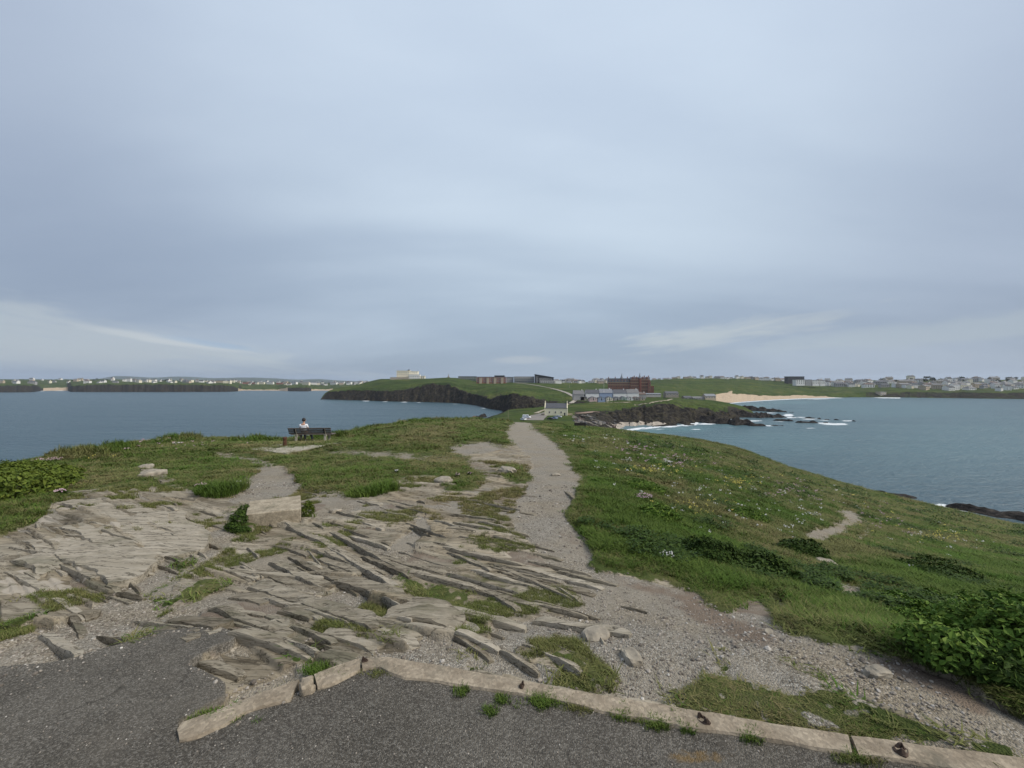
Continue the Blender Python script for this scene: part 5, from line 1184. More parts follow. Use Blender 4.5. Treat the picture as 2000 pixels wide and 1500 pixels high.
vehicle('car', 'white car parked just in front of the white camper van', 1022.5, 821.0, math.radians(35), None, car_prof, car_glass, 1.8, (-1.3, 1.3), 'car', paint('white car paint', (0.74, 0.76, 0.78)), car_lamps)
vehicle('car', 'dark black car parked in front of the cream cottage', 1075.5, 820.0, math.radians(70), None, car_prof, car_glass, 1.8, (-1.3, 1.3), 'car', paint('black car paint', (0.015, 0.016, 0.02)), car_lamps)
vehicle('car', 'blue car parked right of the black car by the cottage', 1084, 818.6, math.radians(25), None, car_prof, car_glass, 1.8, (-1.3, 1.3), 'car', paint('blue car paint', (0.05, 0.11, 0.26)), car_lamps)
vehicle('car', 'silver car parked on the car park behind the blue one', 1091, 815.8, math.radians(60), None, car_prof, car_glass, 1.8, (-1.3, 1.3), 'car', paint('silver car paint', (0.50, 0.53, 0.58)), car_lamps)

# ------------------------------------------------------------------ kerb, pads, block
ZT = -1.615      # tarmac surface
def onz(u, v, z): Y = -z * F / (v - 750); return Vector(((u - 1000) / F * Y, Y, z))
def edging_piece(parent, back, front, seed, h=0.014):
    """one length of concrete edging between two outlines given on the tarmac plane"""
    zt = ZT + h
    def resamp(pts, n, s):
        q = [onz(u, v, zt) for u, v in pts]; d = [0.0]
        for i in range(1, len(q)): d.append(d[-1] + (q[i] - q[i - 1]).length)
        t = np.linspace(0, d[-1], n)
        return np.stack([np.interp(t, d, [k[a] for k in q]) for a in range(3)], 1)
    n = max(8, int(onz(*back[0], zt).xy.to_3d().__sub__(onz(*back[-1], zt).xy.to_3d()).length / 0.035)); m = 9
    B = resamp(back, n, 0); Fr = resamp(front, n, 1)
    dn = (B - Fr); dn /= np.linalg.norm(dn, axis=1)[:, None]
    s = np.arange(n) * 0.035
    B = B + dn * (0.008 * fbm(s * 6, s * 0 + seed, seed, 3))[:, None]; Fr = Fr + dn * (0.016 * fbm(s * 5, s * 0 + seed + 5, seed + 1, 4))[:, None]
    V = []
    for j, (t, dz) in enumerate([(-0.02, -0.14), (0.0, -0.012), (0.05, 0.0), (0.3, 0.002), (0.5, 0.003), (0.7, 0.002), (0.94, 0.0), (1.0, -0.014), (1.02, -0.22)]):
        q = Fr * (1 - t) + B * t
        q = q.copy(); q[:, 2] = zt + dz + 0.004 * fbm(s * 9, s * 0 + j * 1.3, seed + 2, 3) * (0 < j < 8)
        V.append(q)
    V = np.array(V)
    b = MB(); vs = V.transpose(1, 0, 2).reshape(-1, 3)
    fs = [(i * m + j, i * m + j + 1, (i + 1) * m + j + 1, (i + 1) * m + j) for i in range(n - 1) for j in range(m - 1)]
    fs += [tuple(range(m))[::-1], tuple((n - 1) * m + j for j in range(m))]
    b.add([tuple(q) for q in vs], [f[::-1] for f in fs]); return b.build('edging_block', MAT_KERB, parent)
KERB = empty('concrete_edging', onz(1000, 1340, ZT), label='cracked concrete edging strip bounding the tarmac in the foreground', cat='kerb')
def kp(b, f, s):
    o = edging_piece(KERB, b, f, s); o.location = -KERB.location
kp([(346,1424),(356,1408),(470,1366),(585,1325)], [(350,1442),(372,1440),(440,1412),(480,1388),(568,1365)], 1)
kp([(613,1316),(655,1298),(702,1285)], [(620,1341),(650,1333),(704,1309)], 2)
kp([(706,1284),(760,1280),(880,1302),(1010,1325),(1160,1352),(1310,1377),(1480,1405),(1656,1432)], [(708,1308),(740,1303),(790,1324),(900,1336),(1010,1352),(1160,1384),(1310,1413),(1480,1440),(1665,1472)], 3)
kp([(1661,1433),(1800,1452),(2000,1477),(2300,1512)], [(1678,1474),(1800,1492),(2000,1530),(2300,1580)], 4)
# broken lump of concrete in the gap
def lump(name, c, sx, sy, sz, seed, mat, label=None, cat=None, parent=None, group=None, rz=0.0, sub=3, rough=0.22):
    bm = bmesh.new(); bmesh.ops.create_icosphere(bm, subdivisions=sub, radius=1.0)
    for v in bm.verts:
        n = v.co.copy(); a = np.array([n.x * 1.4 + seed, n.y * 1.4 + n.z * 1.1 - seed])
        k = 1 + rough * float(fbm(np.array([a[0]]), np.array([a[1]]), seed, 4)[0])
        q = Vector((abs(n.x) ** 0.7 * (1 if n.x > 0 else -1), abs(n.y) ** 0.7 * (1 if n.y > 0 else -1), abs(n.z) ** 0.6 * (1 if n.z > 0 else -1)))
        v.co = Vector((q.x * sx * k, q.y * sy * k, q.z * sz * k))
    me = bpy.data.meshes.new(name); bm.to_mesh(me); bm.free(); me.materials.append(mat)
    o = link(name, me, parent); o.location = c; o.rotation_euler = (0, 0, rz)
    if label: tag(o, label, cat, group)
    return o
q = onz(598, 1340, ZT + 0.02) - KERB.location; lump('broken_concrete', q, 0.035, 0.045, 0.035, 31, MAT_KERB, parent=KERB, rz=0.5)
q = onz(606, 1350, ZT + 0.0) - KERB.location; lump('broken_concrete', q, 0.025, 0.022, 0.03, 32, MAT_KERB, parent=KERB, rz=1.1)
# sawn off iron posts set in the edging
def stub(u, v, r, h, label, tilt, seed):
    b = MB(); n = 12
    for j in range(4):
        pass
    vs = []
    for j, (rr, z) in enumerate([(r * 1.25, -0.03), (r * 1.15, 0.006), (r, 0.012), (r, h * 0.8), (r * 0.92, h), (r * 0.62, h), (r * 0.6, h * 0.4)]):
        for i in range(n):
            a = 2 * math.pi * i / n; k = 1 + 0.14 * math.sin(a * 3 + seed + j); zz = z + (0.018 * math.sin(a * 2 + seed) if j in (4, 5) else 0)
            vs.append((rr * k * math.cos(a) * 1.2, rr * k * math.sin(a) * 0.85, zz))
    fs = [(j * n + i, j * n + (i + 1) % n, (j + 1) * n + (i + 1) % n, (j + 1) * n + i) for j in range(6) for i in range(n)] + [tuple(6 * n + i for i in range(n))]
    b.add(vs, fs); o = b.build('iron_stub', MAT_DARKIRON); o.location = onz(u, v, ZT + 0.012); o.rotation_euler = (tilt, 0.1, seed); tag(o, label, 'post')
stub(1019, 1342, 0.013, 0.012, 'small sawn off iron post in the middle of the concrete edging', 0.1, 1)
stub(1374, 1409, 0.022, 0.014, 'rusty iron post stump in edging above the crumbling tarmac', -0.1, 2.2)
stub(1760, 1469, 0.024, 0.012, 'flat corroded iron stump at the right end of the edging', 0.05, 0.4)
stub(712, 1292, 0.014, 0.010, 'small dark iron stub at the corner of the concrete edging', 0.0, 3.0)

# concrete block in the rocks
def concrete_block():
    # top face corners from the picture, on one level
    zt = -1.80
    tl, tr, br_, bl = onz(486, 979, zt), onz(587, 967, zt), onz(588, 994, zt), onz(480, 1005, zt)
    c = (bl + br_) / 2
    base = min(ground(bl.x, bl.y), ground(br_.x, br_.y)) - 0.10
    b = MB(); pts = [bl, br_, tr, tl]
    b.prism([(q.x - c.x, q.y - c.y) for q in pts], base - zt, 0.0)
    o = b.build('concrete_block', MAT_BLOCK); o.location = c; bevel(o, 0.012, 2)
    tag(o, 'square pebbly concrete block standing among the rocks', 'block')
    return o
BLOCK = concrete_block()
# pads by the bench
BY = 22.0
def pad(pts, name, label, th=0.06, mat=None):
    q = [hit(u, v, [NEAR]) for u, v in pts]; c = sum(q, Vector()) / len(q)
    b = MB(); r = []
    for i in range(len(q)):
        a, d = q[i], q[(i + 1) % len(q)]
        for t in (0, 0.25, 0.5, 0.75):
            w = a.lerp(d, t); r.append((w.x - c.x + random.uniform(-0.03, 0.03), w.y - c.y + random.uniform(-0.03, 0.03), w.z - c.z))
    n = len(r)
    b.add([(x, y, z - 0.3) for x, y, z in r] + [(x, y, z + th) for x, y, z in r], [tuple(range(n - 1, -1, -1)), tuple(range(n, 2 * n))] + [(i, (i + 1) % n, n + (i + 1) % n, n + i) for i in range(n)])
    o = b.build(name, mat or MAT_PAD); o.location = c; tag(o, label, 'slab'); return o
pad([(488,879),(556,868.5),(634,872),(560,888)], 'concrete_pad', 'flat pale concrete pad in the grass in front of the bench', 0.05)
pad([(570,866.5),(655,864.2),(668,866),(640,869)], 'concrete_pad', 'thin concrete strip underneath the wooden bench', 0.03)
# rusty post on the pad
p = hit(556.5, 871.5, [NEAR])
b = MB(); b.cone((0, 0), 0.10, 0.10, -0.1, 0.05, 10); b.cone((0, 0), 0.075, 0.07, 0.05, 0.30, 10); b.cone((0, 0), 0.095, 0.085, 0.30, 0.37, 10); b.box(-0.02, 0.02, -0.1, -0.05, 0.12, 0.2)
o = b.build('rusty_post', MAT_RUST); o.location = p + Vector((0, 0, 0.05)); tag(o, 'short rusty iron post on the pad left of the bench', 'post')

# ------------------------------------------------------------------ bench and the person on it
def build_bench():
    pl = hit(580, 866.5, [NEAR]); pr = hit(634, 865.8, [NEAR])
    Yb = BY
    c = at(607, 866.0, Yb); c.z = ground(c.x, c.y) - 0.03
    r = empty('park_bench', c, math.radians(4), label='weathered wooden park bench seen from behind, facing the sea', cat='bench')
    wood = simple('grey weathered wood', (0.115, 0.098, 0.085), 0.85, 0.35, 6, bumpy=0.004); con = simple('pale bench supports', (0.40, 0.375, 0.30), 0.9, 0.2, 8)
    W = 2.36
    # supports: two concrete frames with a raking back post
    for s in (-1, 1):
        x = s * 0.80
        b = MB(); b.extr([(-0.10, -0.3), (0.02, -0.3), (0.04, 0.40), (0.50, 0.40), (0.48, -0.3), (0.60, -0.3), (0.62, 0.47), (0.06, 0.47), (-0.14, 0.86), (-0.22, 0.86), (-0.06, 0.40)], 'x', x - 0.05, x + 0.05)
        b.build('support', con, r)
    for i in range(4):
        b = MB(); y = 0.10 + i * 0.135; b.box(-W / 2, W / 2, y, y + 0.115, 0.472, 0.512); o = b.build('seat_slat', wood, r); bevel(o, 0.008, 1)
    for i in range(3):
        t = 0.10 + i * 0.125; M = Matrix.Translation((0, -0.005 - t * 0.50, 0.50 + t)) @ Matrix.Rotation(math.radians(26), 4, 'X')
        b = MB(); b.box(-W / 2, W / 2, -0.02, 0.02, -0.053, 0.053, M=M); o = b.build('back_slat', wood, r); bevel(o, 0.008, 1)
    for s in (-1, 1):
        M = Matrix.Translation((s * 0.80, -0.135, 0.70)) @ Matrix.Rotation(math.radians(26), 4, 'X')
        b = MB(); b.box(-0.045, 0.045, -0.045, -0.021, -0.24, 0.22, M=M); b.build('back_batten', simple('dark batten', (0.03, 0.028, 0.03)), r)
    return r, c
BENCH, BC = build_bench()
def skin_body(name, verts, edges, radii, mat, parent, root=0, sub=2):
    me = bpy.data.meshes.new(name); me.from_pydata(verts, edges, []); me.materials.append(mat)
    o = link(name, me, parent)
    sk = o.modifiers.new('skin', 'SKIN'); sk.use_smooth_shade = True
    for i, rr in enumerate(radii):
        d = me.skin_vertices[0].data[i]; d.radius = (rr, rr) if not hasattr(rr, '__len__') else rr; d.use_root = (i == root)
    ss = o.modifiers.new('sub', 'SUBSURF'); ss.levels = sub; ss.render_levels = sub
    return o
def person():
    x0 = BC.x - 0.52; y0 = BC.y; z0 = BC.z
    r = empty('person', (x0, y0 + 0.30, z0 + 0.515), math.radians(4), label='person with short black hair in a white T-shirt and grey trousers sitting on the bench', cat='person')
    skin = simple('skin', (0.42, 0.25, 0.18), 0.6, 0.05); shirt = simple('white t-shirt', (0.78, 0.79, 0.82), 0.85, 0.05); trous = simple('grey trousers', (0.115, 0.13, 0.155), 0.85, 0.15); hair = simple('black hair', (0.010, 0.009, 0.010), 0.55, 0.3, 30); shoe = simple('pale shoes', (0.48, 0.46, 0.44), 0.7)
    # body as one continuous skinned figure: y forward (sea), z up from the seat
    V = [(0, -0.06, 0.10), (0, -0.10, 0.26), (0, -0.12, 0.42), (0, -0.115, 0.53), (0, -0.105, 0.60), (0, -0.085, 0.665), (0, -0.07, 0.75), (0, -0.07, 0.83)]
    R = [(0.150, 0.115), (0.145, 0.105), (0.165, 0.11), (0.13, 0.085), (0.058, 0.058), (0.052, 0.055), (0.078, 0.092), (0.070, 0.085)]
    E = [(i, i + 1) for i in range(7)]
    def chain(start, pts, rad):
        i = start
        for q, rr in zip(pts, rad):
            V.append(q); R.append((rr, rr)); E.append((i, len(V) - 1)); i = len(V) - 1
        return i
    HA = {}
    for s in (-1, 1):
        HA[s] = chain(3, [(s * 0.165, -0.11, 0.515), (s * 0.235, -0.06, 0.27), (s * 0.17, 0.16, 0.17), (s * 0.12, 0.245, 0.155)], [0.058, 0.046, 0.034, 0.030])
    LG = {}
    LG[-1] = chain(0, [(-0.10, 0.0, 0.075), (-0.15, 0.36, 0.09), (-0.15, 0.40, -0.20), (-0.15, 0.36, -0.43)], [0.088, 0.066, 0.052, 0.042])
    LG[1] = chain(0, [(0.10, 0.0, 0.075), (0.20, 0.34, 0.08), (0.26, 0.30, -0.18), (0.33, 0.27, -0.42)], [0.088, 0.066, 0.052, 0.042])
    body = skin_body('body', V, E, R, skin, r)
    # clothing: shells a little outside the body
    sv = [(0, -0.06, 0.08), (0, -0.10, 0.26), (0, -0.12, 0.42), (0, -0.115, 0.53), (0, -0.108, 0.585)]; sr = [(0.172, 0.135), (0.168, 0.128), (0.188, 0.132), (0.155, 0.108), (0.075, 0.072)]; se = [(0, 1), (1, 2), (2, 3), (3, 4)]
    for s in (-1, 1):
        k = len(sv); sv += [(s * 0.17, -0.11, 0.51), (s * 0.215, -0.08, 0.36)]; sr += [(0.075, 0.075), (0.066, 0.066)]; se += [(3, k), (k, k + 1)]
    skin_body('t_shirt', sv, se, sr, shirt, r)
    tv = [(0, -0.06, 0.12), (0, -0.05, 0.05)]; tr = [(0.165, 0.13), (0.155, 0.125)]; te = [(0, 1)]
    for pts in ([(-0.10, 0.0, 0.075), (-0.15, 0.36, 0.09), (-0.15, 0.40, -0.20), (-0.15, 0.365, -0.40)], [(0.10, 0.0, 0.075), (0.20, 0.34, 0.08), (0.26, 0.30, -0.18), (0.325, 0.272, -0.39)]):
        i = 0
        for q, rr in zip(pts, [0.102, 0.085, 0.072, 0.066]):
            tv.append(q); tr.append((rr, rr)); te.append((i, len(tv) - 1)); i = len(tv) - 1
    skin_body('trousers', tv, te, tr, trous, r)
    for x, y, z, a in ((-0.15, 0.42, -0.475, 0.0), (0.335, 0.33, -0.475, -0.3)):
        lump('shoe', (x, y, z), 0.048, 0.135, 0.045, 71, shoe, parent=r, rz=a, rough=0.05, sub=3)
    # hair cap with short fringe, ears, nose
    bm = bmesh.new(); bmesh.ops.create_icosphere(bm, subdivisions=4, radius=1.0)
    for v in bm.verts:
        n = v.co.copy(); k = 1 + 0.05 * math.sin(n.x * 17 + n.z * 11) * math.cos(n.y * 13)
        front = max(0, n.y) * (1 if n.z < 0.25 else 0)
        k2 = 0.80 if front > 0.3 else 1.0
        v.co = Vector((n.x * 0.098 * k * k2, n.y * 0.113 * k * k2 - 0.085, n.z * 0.112 * k * k2 + 0.815))
        if v.co.z < 0.745: v.co.z = 0.745 + (v.co.z - 0.745) * 0.3
    me = bpy.data.meshes.new('hair'); bm.to_mesh(me); bm.free(); me.materials.append(hair); me.polygons.foreach_set('use_smooth', [True] * len(me.polygons)); link('hair', me, r)
    for s in (-1, 1): lump('ear', (s * 0.096, -0.075, 0.77), 0.012, 0.022, 0.032, 81, skin, parent=body, rough=0.1, sub=2)
    lump('nose', (0, 0.035, 0.765), 0.014, 0.018, 0.024, 82, skin, parent=body, rough=0.05, sub=2)
    for s in (-1, 1):
        lump('eye', (s * 0.032, 0.018, 0.79), 0.012, 0.008, 0.008, 83, simple('eye', (0.5, 0.5, 0.5)), parent=body, rough=0.0, sub=2)
        # hands resting on the thighs: palm with five fingers
        hx, hy, hz = s * 0.115, 0.255, 0.160
        hv = [(hx, hy, hz), (hx - s * 0.005, hy + 0.055, hz + 0.004)]; hr = [(0.030, 0.018), (0.034, 0.014)]; he = [(0, 1)]
        for f, (dx, ln) in enumerate(((-0.027, 0.060), (-0.009, 0.072), (0.010, 0.068), (0.028, 0.052))):
            k = len(hv); hv += [(hx + dx, hy + 0.085, hz + 0.006), (hx + dx * 1.15, hy + 0.085 + ln * 0.5, hz - 0.002), (hx + dx * 1.2, hy + 0.085 + ln * 0.85, hz - 0.022)]; hr += [(0.0095, 0.0095), (0.0085, 0.0085), (0.0075, 0.0075)]; he += [(1, k), (k, k + 1), (k + 1, k + 2)]
        k = len(hv); hv += [(hx - s * 0.040, hy + 0.045, hz), (hx - s * 0.052, hy + 0.080, hz - 0.006)]; hr += [(0.011, 0.011), (0.009, 0.009)]; he += [(0, k), (k, k + 1)]
        skin_body('hand', hv, he, hr, skin, body, sub=1)
    lump('mouth', (0, 0.022, 0.728), 0.020, 0.008, 0.006, 85, simple('lips', (0.35, 0.15, 0.12)), parent=body, rough=0.0, sub=2)
person()
# a far bench in the right-hand grass
p = hit(1133, 836.6) or at(1133, 836, 85)
r = empty('park_bench', p, math.radians(-8), label='distant dark bench in the grass near the cottage cliff', cat='bench')
dw = simple('dark bench wood', (0.03, 0.026, 0.022))
b = MB(); b.box(-0.9, 0.9, 0, 0.45, 0.42, 0.48); b.build('seat', dw, r)
b = MB(); b.box(-0.9, 0.9, -0.06, 0.0, 0.5, 0.85); b.build('backrest', dw, r)
for s in (-0.75, 0.75):
    b = MB(); b.box(s - 0.04, s + 0.04, 0.0, 0.42, -0.3, 0.42); b.build('leg', dw, r)

# ------------------------------------------------------------------ rock slabs standing out of the beds
def slab(u0, v0, u1, v1, wid, hgt, seed, tilt=0.12):
    """a bed end: from one picture point to another along strike; stands hgt high on our side"""
    hgt *= 0.42
    a = hit(u0, v0, [NEAR]); c = hit(u1, v1, [NEAR])
    if a is None or c is None: return
    d = c - a; Ln = d.xy.length
    if Ln < 0.05: return
    ang = math.atan2(d.y, d.x)
    n = int(min(60, max(14, Ln / 0.028))); m = 16
    S = np.linspace(0, 1, n)[:, None]; W = np.linspace(0, 1, m)[None, :]
    xl = (S - 0.5) * Ln + 0 * W
    end = np.clip(np.minimum(S, 1 - S) * Ln / max(0.10, min(0.5 * wid, 0.45 * Ln)), 0, 1) ** 0.6
    fr = 0.10 * wid * fbm(xl * 3.1 + seed, xl * 0 + seed, seed, 4) + 0.025 * min(wid, 0.25) * fbm(xl * 13, xl * 0, seed + 4, 3)
    wloc = wid * (0.7 + 0.5 * vnoise(xl * 1.7 + seed, xl * 0 + 2, seed + 1)) * (0.35 + 0.65 * end)
    yl = fr + W * wloc
    xl = xl + 0.5 * min(wid, 0.3) * fbm(yl * 5 + seed, yl * 0 + seed, seed + 9, 3) * (0.3 + W)
    q = W * 4.3 + 0.9 * fbm(xl * 1.8 + seed, yl * 2.0, seed + 2, 3); step = np.clip(np.floor(q) / 4.3, 0, 1)
    top = hgt * (0.80 + 0.30 * fbm(xl * 1.6, xl * 0, seed + 3, 3)) * (1 - 0.60 * step - 0.36 * W)
    top = top + 0.011 * fbm(xl * 8, yl * 22, seed + 5, 3)
    top = top * (0.25 + 0.75 * end)
    z = top.copy()
    # drop the near face, slightly undercut
    yl[:, 0] = yl[:, 1] + 0.02; z[:, 0] = -0.14
    yl[:, 1] = yl[:, 2] - 0.012; z[:, 1] = top[:, 2] - 0.028
    z[:, -1] = -0.10
    z[0, :] = -0.12; z[-1, :] = -0.12
    # base follows the ground line between the ends
    zg = (a.z + (c.z - a.z) * S)
    ca, sa = math.cos(ang), math.sin(ang); mid = (a + c) / 2
    X = mid.x + xl * ca - yl * sa; Y = mid.y + xl * sa + yl * ca
    Z = zg + z
    me = grid_mesh('rock_slab', X - mid.x, Y - mid.y, Z - mid.z, MAT_SLAB, smooth=True); me.set_sharp_from_angle(angle=math.radians(38))
    o = link('rock_slab', me, HEAD); o.location = mid
    return o
BIG = [(742,1212,905,1250,0.40,0.085),(626,1246,742,1290,0.30,0.10),(780,1122,935,1160,0.22,0.13),(930,1150,1010,1200,0.16,0.09),(1080,1145,1135,1182,0.10,0.06),(870,1080,960,1120,0.14,0.09),(960,1105,1125,1178,0.12,0.075),(530,1068,600,1092,0.20,0.09),(520,1100,640,1165,0.26,0.09),(640,1140,780,1180,0.30,0.08),(470,1150,720,1235,0.32,0.085),
       (400,1195,560,1255,0.26,0.09),(500,1170,680,1225,0.20,0.07),(440,1240,620,1300,0.18,0.08),(378,1298,470,1335,0.14,0.07),(92,1035,260,1115,0.95,0.13),(22,1060,200,1150,0.50,0.10),(100,985,330,1060,0.60,0.10),(675,1050,760,1075,0.16,0.08),(556,1030,700,1105,0.22,0.10),(600,1050,770,1150,0.14,0.07),(640,1040,790,1120,0.12,0.06),(560,1090,700,1170,0.2,0.07),
       (840,1060,930,1085,0.14,0.06),(930,1020,990,1035,0.22,0.10),(700,1045,740,1060,0.12,0.07),(970,1275,1060,1330,0.14,0.11),(1010,1262,1140,1325,0.12,0.10),(1060,1255,1160,1300,0.10,0.07),(880,1240,960,1300,0.12,0.07),(1160,1240,1180,1262,0.06,0.06),(1200,1270,1240,1285,0.08,0.05),(0,1100,60,1130,0.5,0.12),(1100,960,1120,975,0.2,0.05),
       (855,945,890,950,0.30,0.08),(270,918,310,945,0.5,0.10),(120,965,165,972,0.5,0.12),(740,1000,800,1010,0.2,0.06),(990,920,1000,925,0.3,0.05),(1210,1185,1270,1200,0.07,0.04),(600,1075,720,1120,0.2,0.08),(700,1090,800,1135,0.22,0.09),(560,1225,650,1262,0.14,0.07),(820,1205,930,1240,0.18,0.06)]
for i, q in enumerate(BIG): slab(*q[:4], q[4] * (0.62 if q[0] > 260 and i > 1 else 1.0), q[5], seed=600 + i * 3)
RNGS = random.Random(5)
cnt = 0
for i in range(2600):
    if cnt >= 175: break
    u = RNGS.uniform(0, 1080); v = RNGS.uniform(960, 1300) if RNGS.random() < 0.75 else RNGS.uniform(960, 1120)
    p = hit(u, v, [NEAR])
    if p is None: continue
    c = covers(np.array([p.x]), np.array([p.y]), np.array([p.z]))
    if c['grass'][0] > 0.3 or c['tar'][0] > 0.2 or (c['grav'][0] > 0.4 and RNGS.random() < 0.72): continue
    Ln = RNGS.uniform(0.25, 1.15) * (1 if p.y > 3.5 else 0.7); a = STRIKE + 0.10 + RNGS.gauss(0, 0.10) - (0.22 if 450 < u < 850 and v < 1180 else 0.0)
    e = Vector((p.x + Ln * math.cos(a), p.y + Ln * math.sin(a), 0)); 
    if e.y < 2.3: continue
    e.z = ground(e.x, e.y); u1, v1 = 1000 + F * e.x / e.y, 750 - F * e.z / e.y
    if slab(u, v, u1, v1, RNGS.choice((0.03, 0.045, 0.06, 0.08, 0.13)) * RNGS.uniform(0.8, 1.3), RNGS.uniform(0.035, 0.085), 900 + i): cnt += 1
MAT_STONE = simple('weathered loose stone', (0.265, 0.235, 0.185), 0.92, 0.45, 9.0, bumpy=0.03)
# loose stones worth telling apart
for i, (u, v, s, lb) in enumerate([(1085,929,0.13,'lone dark stone lying in the middle of the gravel path'),(5,968,0.35,'grey boulder at the left edge of the grass'),(298,930,0.28,'pale weathered rock poking out of the left hand turf'),(285,915,0.22,'yellowish rock beside the pale rock in the left turf'),(868,943,0.22,'flat stone at the edge of the turf bank near the path'),(1165,1246,0.10,'pale upright stone beyond the edging in the foreground'),(1502,1236,0.035,'little white stone at the edge of the gravel and the grass'),(1232,1285,0.07,'small dark stone near the mossy ledges in the foreground'),(990,922,0.25,'flat pale stone in the small turf island by the path'),(1715,1316,0.07,'pinkish stone on the right side of the stony path'),(655,1000,0.09,'small stone just right of the concrete block'),(1615,1105,0.16,'pale stone in the grass beside the little side path')]):
    p = hit(u, v, [NEAR])
    if p is None: continue
    lump('stone', (p.x, p.y, p.z + s * 0.15), s, s * 0.7, s * 0.38, 40 + i, MAT_STONE, lb, 'stone', rz=i * 0.7, rough=0.35)
# ------------------------------------------------------------------ vegetation
def scatter(name, proto_mesh, pts, rot, scl, label):
    """many copies of one small mesh on given points: grass, gravel, tiny flowers"""
    po = bpy.data.objects.new(name + '_sprig', proto_mesh)
    me = bpy.data.meshes.new(name); me.vertices.add(len(pts)); me.vertices.foreach_set('co', np.asarray(pts, np.float32).ravel())
    for k, a in (('rot', rot), ('scl', scl)):
        t = me.attributes.new(k, 'FLOAT_VECTOR', 'POINT'); t.data.foreach_set('vector', np.asarray(a, np.float32).ravel())
    me.update()
    o = link(name, me); tag(o, label, kind='stuff')
    ng = bpy.data.node_groups.new(name, 'GeometryNodeTree')
    ng.interface.new_socket('Geometry', in_out='INPUT', socket_type='NodeSocketGeometry'); ng.interface.new_socket('Geometry', in_out='OUTPUT', socket_type='NodeSocketGeometry')
    gi = ng.nodes.new('NodeGroupInput'); go = ng.nodes.new('NodeGroupOutput'); ip = ng.nodes.new('GeometryNodeInstanceOnPoints'); oi = ng.nodes.new('GeometryNodeObjectInfo')
    oi.inputs['Object'].default_value = po; oi.transform_space = 'ORIGINAL'
    na = ng.nodes.new('GeometryNodeInputNamedAttribute'); na.data_type = 'FLOAT_VECTOR'; na.inputs['Name'].default_value = 'rot'
    ns = ng.nodes.new('GeometryNodeInputNamedAttribute'); ns.data_type = 'FLOAT_VECTOR'; ns.inputs['Name'].default_value = 'scl'
    er = ng.nodes.new('FunctionNodeEulerToRotation')
    L_ = ng.links.new
    L_(gi.outputs[0], ip.inputs['Points']); L_(oi.outputs['Geometry'], ip.inputs['Instance']); L_(na.outputs['Attribute'], er.inputs[0]); L_(er.outputs[0], ip.inputs['Rotation']); L_(ns.outputs['Attribute'], ip.inputs['Scale']); L_(ip.outputs[0], go.inputs[0])
    md = o.modifiers.new('scatter', 'NODES'); md.node_group = ng
    return o
def sprig_mesh(name, n, rad, h0, h1, wid, lean, mat, seed):
    """a tuft of curved grass blades"""
    R = random.Random(seed); vs = []; fs = []; tn = []
    for i in range(n):
        a = R.uniform(0, 6.283); d = rad * math.sqrt(R.random()); x, y = d * math.cos(a), d * math.sin(a)
        h = R.uniform(h0, h1); la = R.uniform(0, 6.283); l = R.uniform(0.2, 1.0) * lean * h; w = wid * R.uniform(0.7, 1.3)
        px, py = -math.sin(la) * w, math.cos(la) * w; lx, ly = math.cos(la) * l, math.sin(la) * l
        b = len(vs)
        vs += [(x - px, y - py, -0.02), (x + px, y + py, -0.02), (x + lx * 0.35 - px * 0.8, y + ly * 0.35 - py * 0.8, h * 0.6), (x + lx * 0.35 + px * 0.8, y + ly * 0.35 + py * 0.8, h * 0.6), (x + lx, y + ly, h * 0.95)]
        fs += [(b, b + 1, b + 3, b + 2), (b + 2, b + 3, b + 4)]; t = R.random(); tn += [t] * 5
    me = bpy.data.meshes.new(name); me.from_pydata(vs, [], fs); me.materials.append(mat)
    at_ = me.attributes.new('bladetone', 'FLOAT', 'POINT'); at_.data.foreach_set('value', tn); me.update(); return me
def field(n, y0, y1, u0=-250, u1=2250, seed=1):
    g = np.random.default_rng(seed)
    p = (g.uniform(u0, u1, n) - 1000) / F; y = np.exp(g.uniform(math.log(y0), math.log(y1), n)); x = p * y; z = near_z(x, y)
    return x, y, z, g
def brow(u): return knot(K5, u)[0]
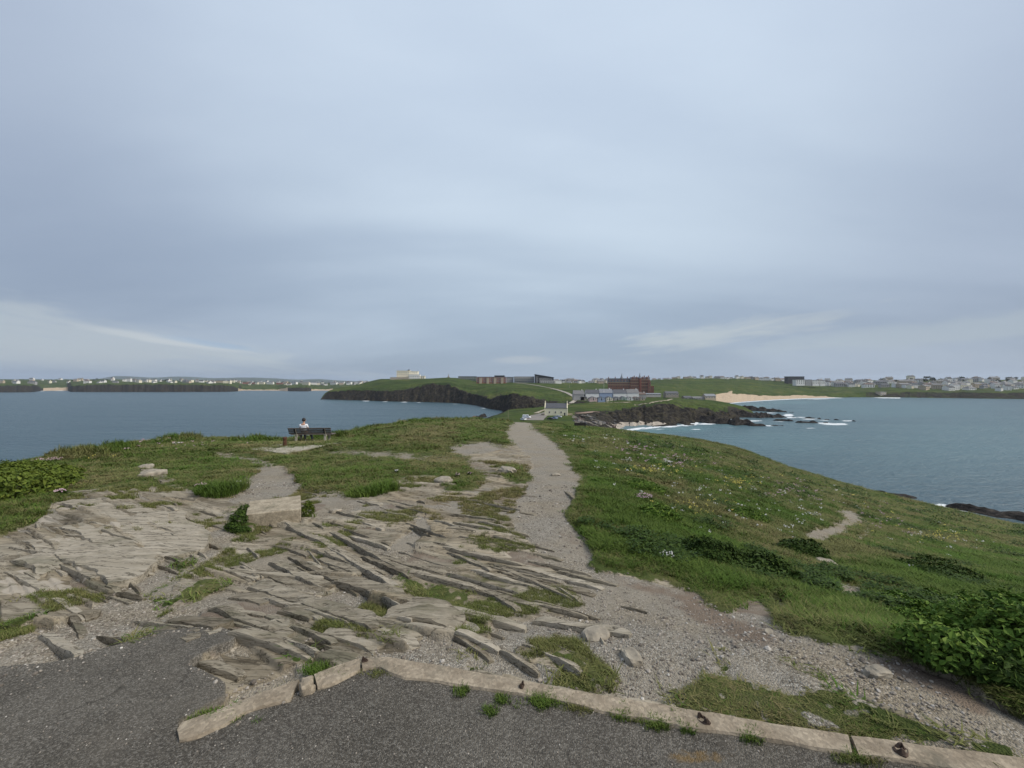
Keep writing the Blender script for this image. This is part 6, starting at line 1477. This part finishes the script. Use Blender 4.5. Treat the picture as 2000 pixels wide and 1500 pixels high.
def grass_layers():
    x, y, z, g = field(250000, 1.65, 100, seed=21)
    c = covers(x, y, z)
    u = 1000 + F * x / y
    lush = 0.55 + 0.75 * fbm(x * 0.5, y * 0.5, 82, 4)
    c['strip'] = np.maximum(c['strip'], c['small'])
    c['grass'] = np.where(c['strip'] > 0.3, c['grass'] * (0.05 + 0.95 * smooth01(fbm(x * 2.6, y * 2.6, 91, 4) + 0.5 * fbm(x * 9, y * 9, 92, 3), -0.25, 0.35)), c['grass'])
    keep = (c['grass'] + 0.30 * fbm(x * 3, y * 3, 81, 3) > np.where(c['strip'] > 0.3, 0.34, 0.60)) & (y < brow(u) * 1.10) & (c['tar'] < 0.4)
    keep |= (c['grass'] > 0.22) & (c['grass'] < 0.62) & (g.random(len(x)) < 0.16) & (c['tar'] < 0.3)
    thin = g.random(len(x)) < np.clip(0.35 + 0.8 * c['grass'] - 0.3, 0.2, 1)
    keep &= thin & ~((c['strip'] > 0.5) & (g.random(len(x)) < 0.25))
    x, y, z, lush = x[keep], y[keep], z[keep], lush[keep]; right = c['right'][keep]; gm = c['grass'][keep]; strip = c['strip'][keep]
    n = len(x); u = u[keep]
    far = np.clip(y / 7.0, 1.0, 6.5)
    hgt = (0.42 + 0.55 * np.clip(lush, 0, 1.2)) * (0.55 + 0.45 * smooth01(gm, 0.6, 0.95)) * np.where(right > 0.5, 1.0, 0.60) * np.where(strip > 0.5, 0.32, 1.0)
    rw = c['wide'][keep]; edge_ = np.where(right > 0.5, smooth01(rw, 0.50, 0.92), 1.0)
    hgt *= (0.8 + 0.4 * g.random(n)) * np.where(right > 0.5, 0.72, 1.0) * (0.30 + 0.70 * edge_)
    sxy = far * (0.85 + 0.5 * g.random(n)) * np.where(strip > 0.5, 0.5, 1.0) * (0.6 + 0.4 * edge_)
    scl = np.stack([sxy, sxy, hgt * far ** 0.62], -1)
    rot = np.stack([g.normal(0, 0.12, n), g.normal(0, 0.12, n), g.uniform(0, 6.28, n)], -1)
    pts = np.stack([x, y, z - 0.01], -1)
    worn = (right < 0.5) & (g.random(n) < 0.62) | (strip > 0.5) & (g.random(n) < 0.5) | (gm < 0.72) & (g.random(n) < 0.5) | (edge_ < 0.75) & (g.random(n) < 0.6) | (fbm(x * 0.7, y * 0.7, 87, 4) > 0.18) & (g.random(n) < 0.7)
    var = g.integers(0, 2, n)
    for k in range(2):
        m = (~worn) & (var == k); scatter('turf_grass', sprig_mesh('tuft', 30, 0.075, 0.06, 0.16, 0.0034, 0.9, MAT_GRASS, 70 + k), pts[m], rot[m], scl[m], 'green turf of coarse seaside grass' if k == 0 else 'green turf of coarse seaside grass, finer blades')
        m = worn & (var == k); scatter('worn_grass', sprig_mesh('tuft', 30, 0.075, 0.04, 0.12, 0.0034, 1.1, MAT_GRASS_DRY, 80 + k), pts[m], rot[m], scl[m], 'short worn olive grass on trodden ground' if k == 0 else 'short worn olive grass on trodden ground, dry blades')
    # ragged taller growth along the brow on the left
    x, y, z, g = field(60000, 6, 60, u0=-250, u1=1000, seed=22); u = 1000 + F * x / y; q = y / brow(u)
    m = (q > 0.86) & (q < 1.06) & (fbm(x * 0.8, y * 0.8, 83, 4) > -0.15); x, y, z = x[m], y[m], z[m]; n = len(x)
    far = np.clip(y / 9, 1, 5); s = far * (0.9 + 0.6 * g.random(n)); hh = (0.45 + 0.9 * g.random(n) ** 2) * far ** 0.45 * (0.5 + smooth01(fbm(x * 0.6, y * 0.6, 84, 3), -0.2, 0.5))
    scatter('brow_grass', sprig_mesh('tuft', 26, 0.08, 0.08, 0.20, 0.0050, 0.8, MAT_GRASS, 90), np.stack([x, y, z], -1), np.stack([g.normal(0, 0.15, n), g.normal(0, 0.15, n), g.uniform(0, 6.28, n)], -1), np.stack([s, s, hh], -1), 'long dark grass fringing the cliff brow')
    # low broad-leaved patches in the right-hand slope
    x, y, z, g = field(45000, 2.5, 60, u0=1050, u1=2250, seed=23); c = covers(x, y, z)
    m = (c['right'] > 0.7) & (c['grass'] > 0.6) & (fbm(x * 0.8, y * 0.8, 85, 4) > 0.37) & (c['wide'] > 0.85); x, y, z = x[m], y[m], z[m]; n = len(x)
    far = np.clip(y / 8, 1, 5); s = far * (0.45 + 0.5 * g.random(n))
    R = random.Random(4); vs = []; fs = []; tn = []
    for i in range(22):
        a = R.uniform(0, 6.283); d = 0.09 * math.sqrt(R.random()); cx, cy, cz = d * math.cos(a), d * math.sin(a), R.uniform(0.03, 0.13); L_ = R.uniform(0.018, 0.034); t = R.uniform(-0.5, 0.6)
        f = Vector((math.cos(a), math.sin(a), t)).normalized() * L_; w = Vector((-math.sin(a), math.cos(a), R.uniform(-0.3, 0.3))) * L_ * 0.55; c0 = Vector((cx, cy, cz)); b = len(vs)
        vs += [tuple(c0 - f), tuple(c0 + w), tuple(c0 + f), tuple(c0 - w)]; fs.append((b, b + 1, b + 2, b + 3)); tn += [R.random()] * 4
    me = bpy.data.meshes.new('leafy'); me.from_pydata(vs, [], fs); me.materials.append(MAT_LEAF_DARK); t_ = me.attributes.new('leaftone', 'FLOAT', 'POINT'); t_.data.foreach_set('value', tn); me.update()
    scatter('leafy_ground_cover', me, np.stack([x, y, z + 0.02], -1), np.stack([g.normal(0, 0.2, n), g.normal(0, 0.2, n), g.uniform(0, 6.28, n)], -1), np.stack([s, s, s * 0.9], -1), 'dark leafy ground cover mixed into the right hand grass')
grass_layers()
def crevice_grass():
    x, y, z, g = field(90000, 2.2, 13, u0=-200, u1=1250, seed=41); c = covers(x, y, z); h, _ = ledges(x, y)
    m = (c['grass'] < 0.4) & (c['tar'] < 0.25) & (c['grav'] < 0.35) & (h < 0.055) & (fbm(x * 1.0, y * 1.0, 71, 4) + 0.35 * fbm(x * 4, y * 4, 73, 3) > 0.18); x, y, z = x[m], y[m], z[m]; n = len(x); far = np.clip(y / 6, 0.7, 2.0); s = far * g.uniform(0.35, 0.75, n)
    scatter('crevice_grass', sprig_mesh('tuft', 30, 0.07, 0.03, 0.09, 0.0034, 1.1, MAT_GRASS_DRY, 95), np.stack([x, y, z - 0.005], -1), np.stack([g.normal(0, 0.15, n), g.normal(0, 0.15, n), g.uniform(0, 6.28, n)], -1), np.stack([s, s, s * 0.8], -1), 'thin olive grass and moss growing in the joints of the rock')
crevice_grass()
def gravel():
    x, y, z, g = field(120000, 1.7, 9, seed=31)
    c = covers(x, y, z)
    m = ((c['grav'] > 0.45) | (c['tar'] > 0.08) & (x < -1.0)) & (c['grass'] < 0.4) & (c['tar'] < 0.15 + 0.85 * g.random(len(x)) ** 1.5) & (c['tar'] < 0.97) & (g.random(len(x)) < 0.5) & (fbm(x * 1.3, y * 1.3, 86, 3) > -0.35)
    x, y, z = x[m], y[m], z[m]; n = len(x)
    bm = bmesh.new(); bmesh.ops.create_icosphere(bm, subdivisions=1, radius=1.0); R = random.Random(3)
    for v in bm.verts: v.co = Vector((v.co.x * R.uniform(0.75, 1.15), v.co.y * R.uniform(0.6, 0.95), v.co.z * R.uniform(0.4, 0.65)))
    me = bpy.data.meshes.new('pebble'); bm.to_mesh(me); bm.free()
    mt, nt, b = new_mat('loose gravel'); rnd = nd(nt, 'ShaderNodeObjectInfo').outputs['Random']
    setin(nt, b, Base_Color=ramp(nt, rnd, [(0.0, (0.10, 0.085, 0.070)), (0.4, (0.20, 0.175, 0.145)), (0.75, (0.28, 0.25, 0.21)), (0.94, (0.36, 0.33, 0.29)), (1.0, (0.50, 0.48, 0.44))]), Roughness=0.9); me.materials.append(mt)
    s = np.clip(g.lognormal(-5.0, 0.50, n), 0.003, 0.030) * np.clip(y / 5, 0.8, 1.6)
    scatter('gravel', me, np.stack([x, y, z + s * 0.15], -1), np.stack([g.normal(0, 0.3, n), g.normal(0, 0.3, n), g.uniform(0, 6.28, n)], -1), np.stack([s, s, s], -1), 'loose grey brown gravel on the worn path')
    # pale chippings shed on the tarmac
    x, y, z, g = field(9000, 1.4, 4.5, seed=32); c = covers(x, y, z); m = (c['tar'] > 0.7) & (g.random(len(x)) < 0.22); x, y, z = x[m], y[m], z[m]; n = len(x); s = g.uniform(0.002, 0.006, n)
    scatter('tarmac_grit', me, np.stack([x, y, z + s * 0.3], -1), np.stack([s * 0, s * 0, g.uniform(0, 6.28, n)], -1), np.stack([s, s, s], -1), 'loose pale grit on the old tarmac')
gravel()
def leaf_cloud(blobs, n, size, mat, name, parent, seed, aspect=0.55, shell=0.55):
    """leaves through the volume of several ellipsoids, each leaf a folded pair of faces"""
    g = np.random.default_rng(seed); vol = np.array([b[3] * b[4] for b in blobs]); pick = g.choice(len(blobs), n, p=vol / vol.sum())
    B = np.array(blobs)[pick]
    d = g.normal(size=(n, 3)); d /= np.linalg.norm(d, axis=1)[:, None]; d[:, 2] = np.where(d[:, 2] < -0.25, -d[:, 2], d[:, 2])
    rr = shell + (1 - shell) * g.random(n) ** 0.6; rr *= 1 + 0.42 * fbm(d[:, 0] * 2.5 + seed, d[:, 1] * 2.5 + d[:, 2] * 2, seed, 3)
    c = B[:, :3] + d * rr[:, None] * B[:, 3:6]
    nrm = d * 0.8 + g.normal(size=(n, 3)) * 0.45 + np.array([0, 0, 0.45]); nrm /= np.linalg.norm(nrm, axis=1)[:, None]
    t = np.cross(nrm, g.normal(size=(n, 3))); t /= np.linalg.norm(t, axis=1)[:, None]; w = np.cross(nrm, t)
    L_ = size * np.clip(g.lognormal(0, 0.42, n), 0.35, 2.2)[:, None]
    a = c - t * L_; e = c + t * L_ - nrm * L_ * 0.25; l = c + w * L_ * aspect + nrm * L_ * 0.18; r = c - w * L_ * aspect + nrm * L_ * 0.18
    V = np.stack([a, l, e, r], 1).reshape(-1, 3); k = np.arange(n) * 4
    fs = np.concatenate([np.stack([k, k + 1, k + 2], 1), np.stack([k, k + 2, k + 3], 1)]).tolist()
    me = bpy.data.meshes.new(name); me.from_pydata(V.tolist(), [], fs); me.materials.append(mat)
    tn = np.repeat(np.clip(g.normal(0.5, 0.25, n) , 0, 1), 4); q = me.attributes.new('leaftone', 'FLOAT', 'POINT'); q.data.foreach_set('value', tn.astype(np.float32)); me.update()
    return link(name, me, parent)
def bush(name, label, blobs_px, n, size, mat, seed, cat='bush', aspect=0.55):
    """blobs_px: (u, v of the foot, width m, depth m, height m)"""
    bl = []
    for (u, v, w, d, h) in blobs_px:
        p = hit(u, v, [NEAR]); bl.append((p.x, p.y, p.z + h * 0.30, w / 2, d / 2, h * 0.72))
    o = np.array(bl)[:, :3].mean(0); z0 = min(b[2] - b[5] * 0.4 for b in bl); root = empty(name, (o[0], o[1], z0), label=label, cat=cat)
    bl2 = [(b[0] - o[0], b[1] - o[1], b[2] - z0, *b[3:]) for b in bl]
    leaf_cloud(bl2, n, size, mat, 'foliage', root, seed, aspect)
    b = MB(); R = random.Random(seed)
    for q in bl2:
        for _ in range(5):
            a = R.uniform(0, 6.28); b.tube((q[0] + 0.2 * q[3] * math.cos(a), q[1] + 0.2 * q[4] * math.sin(a), q[2] - q[5] * 0.55), (q[0] + 0.75 * q[3] * math.cos(a), q[1] + 0.75 * q[4] * math.sin(a), q[2] + q[5] * R.uniform(0.1, 0.5)), 0.006, 0.002, 5)
    b.build('stems', MAT_STEM, root)
bush('leafy_shrub', 'large leafy green shrub at the right edge of the foreground', [(1800,1225,0.6,0.5,0.16),(1870,1240,0.5,0.5,0.28),(1930,1265,0.55,0.5,0.26),(1985,1285,0.5,0.5,0.36),(2040,1310,0.6,0.5,0.34),(1850,1285,0.45,0.4,0.20),(1925,1298,0.45,0.35,0.22),(1990,1312,0.5,0.35,0.22),(2060,1330,0.6,0.4,0.26),(1760,1190,0.6,0.5,0.14),(1990,1215,0.8,0.7,0.26),(1900,1195,0.5,0.5,0.2),(2120,1300,0.9,0.8,0.35),(1830,1180,0.5,0.5,0.12)], 30000, 0.0155, MAT_LEAF_BRIGHT, 1)
bush('leafy_shrub', 'dark glossy leaved clump under the front of the large shrub', [(1850,1296,0.4,0.26,0.12),(1915,1312,0.4,0.26,0.15),(1985,1334,0.45,0.26,0.14)], 7000, 0.017, MAT_LEAF_DARK, 2)
bush('low_bush', 'dark rounded bush in the middle of the right hand grass', [(1390,1098,0.55,0.5,0.28),(1360,1082,0.4,0.4,0.2),(1425,1100,0.4,0.4,0.2)], 5500, 0.016, MAT_LEAF_DARK, 3)
bush('low_bush', 'bright yellow green bush at the far left edge of the grass', [(10,972,1.3,1.0,0.5),(60,960,1.3,1.0,0.5),(100,946,1.0,0.9,0.36),(-60,985,1.3,1.0,0.5),(30,935,1.4,1.0,0.4)], 12000, 0.028, MAT_LEAF_YEL, 4)
bush('low_bush', 'dark green bush growing against the left side of the concrete block', [(466,1026,0.20,0.22,0.20),(454,1036,0.18,0.18,0.13),(470,1040,0.26,0.16,0.08),(476,1010,0.12,0.2,0.2)], 2600, 0.011, MAT_LEAF_DARK, 5)
bush('grass_tussock', 'dry grass tussock at the right side of the concrete block', [(601,1012,0.18,0.2,0.24)], 600, 0.02, MAT_LEAF_YEL, 6, 'tussock', 0.2)
def tussock(label, spots, seed):
    R = random.Random(seed); base = None; ms = []
    p0 = hit(spots[0][0], spots[0][1], [NEAR]); r = empty('grass_tussock', p0, label=label, cat='tussock')
    for k, (u, v, rad, h) in enumerate(spots):
        p = hit(u, v, [NEAR]); me = sprig_mesh('blades', 700, rad * 1.15, h * 0.2, h * 0.72, 0.005, 1.2, MAT_GRASS, seed + k); o = link('blades', me, r); o.location = p - p0
tussock('dark shaggy tussock at the tip of the left turf bank', [(432,964,0.26,0.30),(452,955,0.26,0.26),(415,958,0.24,0.24)], 7)
tussock('dark shaggy tussock at the right end of the turf bank by the gravel', [(752,958,0.24,0.32),(732,962,0.26,0.26),(708,966,0.26,0.2)], 8)
for i, (u, v, w, lb) in enumerate([(1450,1010,0.9,'low leafy clump high in the right hand grass'),(1560,1080,0.8,'low leafy clump left of the bare side path'),(1280,1010,0.6,'low leafy clump near the gravel path edge'),(1490,1120,0.7,'low leafy clump below the dark rounded bush'),(1250,955,0.9,'low leafy clump beside the upper pink flowers'),(1830,1120,1.2,'low leafy clump in the far right grass')]):
    bush('low_bush', lb, [(u, v, w, w * 0.8, 0.22), (u + 25, v + 8, w * 0.7, w * 0.6, 0.16)], 2600, 0.019, MAT_LEAF_DARK if i % 2 else MAT_LEAF_BRIGHT, 30 + i)
# flowering clumps
def flower_heads(n, rx, ry, h, r, mat, seed):
    R = random.Random(seed); vs = []; fs = []; tn = []
    for i in range(n):
        a = R.uniform(0, 6.283); d = math.sqrt(R.random()); x, y = rx * d * math.cos(a), ry * d * math.sin(a); z = h * R.uniform(0.7, 1.1); b = len(vs); s = r * R.uniform(0.7, 1.3)
        vs += [(x, y, z + s), (x + s, y, z), (x, y + s, z), (x - s, y, z), (x, y - s, z), (x, y, z - s * 0.6)]
        fs += [(b, b + 1, b + 2), (b, b + 2, b + 3), (b, b + 3, b + 4), (b, b + 4, b + 1), (b + 5, b + 2, b + 1), (b + 5, b + 3, b + 2), (b + 5, b + 4, b + 3), (b + 5, b + 1, b + 4)]; tn += [R.random()] * 6
    me = bpy.data.meshes.new('flower_heads'); me.from_pydata(vs, [], fs); me.materials.append(mat)
    q = me.attributes.new('leaftone', 'FLOAT', 'POINT'); q.data.foreach_set('value', tn); me.update(); return me
for i, (u, v, wpx, n, mat, nm, lb) in enumerate([(1256,976,34,110,MAT_PINK,'thrift_clump','bright pink thrift clump in the middle of the right hand grass'),(1302,905,24,60,MAT_WHITEF,'flower_clump','pale flower clump high on the slope above the pink thrift'),(1588,978,26,70,MAT_PINK,'thrift_clump','pale pink thrift clump above the bare side path'),(1582,1008,20,60,MAT_WHITEF,'flower_clump','white flower clump just left of the bare side path'),(1522,962,24,50,MAT_WHITEF,'flower_clump','white flower clump on the upper right slope near the brow'),
        (1772,1046,30,60,MAT_PINK,'thrift_clump','pink thrift clump in the far right grass'),(1302,1096,26,40,MAT_WHITEF,'flower_clump','small white daisy patch beside the dark rounded bush'),(92,903,44,110,MAT_PINK,'thrift_clump','large pink thrift patch at the left brow above the sea'),(118,968,20,50,MAT_PINK,'thrift_clump','pink thrift clump on the left slabs'),(243,881,18,40,MAT_PINK,'thrift_clump','pale thrift clump on the left brow beyond the rocks'),(392,955,20,44,MAT_PINK,'thrift_clump','pink thrift clump on the turf bank left of the gravel'),
        (466,950,10,18,MAT_WHITEF,'flower_clump','few white flowers at the tip of the left turf bank'),(773,926,9,16,MAT_WHITEF,'flower_clump','few white flowers at the right end of the middle turf bank'),(893,933,10,20,MAT_PINK,'thrift_clump','small pale thrift on the turf by the flat stone'),(917,931,10,20,MAT_PINK,'thrift_clump','small pink thrift at the right tip of the turf by the path'),(1222,903,24,40,MAT_WHITEF,'flower_clump','faint pale flowers on the slope near the path'),(1435,945,26,50,MAT_YELLOW,'flower_clump','yellow flower patch on the upper slope'),(1270,925,24,44,MAT_YELLOW,'flower_clump','yellow flower patch right of the path'),(345,869,16,30,MAT_WHITEF,'flower_clump','white flowers on the left brow before the bench')]):
    p = hit(u, v, [NEAR])
    if p is None: continue
    rad = wpx / 2 * p.y / F
    r = empty(nm, p, label=lb, cat='flowers')
    link('flower_heads', flower_heads(n, rad, rad * 0.9, 0.10 + 0.02 * min(rad, 2), max(0.010, 0.0010 * p.y), mat, 50 + i), r)
    leaf_cloud([(0, 0, 0.01, rad, rad * 0.9, 0.09)], 160, 0.02 + 0.0012 * p.y, MAT_LEAF_DARK, 'leaves', r, 60 + i, 0.3)
def tiny_flowers(name, mat, regs, n, label, seed):
    g = np.random.default_rng(seed); P_ = []
    for (u, v, a, b, w) in regs:
        for _ in range(int(n * w)):
            uu, vv = u + a * g.normal() * 0.6, v + b * g.normal() * 0.6; p = hit(uu, vv, [NEAR])
            if p is not None: P_.append((p.x, p.y, p.z))
    P_ = np.array(P_); c = covers(P_[:, 0], P_[:, 1], P_[:, 2]); P_ = P_[c['grass'] > 0.5]
    s = np.clip(P_[:, 1] / 8, 0.8, 4.5) * g.uniform(0.6, 1.3, len(P_))
    scatter(name, flower_heads(5, 0.045, 0.045, 0.12, 0.010, mat, seed), P_, np.stack([s * 0, s * 0, g.uniform(0, 6.28, len(P_))], -1), np.stack([s, s, 0.6 + 0.4 * s], -1), label)
tiny_flowers('tiny_yellow_flowers', MAT_YELLOW, [(1280,925,60,10,1),(1445,948,40,12,1),(1360,995,60,16,0.8),(1690,1010,80,30,0.6),(1840,1050,60,14,1),(1500,930,90,16,0.5),(180,890,60,10,0.3)], 34, 'sprinkled tiny yellow flowers in the right hand grass', 5)
tiny_flowers('tiny_white_flowers', MAT_WHITEF, [(1400,960,130,40,1.5),(1620,980,100,40,1.2),(1850,1060,120,40,0.8),(1230,900,80,26,0.8),(1450,1030,100,30,0.6),(1170,860,80,16,0.6),(1560,1020,40,20,0.6),(500,1000,0.1,0.1,0)], 26, 'sprinkled tiny white flowers in the right hand grass', 6)
tiny_flowers('tiny_pink_flowers', MAT_PINK, [(1330,905,90,16,0.8),(1560,965,60,20,0.8),(1720,1020,60,20,0.5),(1250,880,70,14,0.5),(300,872,120,8,0.4)], 70, 'sprinkled tiny pink thrift heads in the grass', 7)
# grass growing out of the edging joint
bl = sprig_mesh('tuft', 34, 0.05, 0.02, 0.06, 0.0025, 1.0, MAT_GRASS, 99); blw = sprig_mesh('tuft', 34, 0.05, 0.015, 0.045, 0.0025, 1.1, MAT_GRASS_DRY, 98)
for k, (me, regs, lab) in enumerate([(bl, [(1065,1372,34,8,26),(980,1368,8,5,6),(960,1390,6,4,4),(1215,1395,12,6,10),(1290,1412,22,7,12),(1470,1440,14,6,8),(1345,1424,10,5,6),(905,1352,10,3,5),(430,1400,60,10,10),(620,1310,30,10,16),(1660,1478,20,8,8)], 'green grass sprouting along the edging joint'), (blw, [(1150,1382,46,8,26),(1240,1398,30,7,12),(650,1318,20,6,6),(1690,1480,50,8,10),(745,1316,20,5,5)], 'dry grass sprouting along the edging joint')]):
    g = np.random.default_rng(40 + k); Q = []
    for (u, v, a, b, n) in regs:
        for _ in range(n * 2): q = onz(u + a * g.normal() * 0.6, v + b * g.normal() * 0.6, ZT); Q.append(tuple(q))
    n = len(Q); s = g.uniform(0.3, 0.75, n); scatter('edging_grass', me, Q, np.stack([s * 0, s * 0, g.uniform(0, 6.28, n)], -1), np.stack([s, s, s * 0.7], -1), lab)
# far trees
def far_tree_mesh(seed, h, w, flat=False):
    g = np.random.default_rng(seed); b = MB(); b.tube((0, 0, -1), (0.1, 0, h * 0.6), 0.03 * h, 0.015 * h, 6, 0)
    for a in (0.5, 2.4, 4.3): b.tube((0.08, 0, h * 0.45), (math.cos(a) * w * 0.3, math.sin(a) * w * 0.3, h * 0.75), 0.014 * h, 0.006 * h, 5, 0)
    for i in range(90):
        d = g.normal(size=3); d /= np.linalg.norm(d); r = 0.5 + 0.5 * g.random(); c = Vector((d[0] * r * w / 2, d[1] * r * w / 2, h * 0.68 + d[2] * r * h * (0.16 if flat else 0.32))); s = w * 0.11 * g.uniform(0.6, 1.4)
        q = [Vector(g.normal(size=3)) * s for _ in range(3)]; b.add([c + q[0], c + q[1], c + q[2]], [(0, 1, 2)], 1)
    return b.mesh('tree', [MAT_STEM, simple('far foliage', (0.030, 0.042, 0.022), 0.9, 0.5, 0.3)])
TV = [far_tree_mesh(i, 7 + i, 8 + i) for i in range(3)]
o = link('pine_tree', far_tree_mesh(9, 13, 17, True)); o.location = at(1810, 741.5, 1380); tag(o, 'flat topped pine standing above the roofs of the right town', 'tree')
for i in range(60):
    u = random.uniform(1600, 2005) if i < 36 else random.uniform(10, 560)
    terr, hi_, lo_ = (LINKS, 742.0, 748) if u > 1000 else (FARTOWN, 742, 746)
    lab = ('dark tree among the roofs of the right shore town ' + where_right(u), 'trees of the far right town') if u > 1000 else ('dark tree among the roofs of the far left town ' + where_left(u), 'trees of the far left town')
    put(random.choice(TV), u, random.uniform(hi_, lo_) if u > 1000 else bumpu(u, [(0,741.5),(300,743.2),(560,747)]) + random.uniform(0, 3), terr, lab[0], lab[1], 'tree', 'tree', random.uniform(0.8, 1.5))

# ------------------------------------------------------------------ sea air
def haze():
    b = MB(); b.box(-9500, 9500, -9500, 9500, -40.0, 190.0)
    m = bpy.data.materials.new('sea haze'); m.use_nodes = True; nt = m.node_tree; nt.nodes.clear()
    out = nt.nodes.new('ShaderNodeOutputMaterial')
    v = nd(nt, 'ShaderNodeVolumePrincipled', {'Color': (0.80, 0.88, 1.0, 1), 'Density': HAZE, 'Anisotropy': 0.2})
    nt.links.new(v.outputs[0], out.inputs['Volume'])
    o = b.build('haze', m); tag(o, 'thin blue sea haze over the bays', kind='stuff')
HAZE = 0.000055
haze()
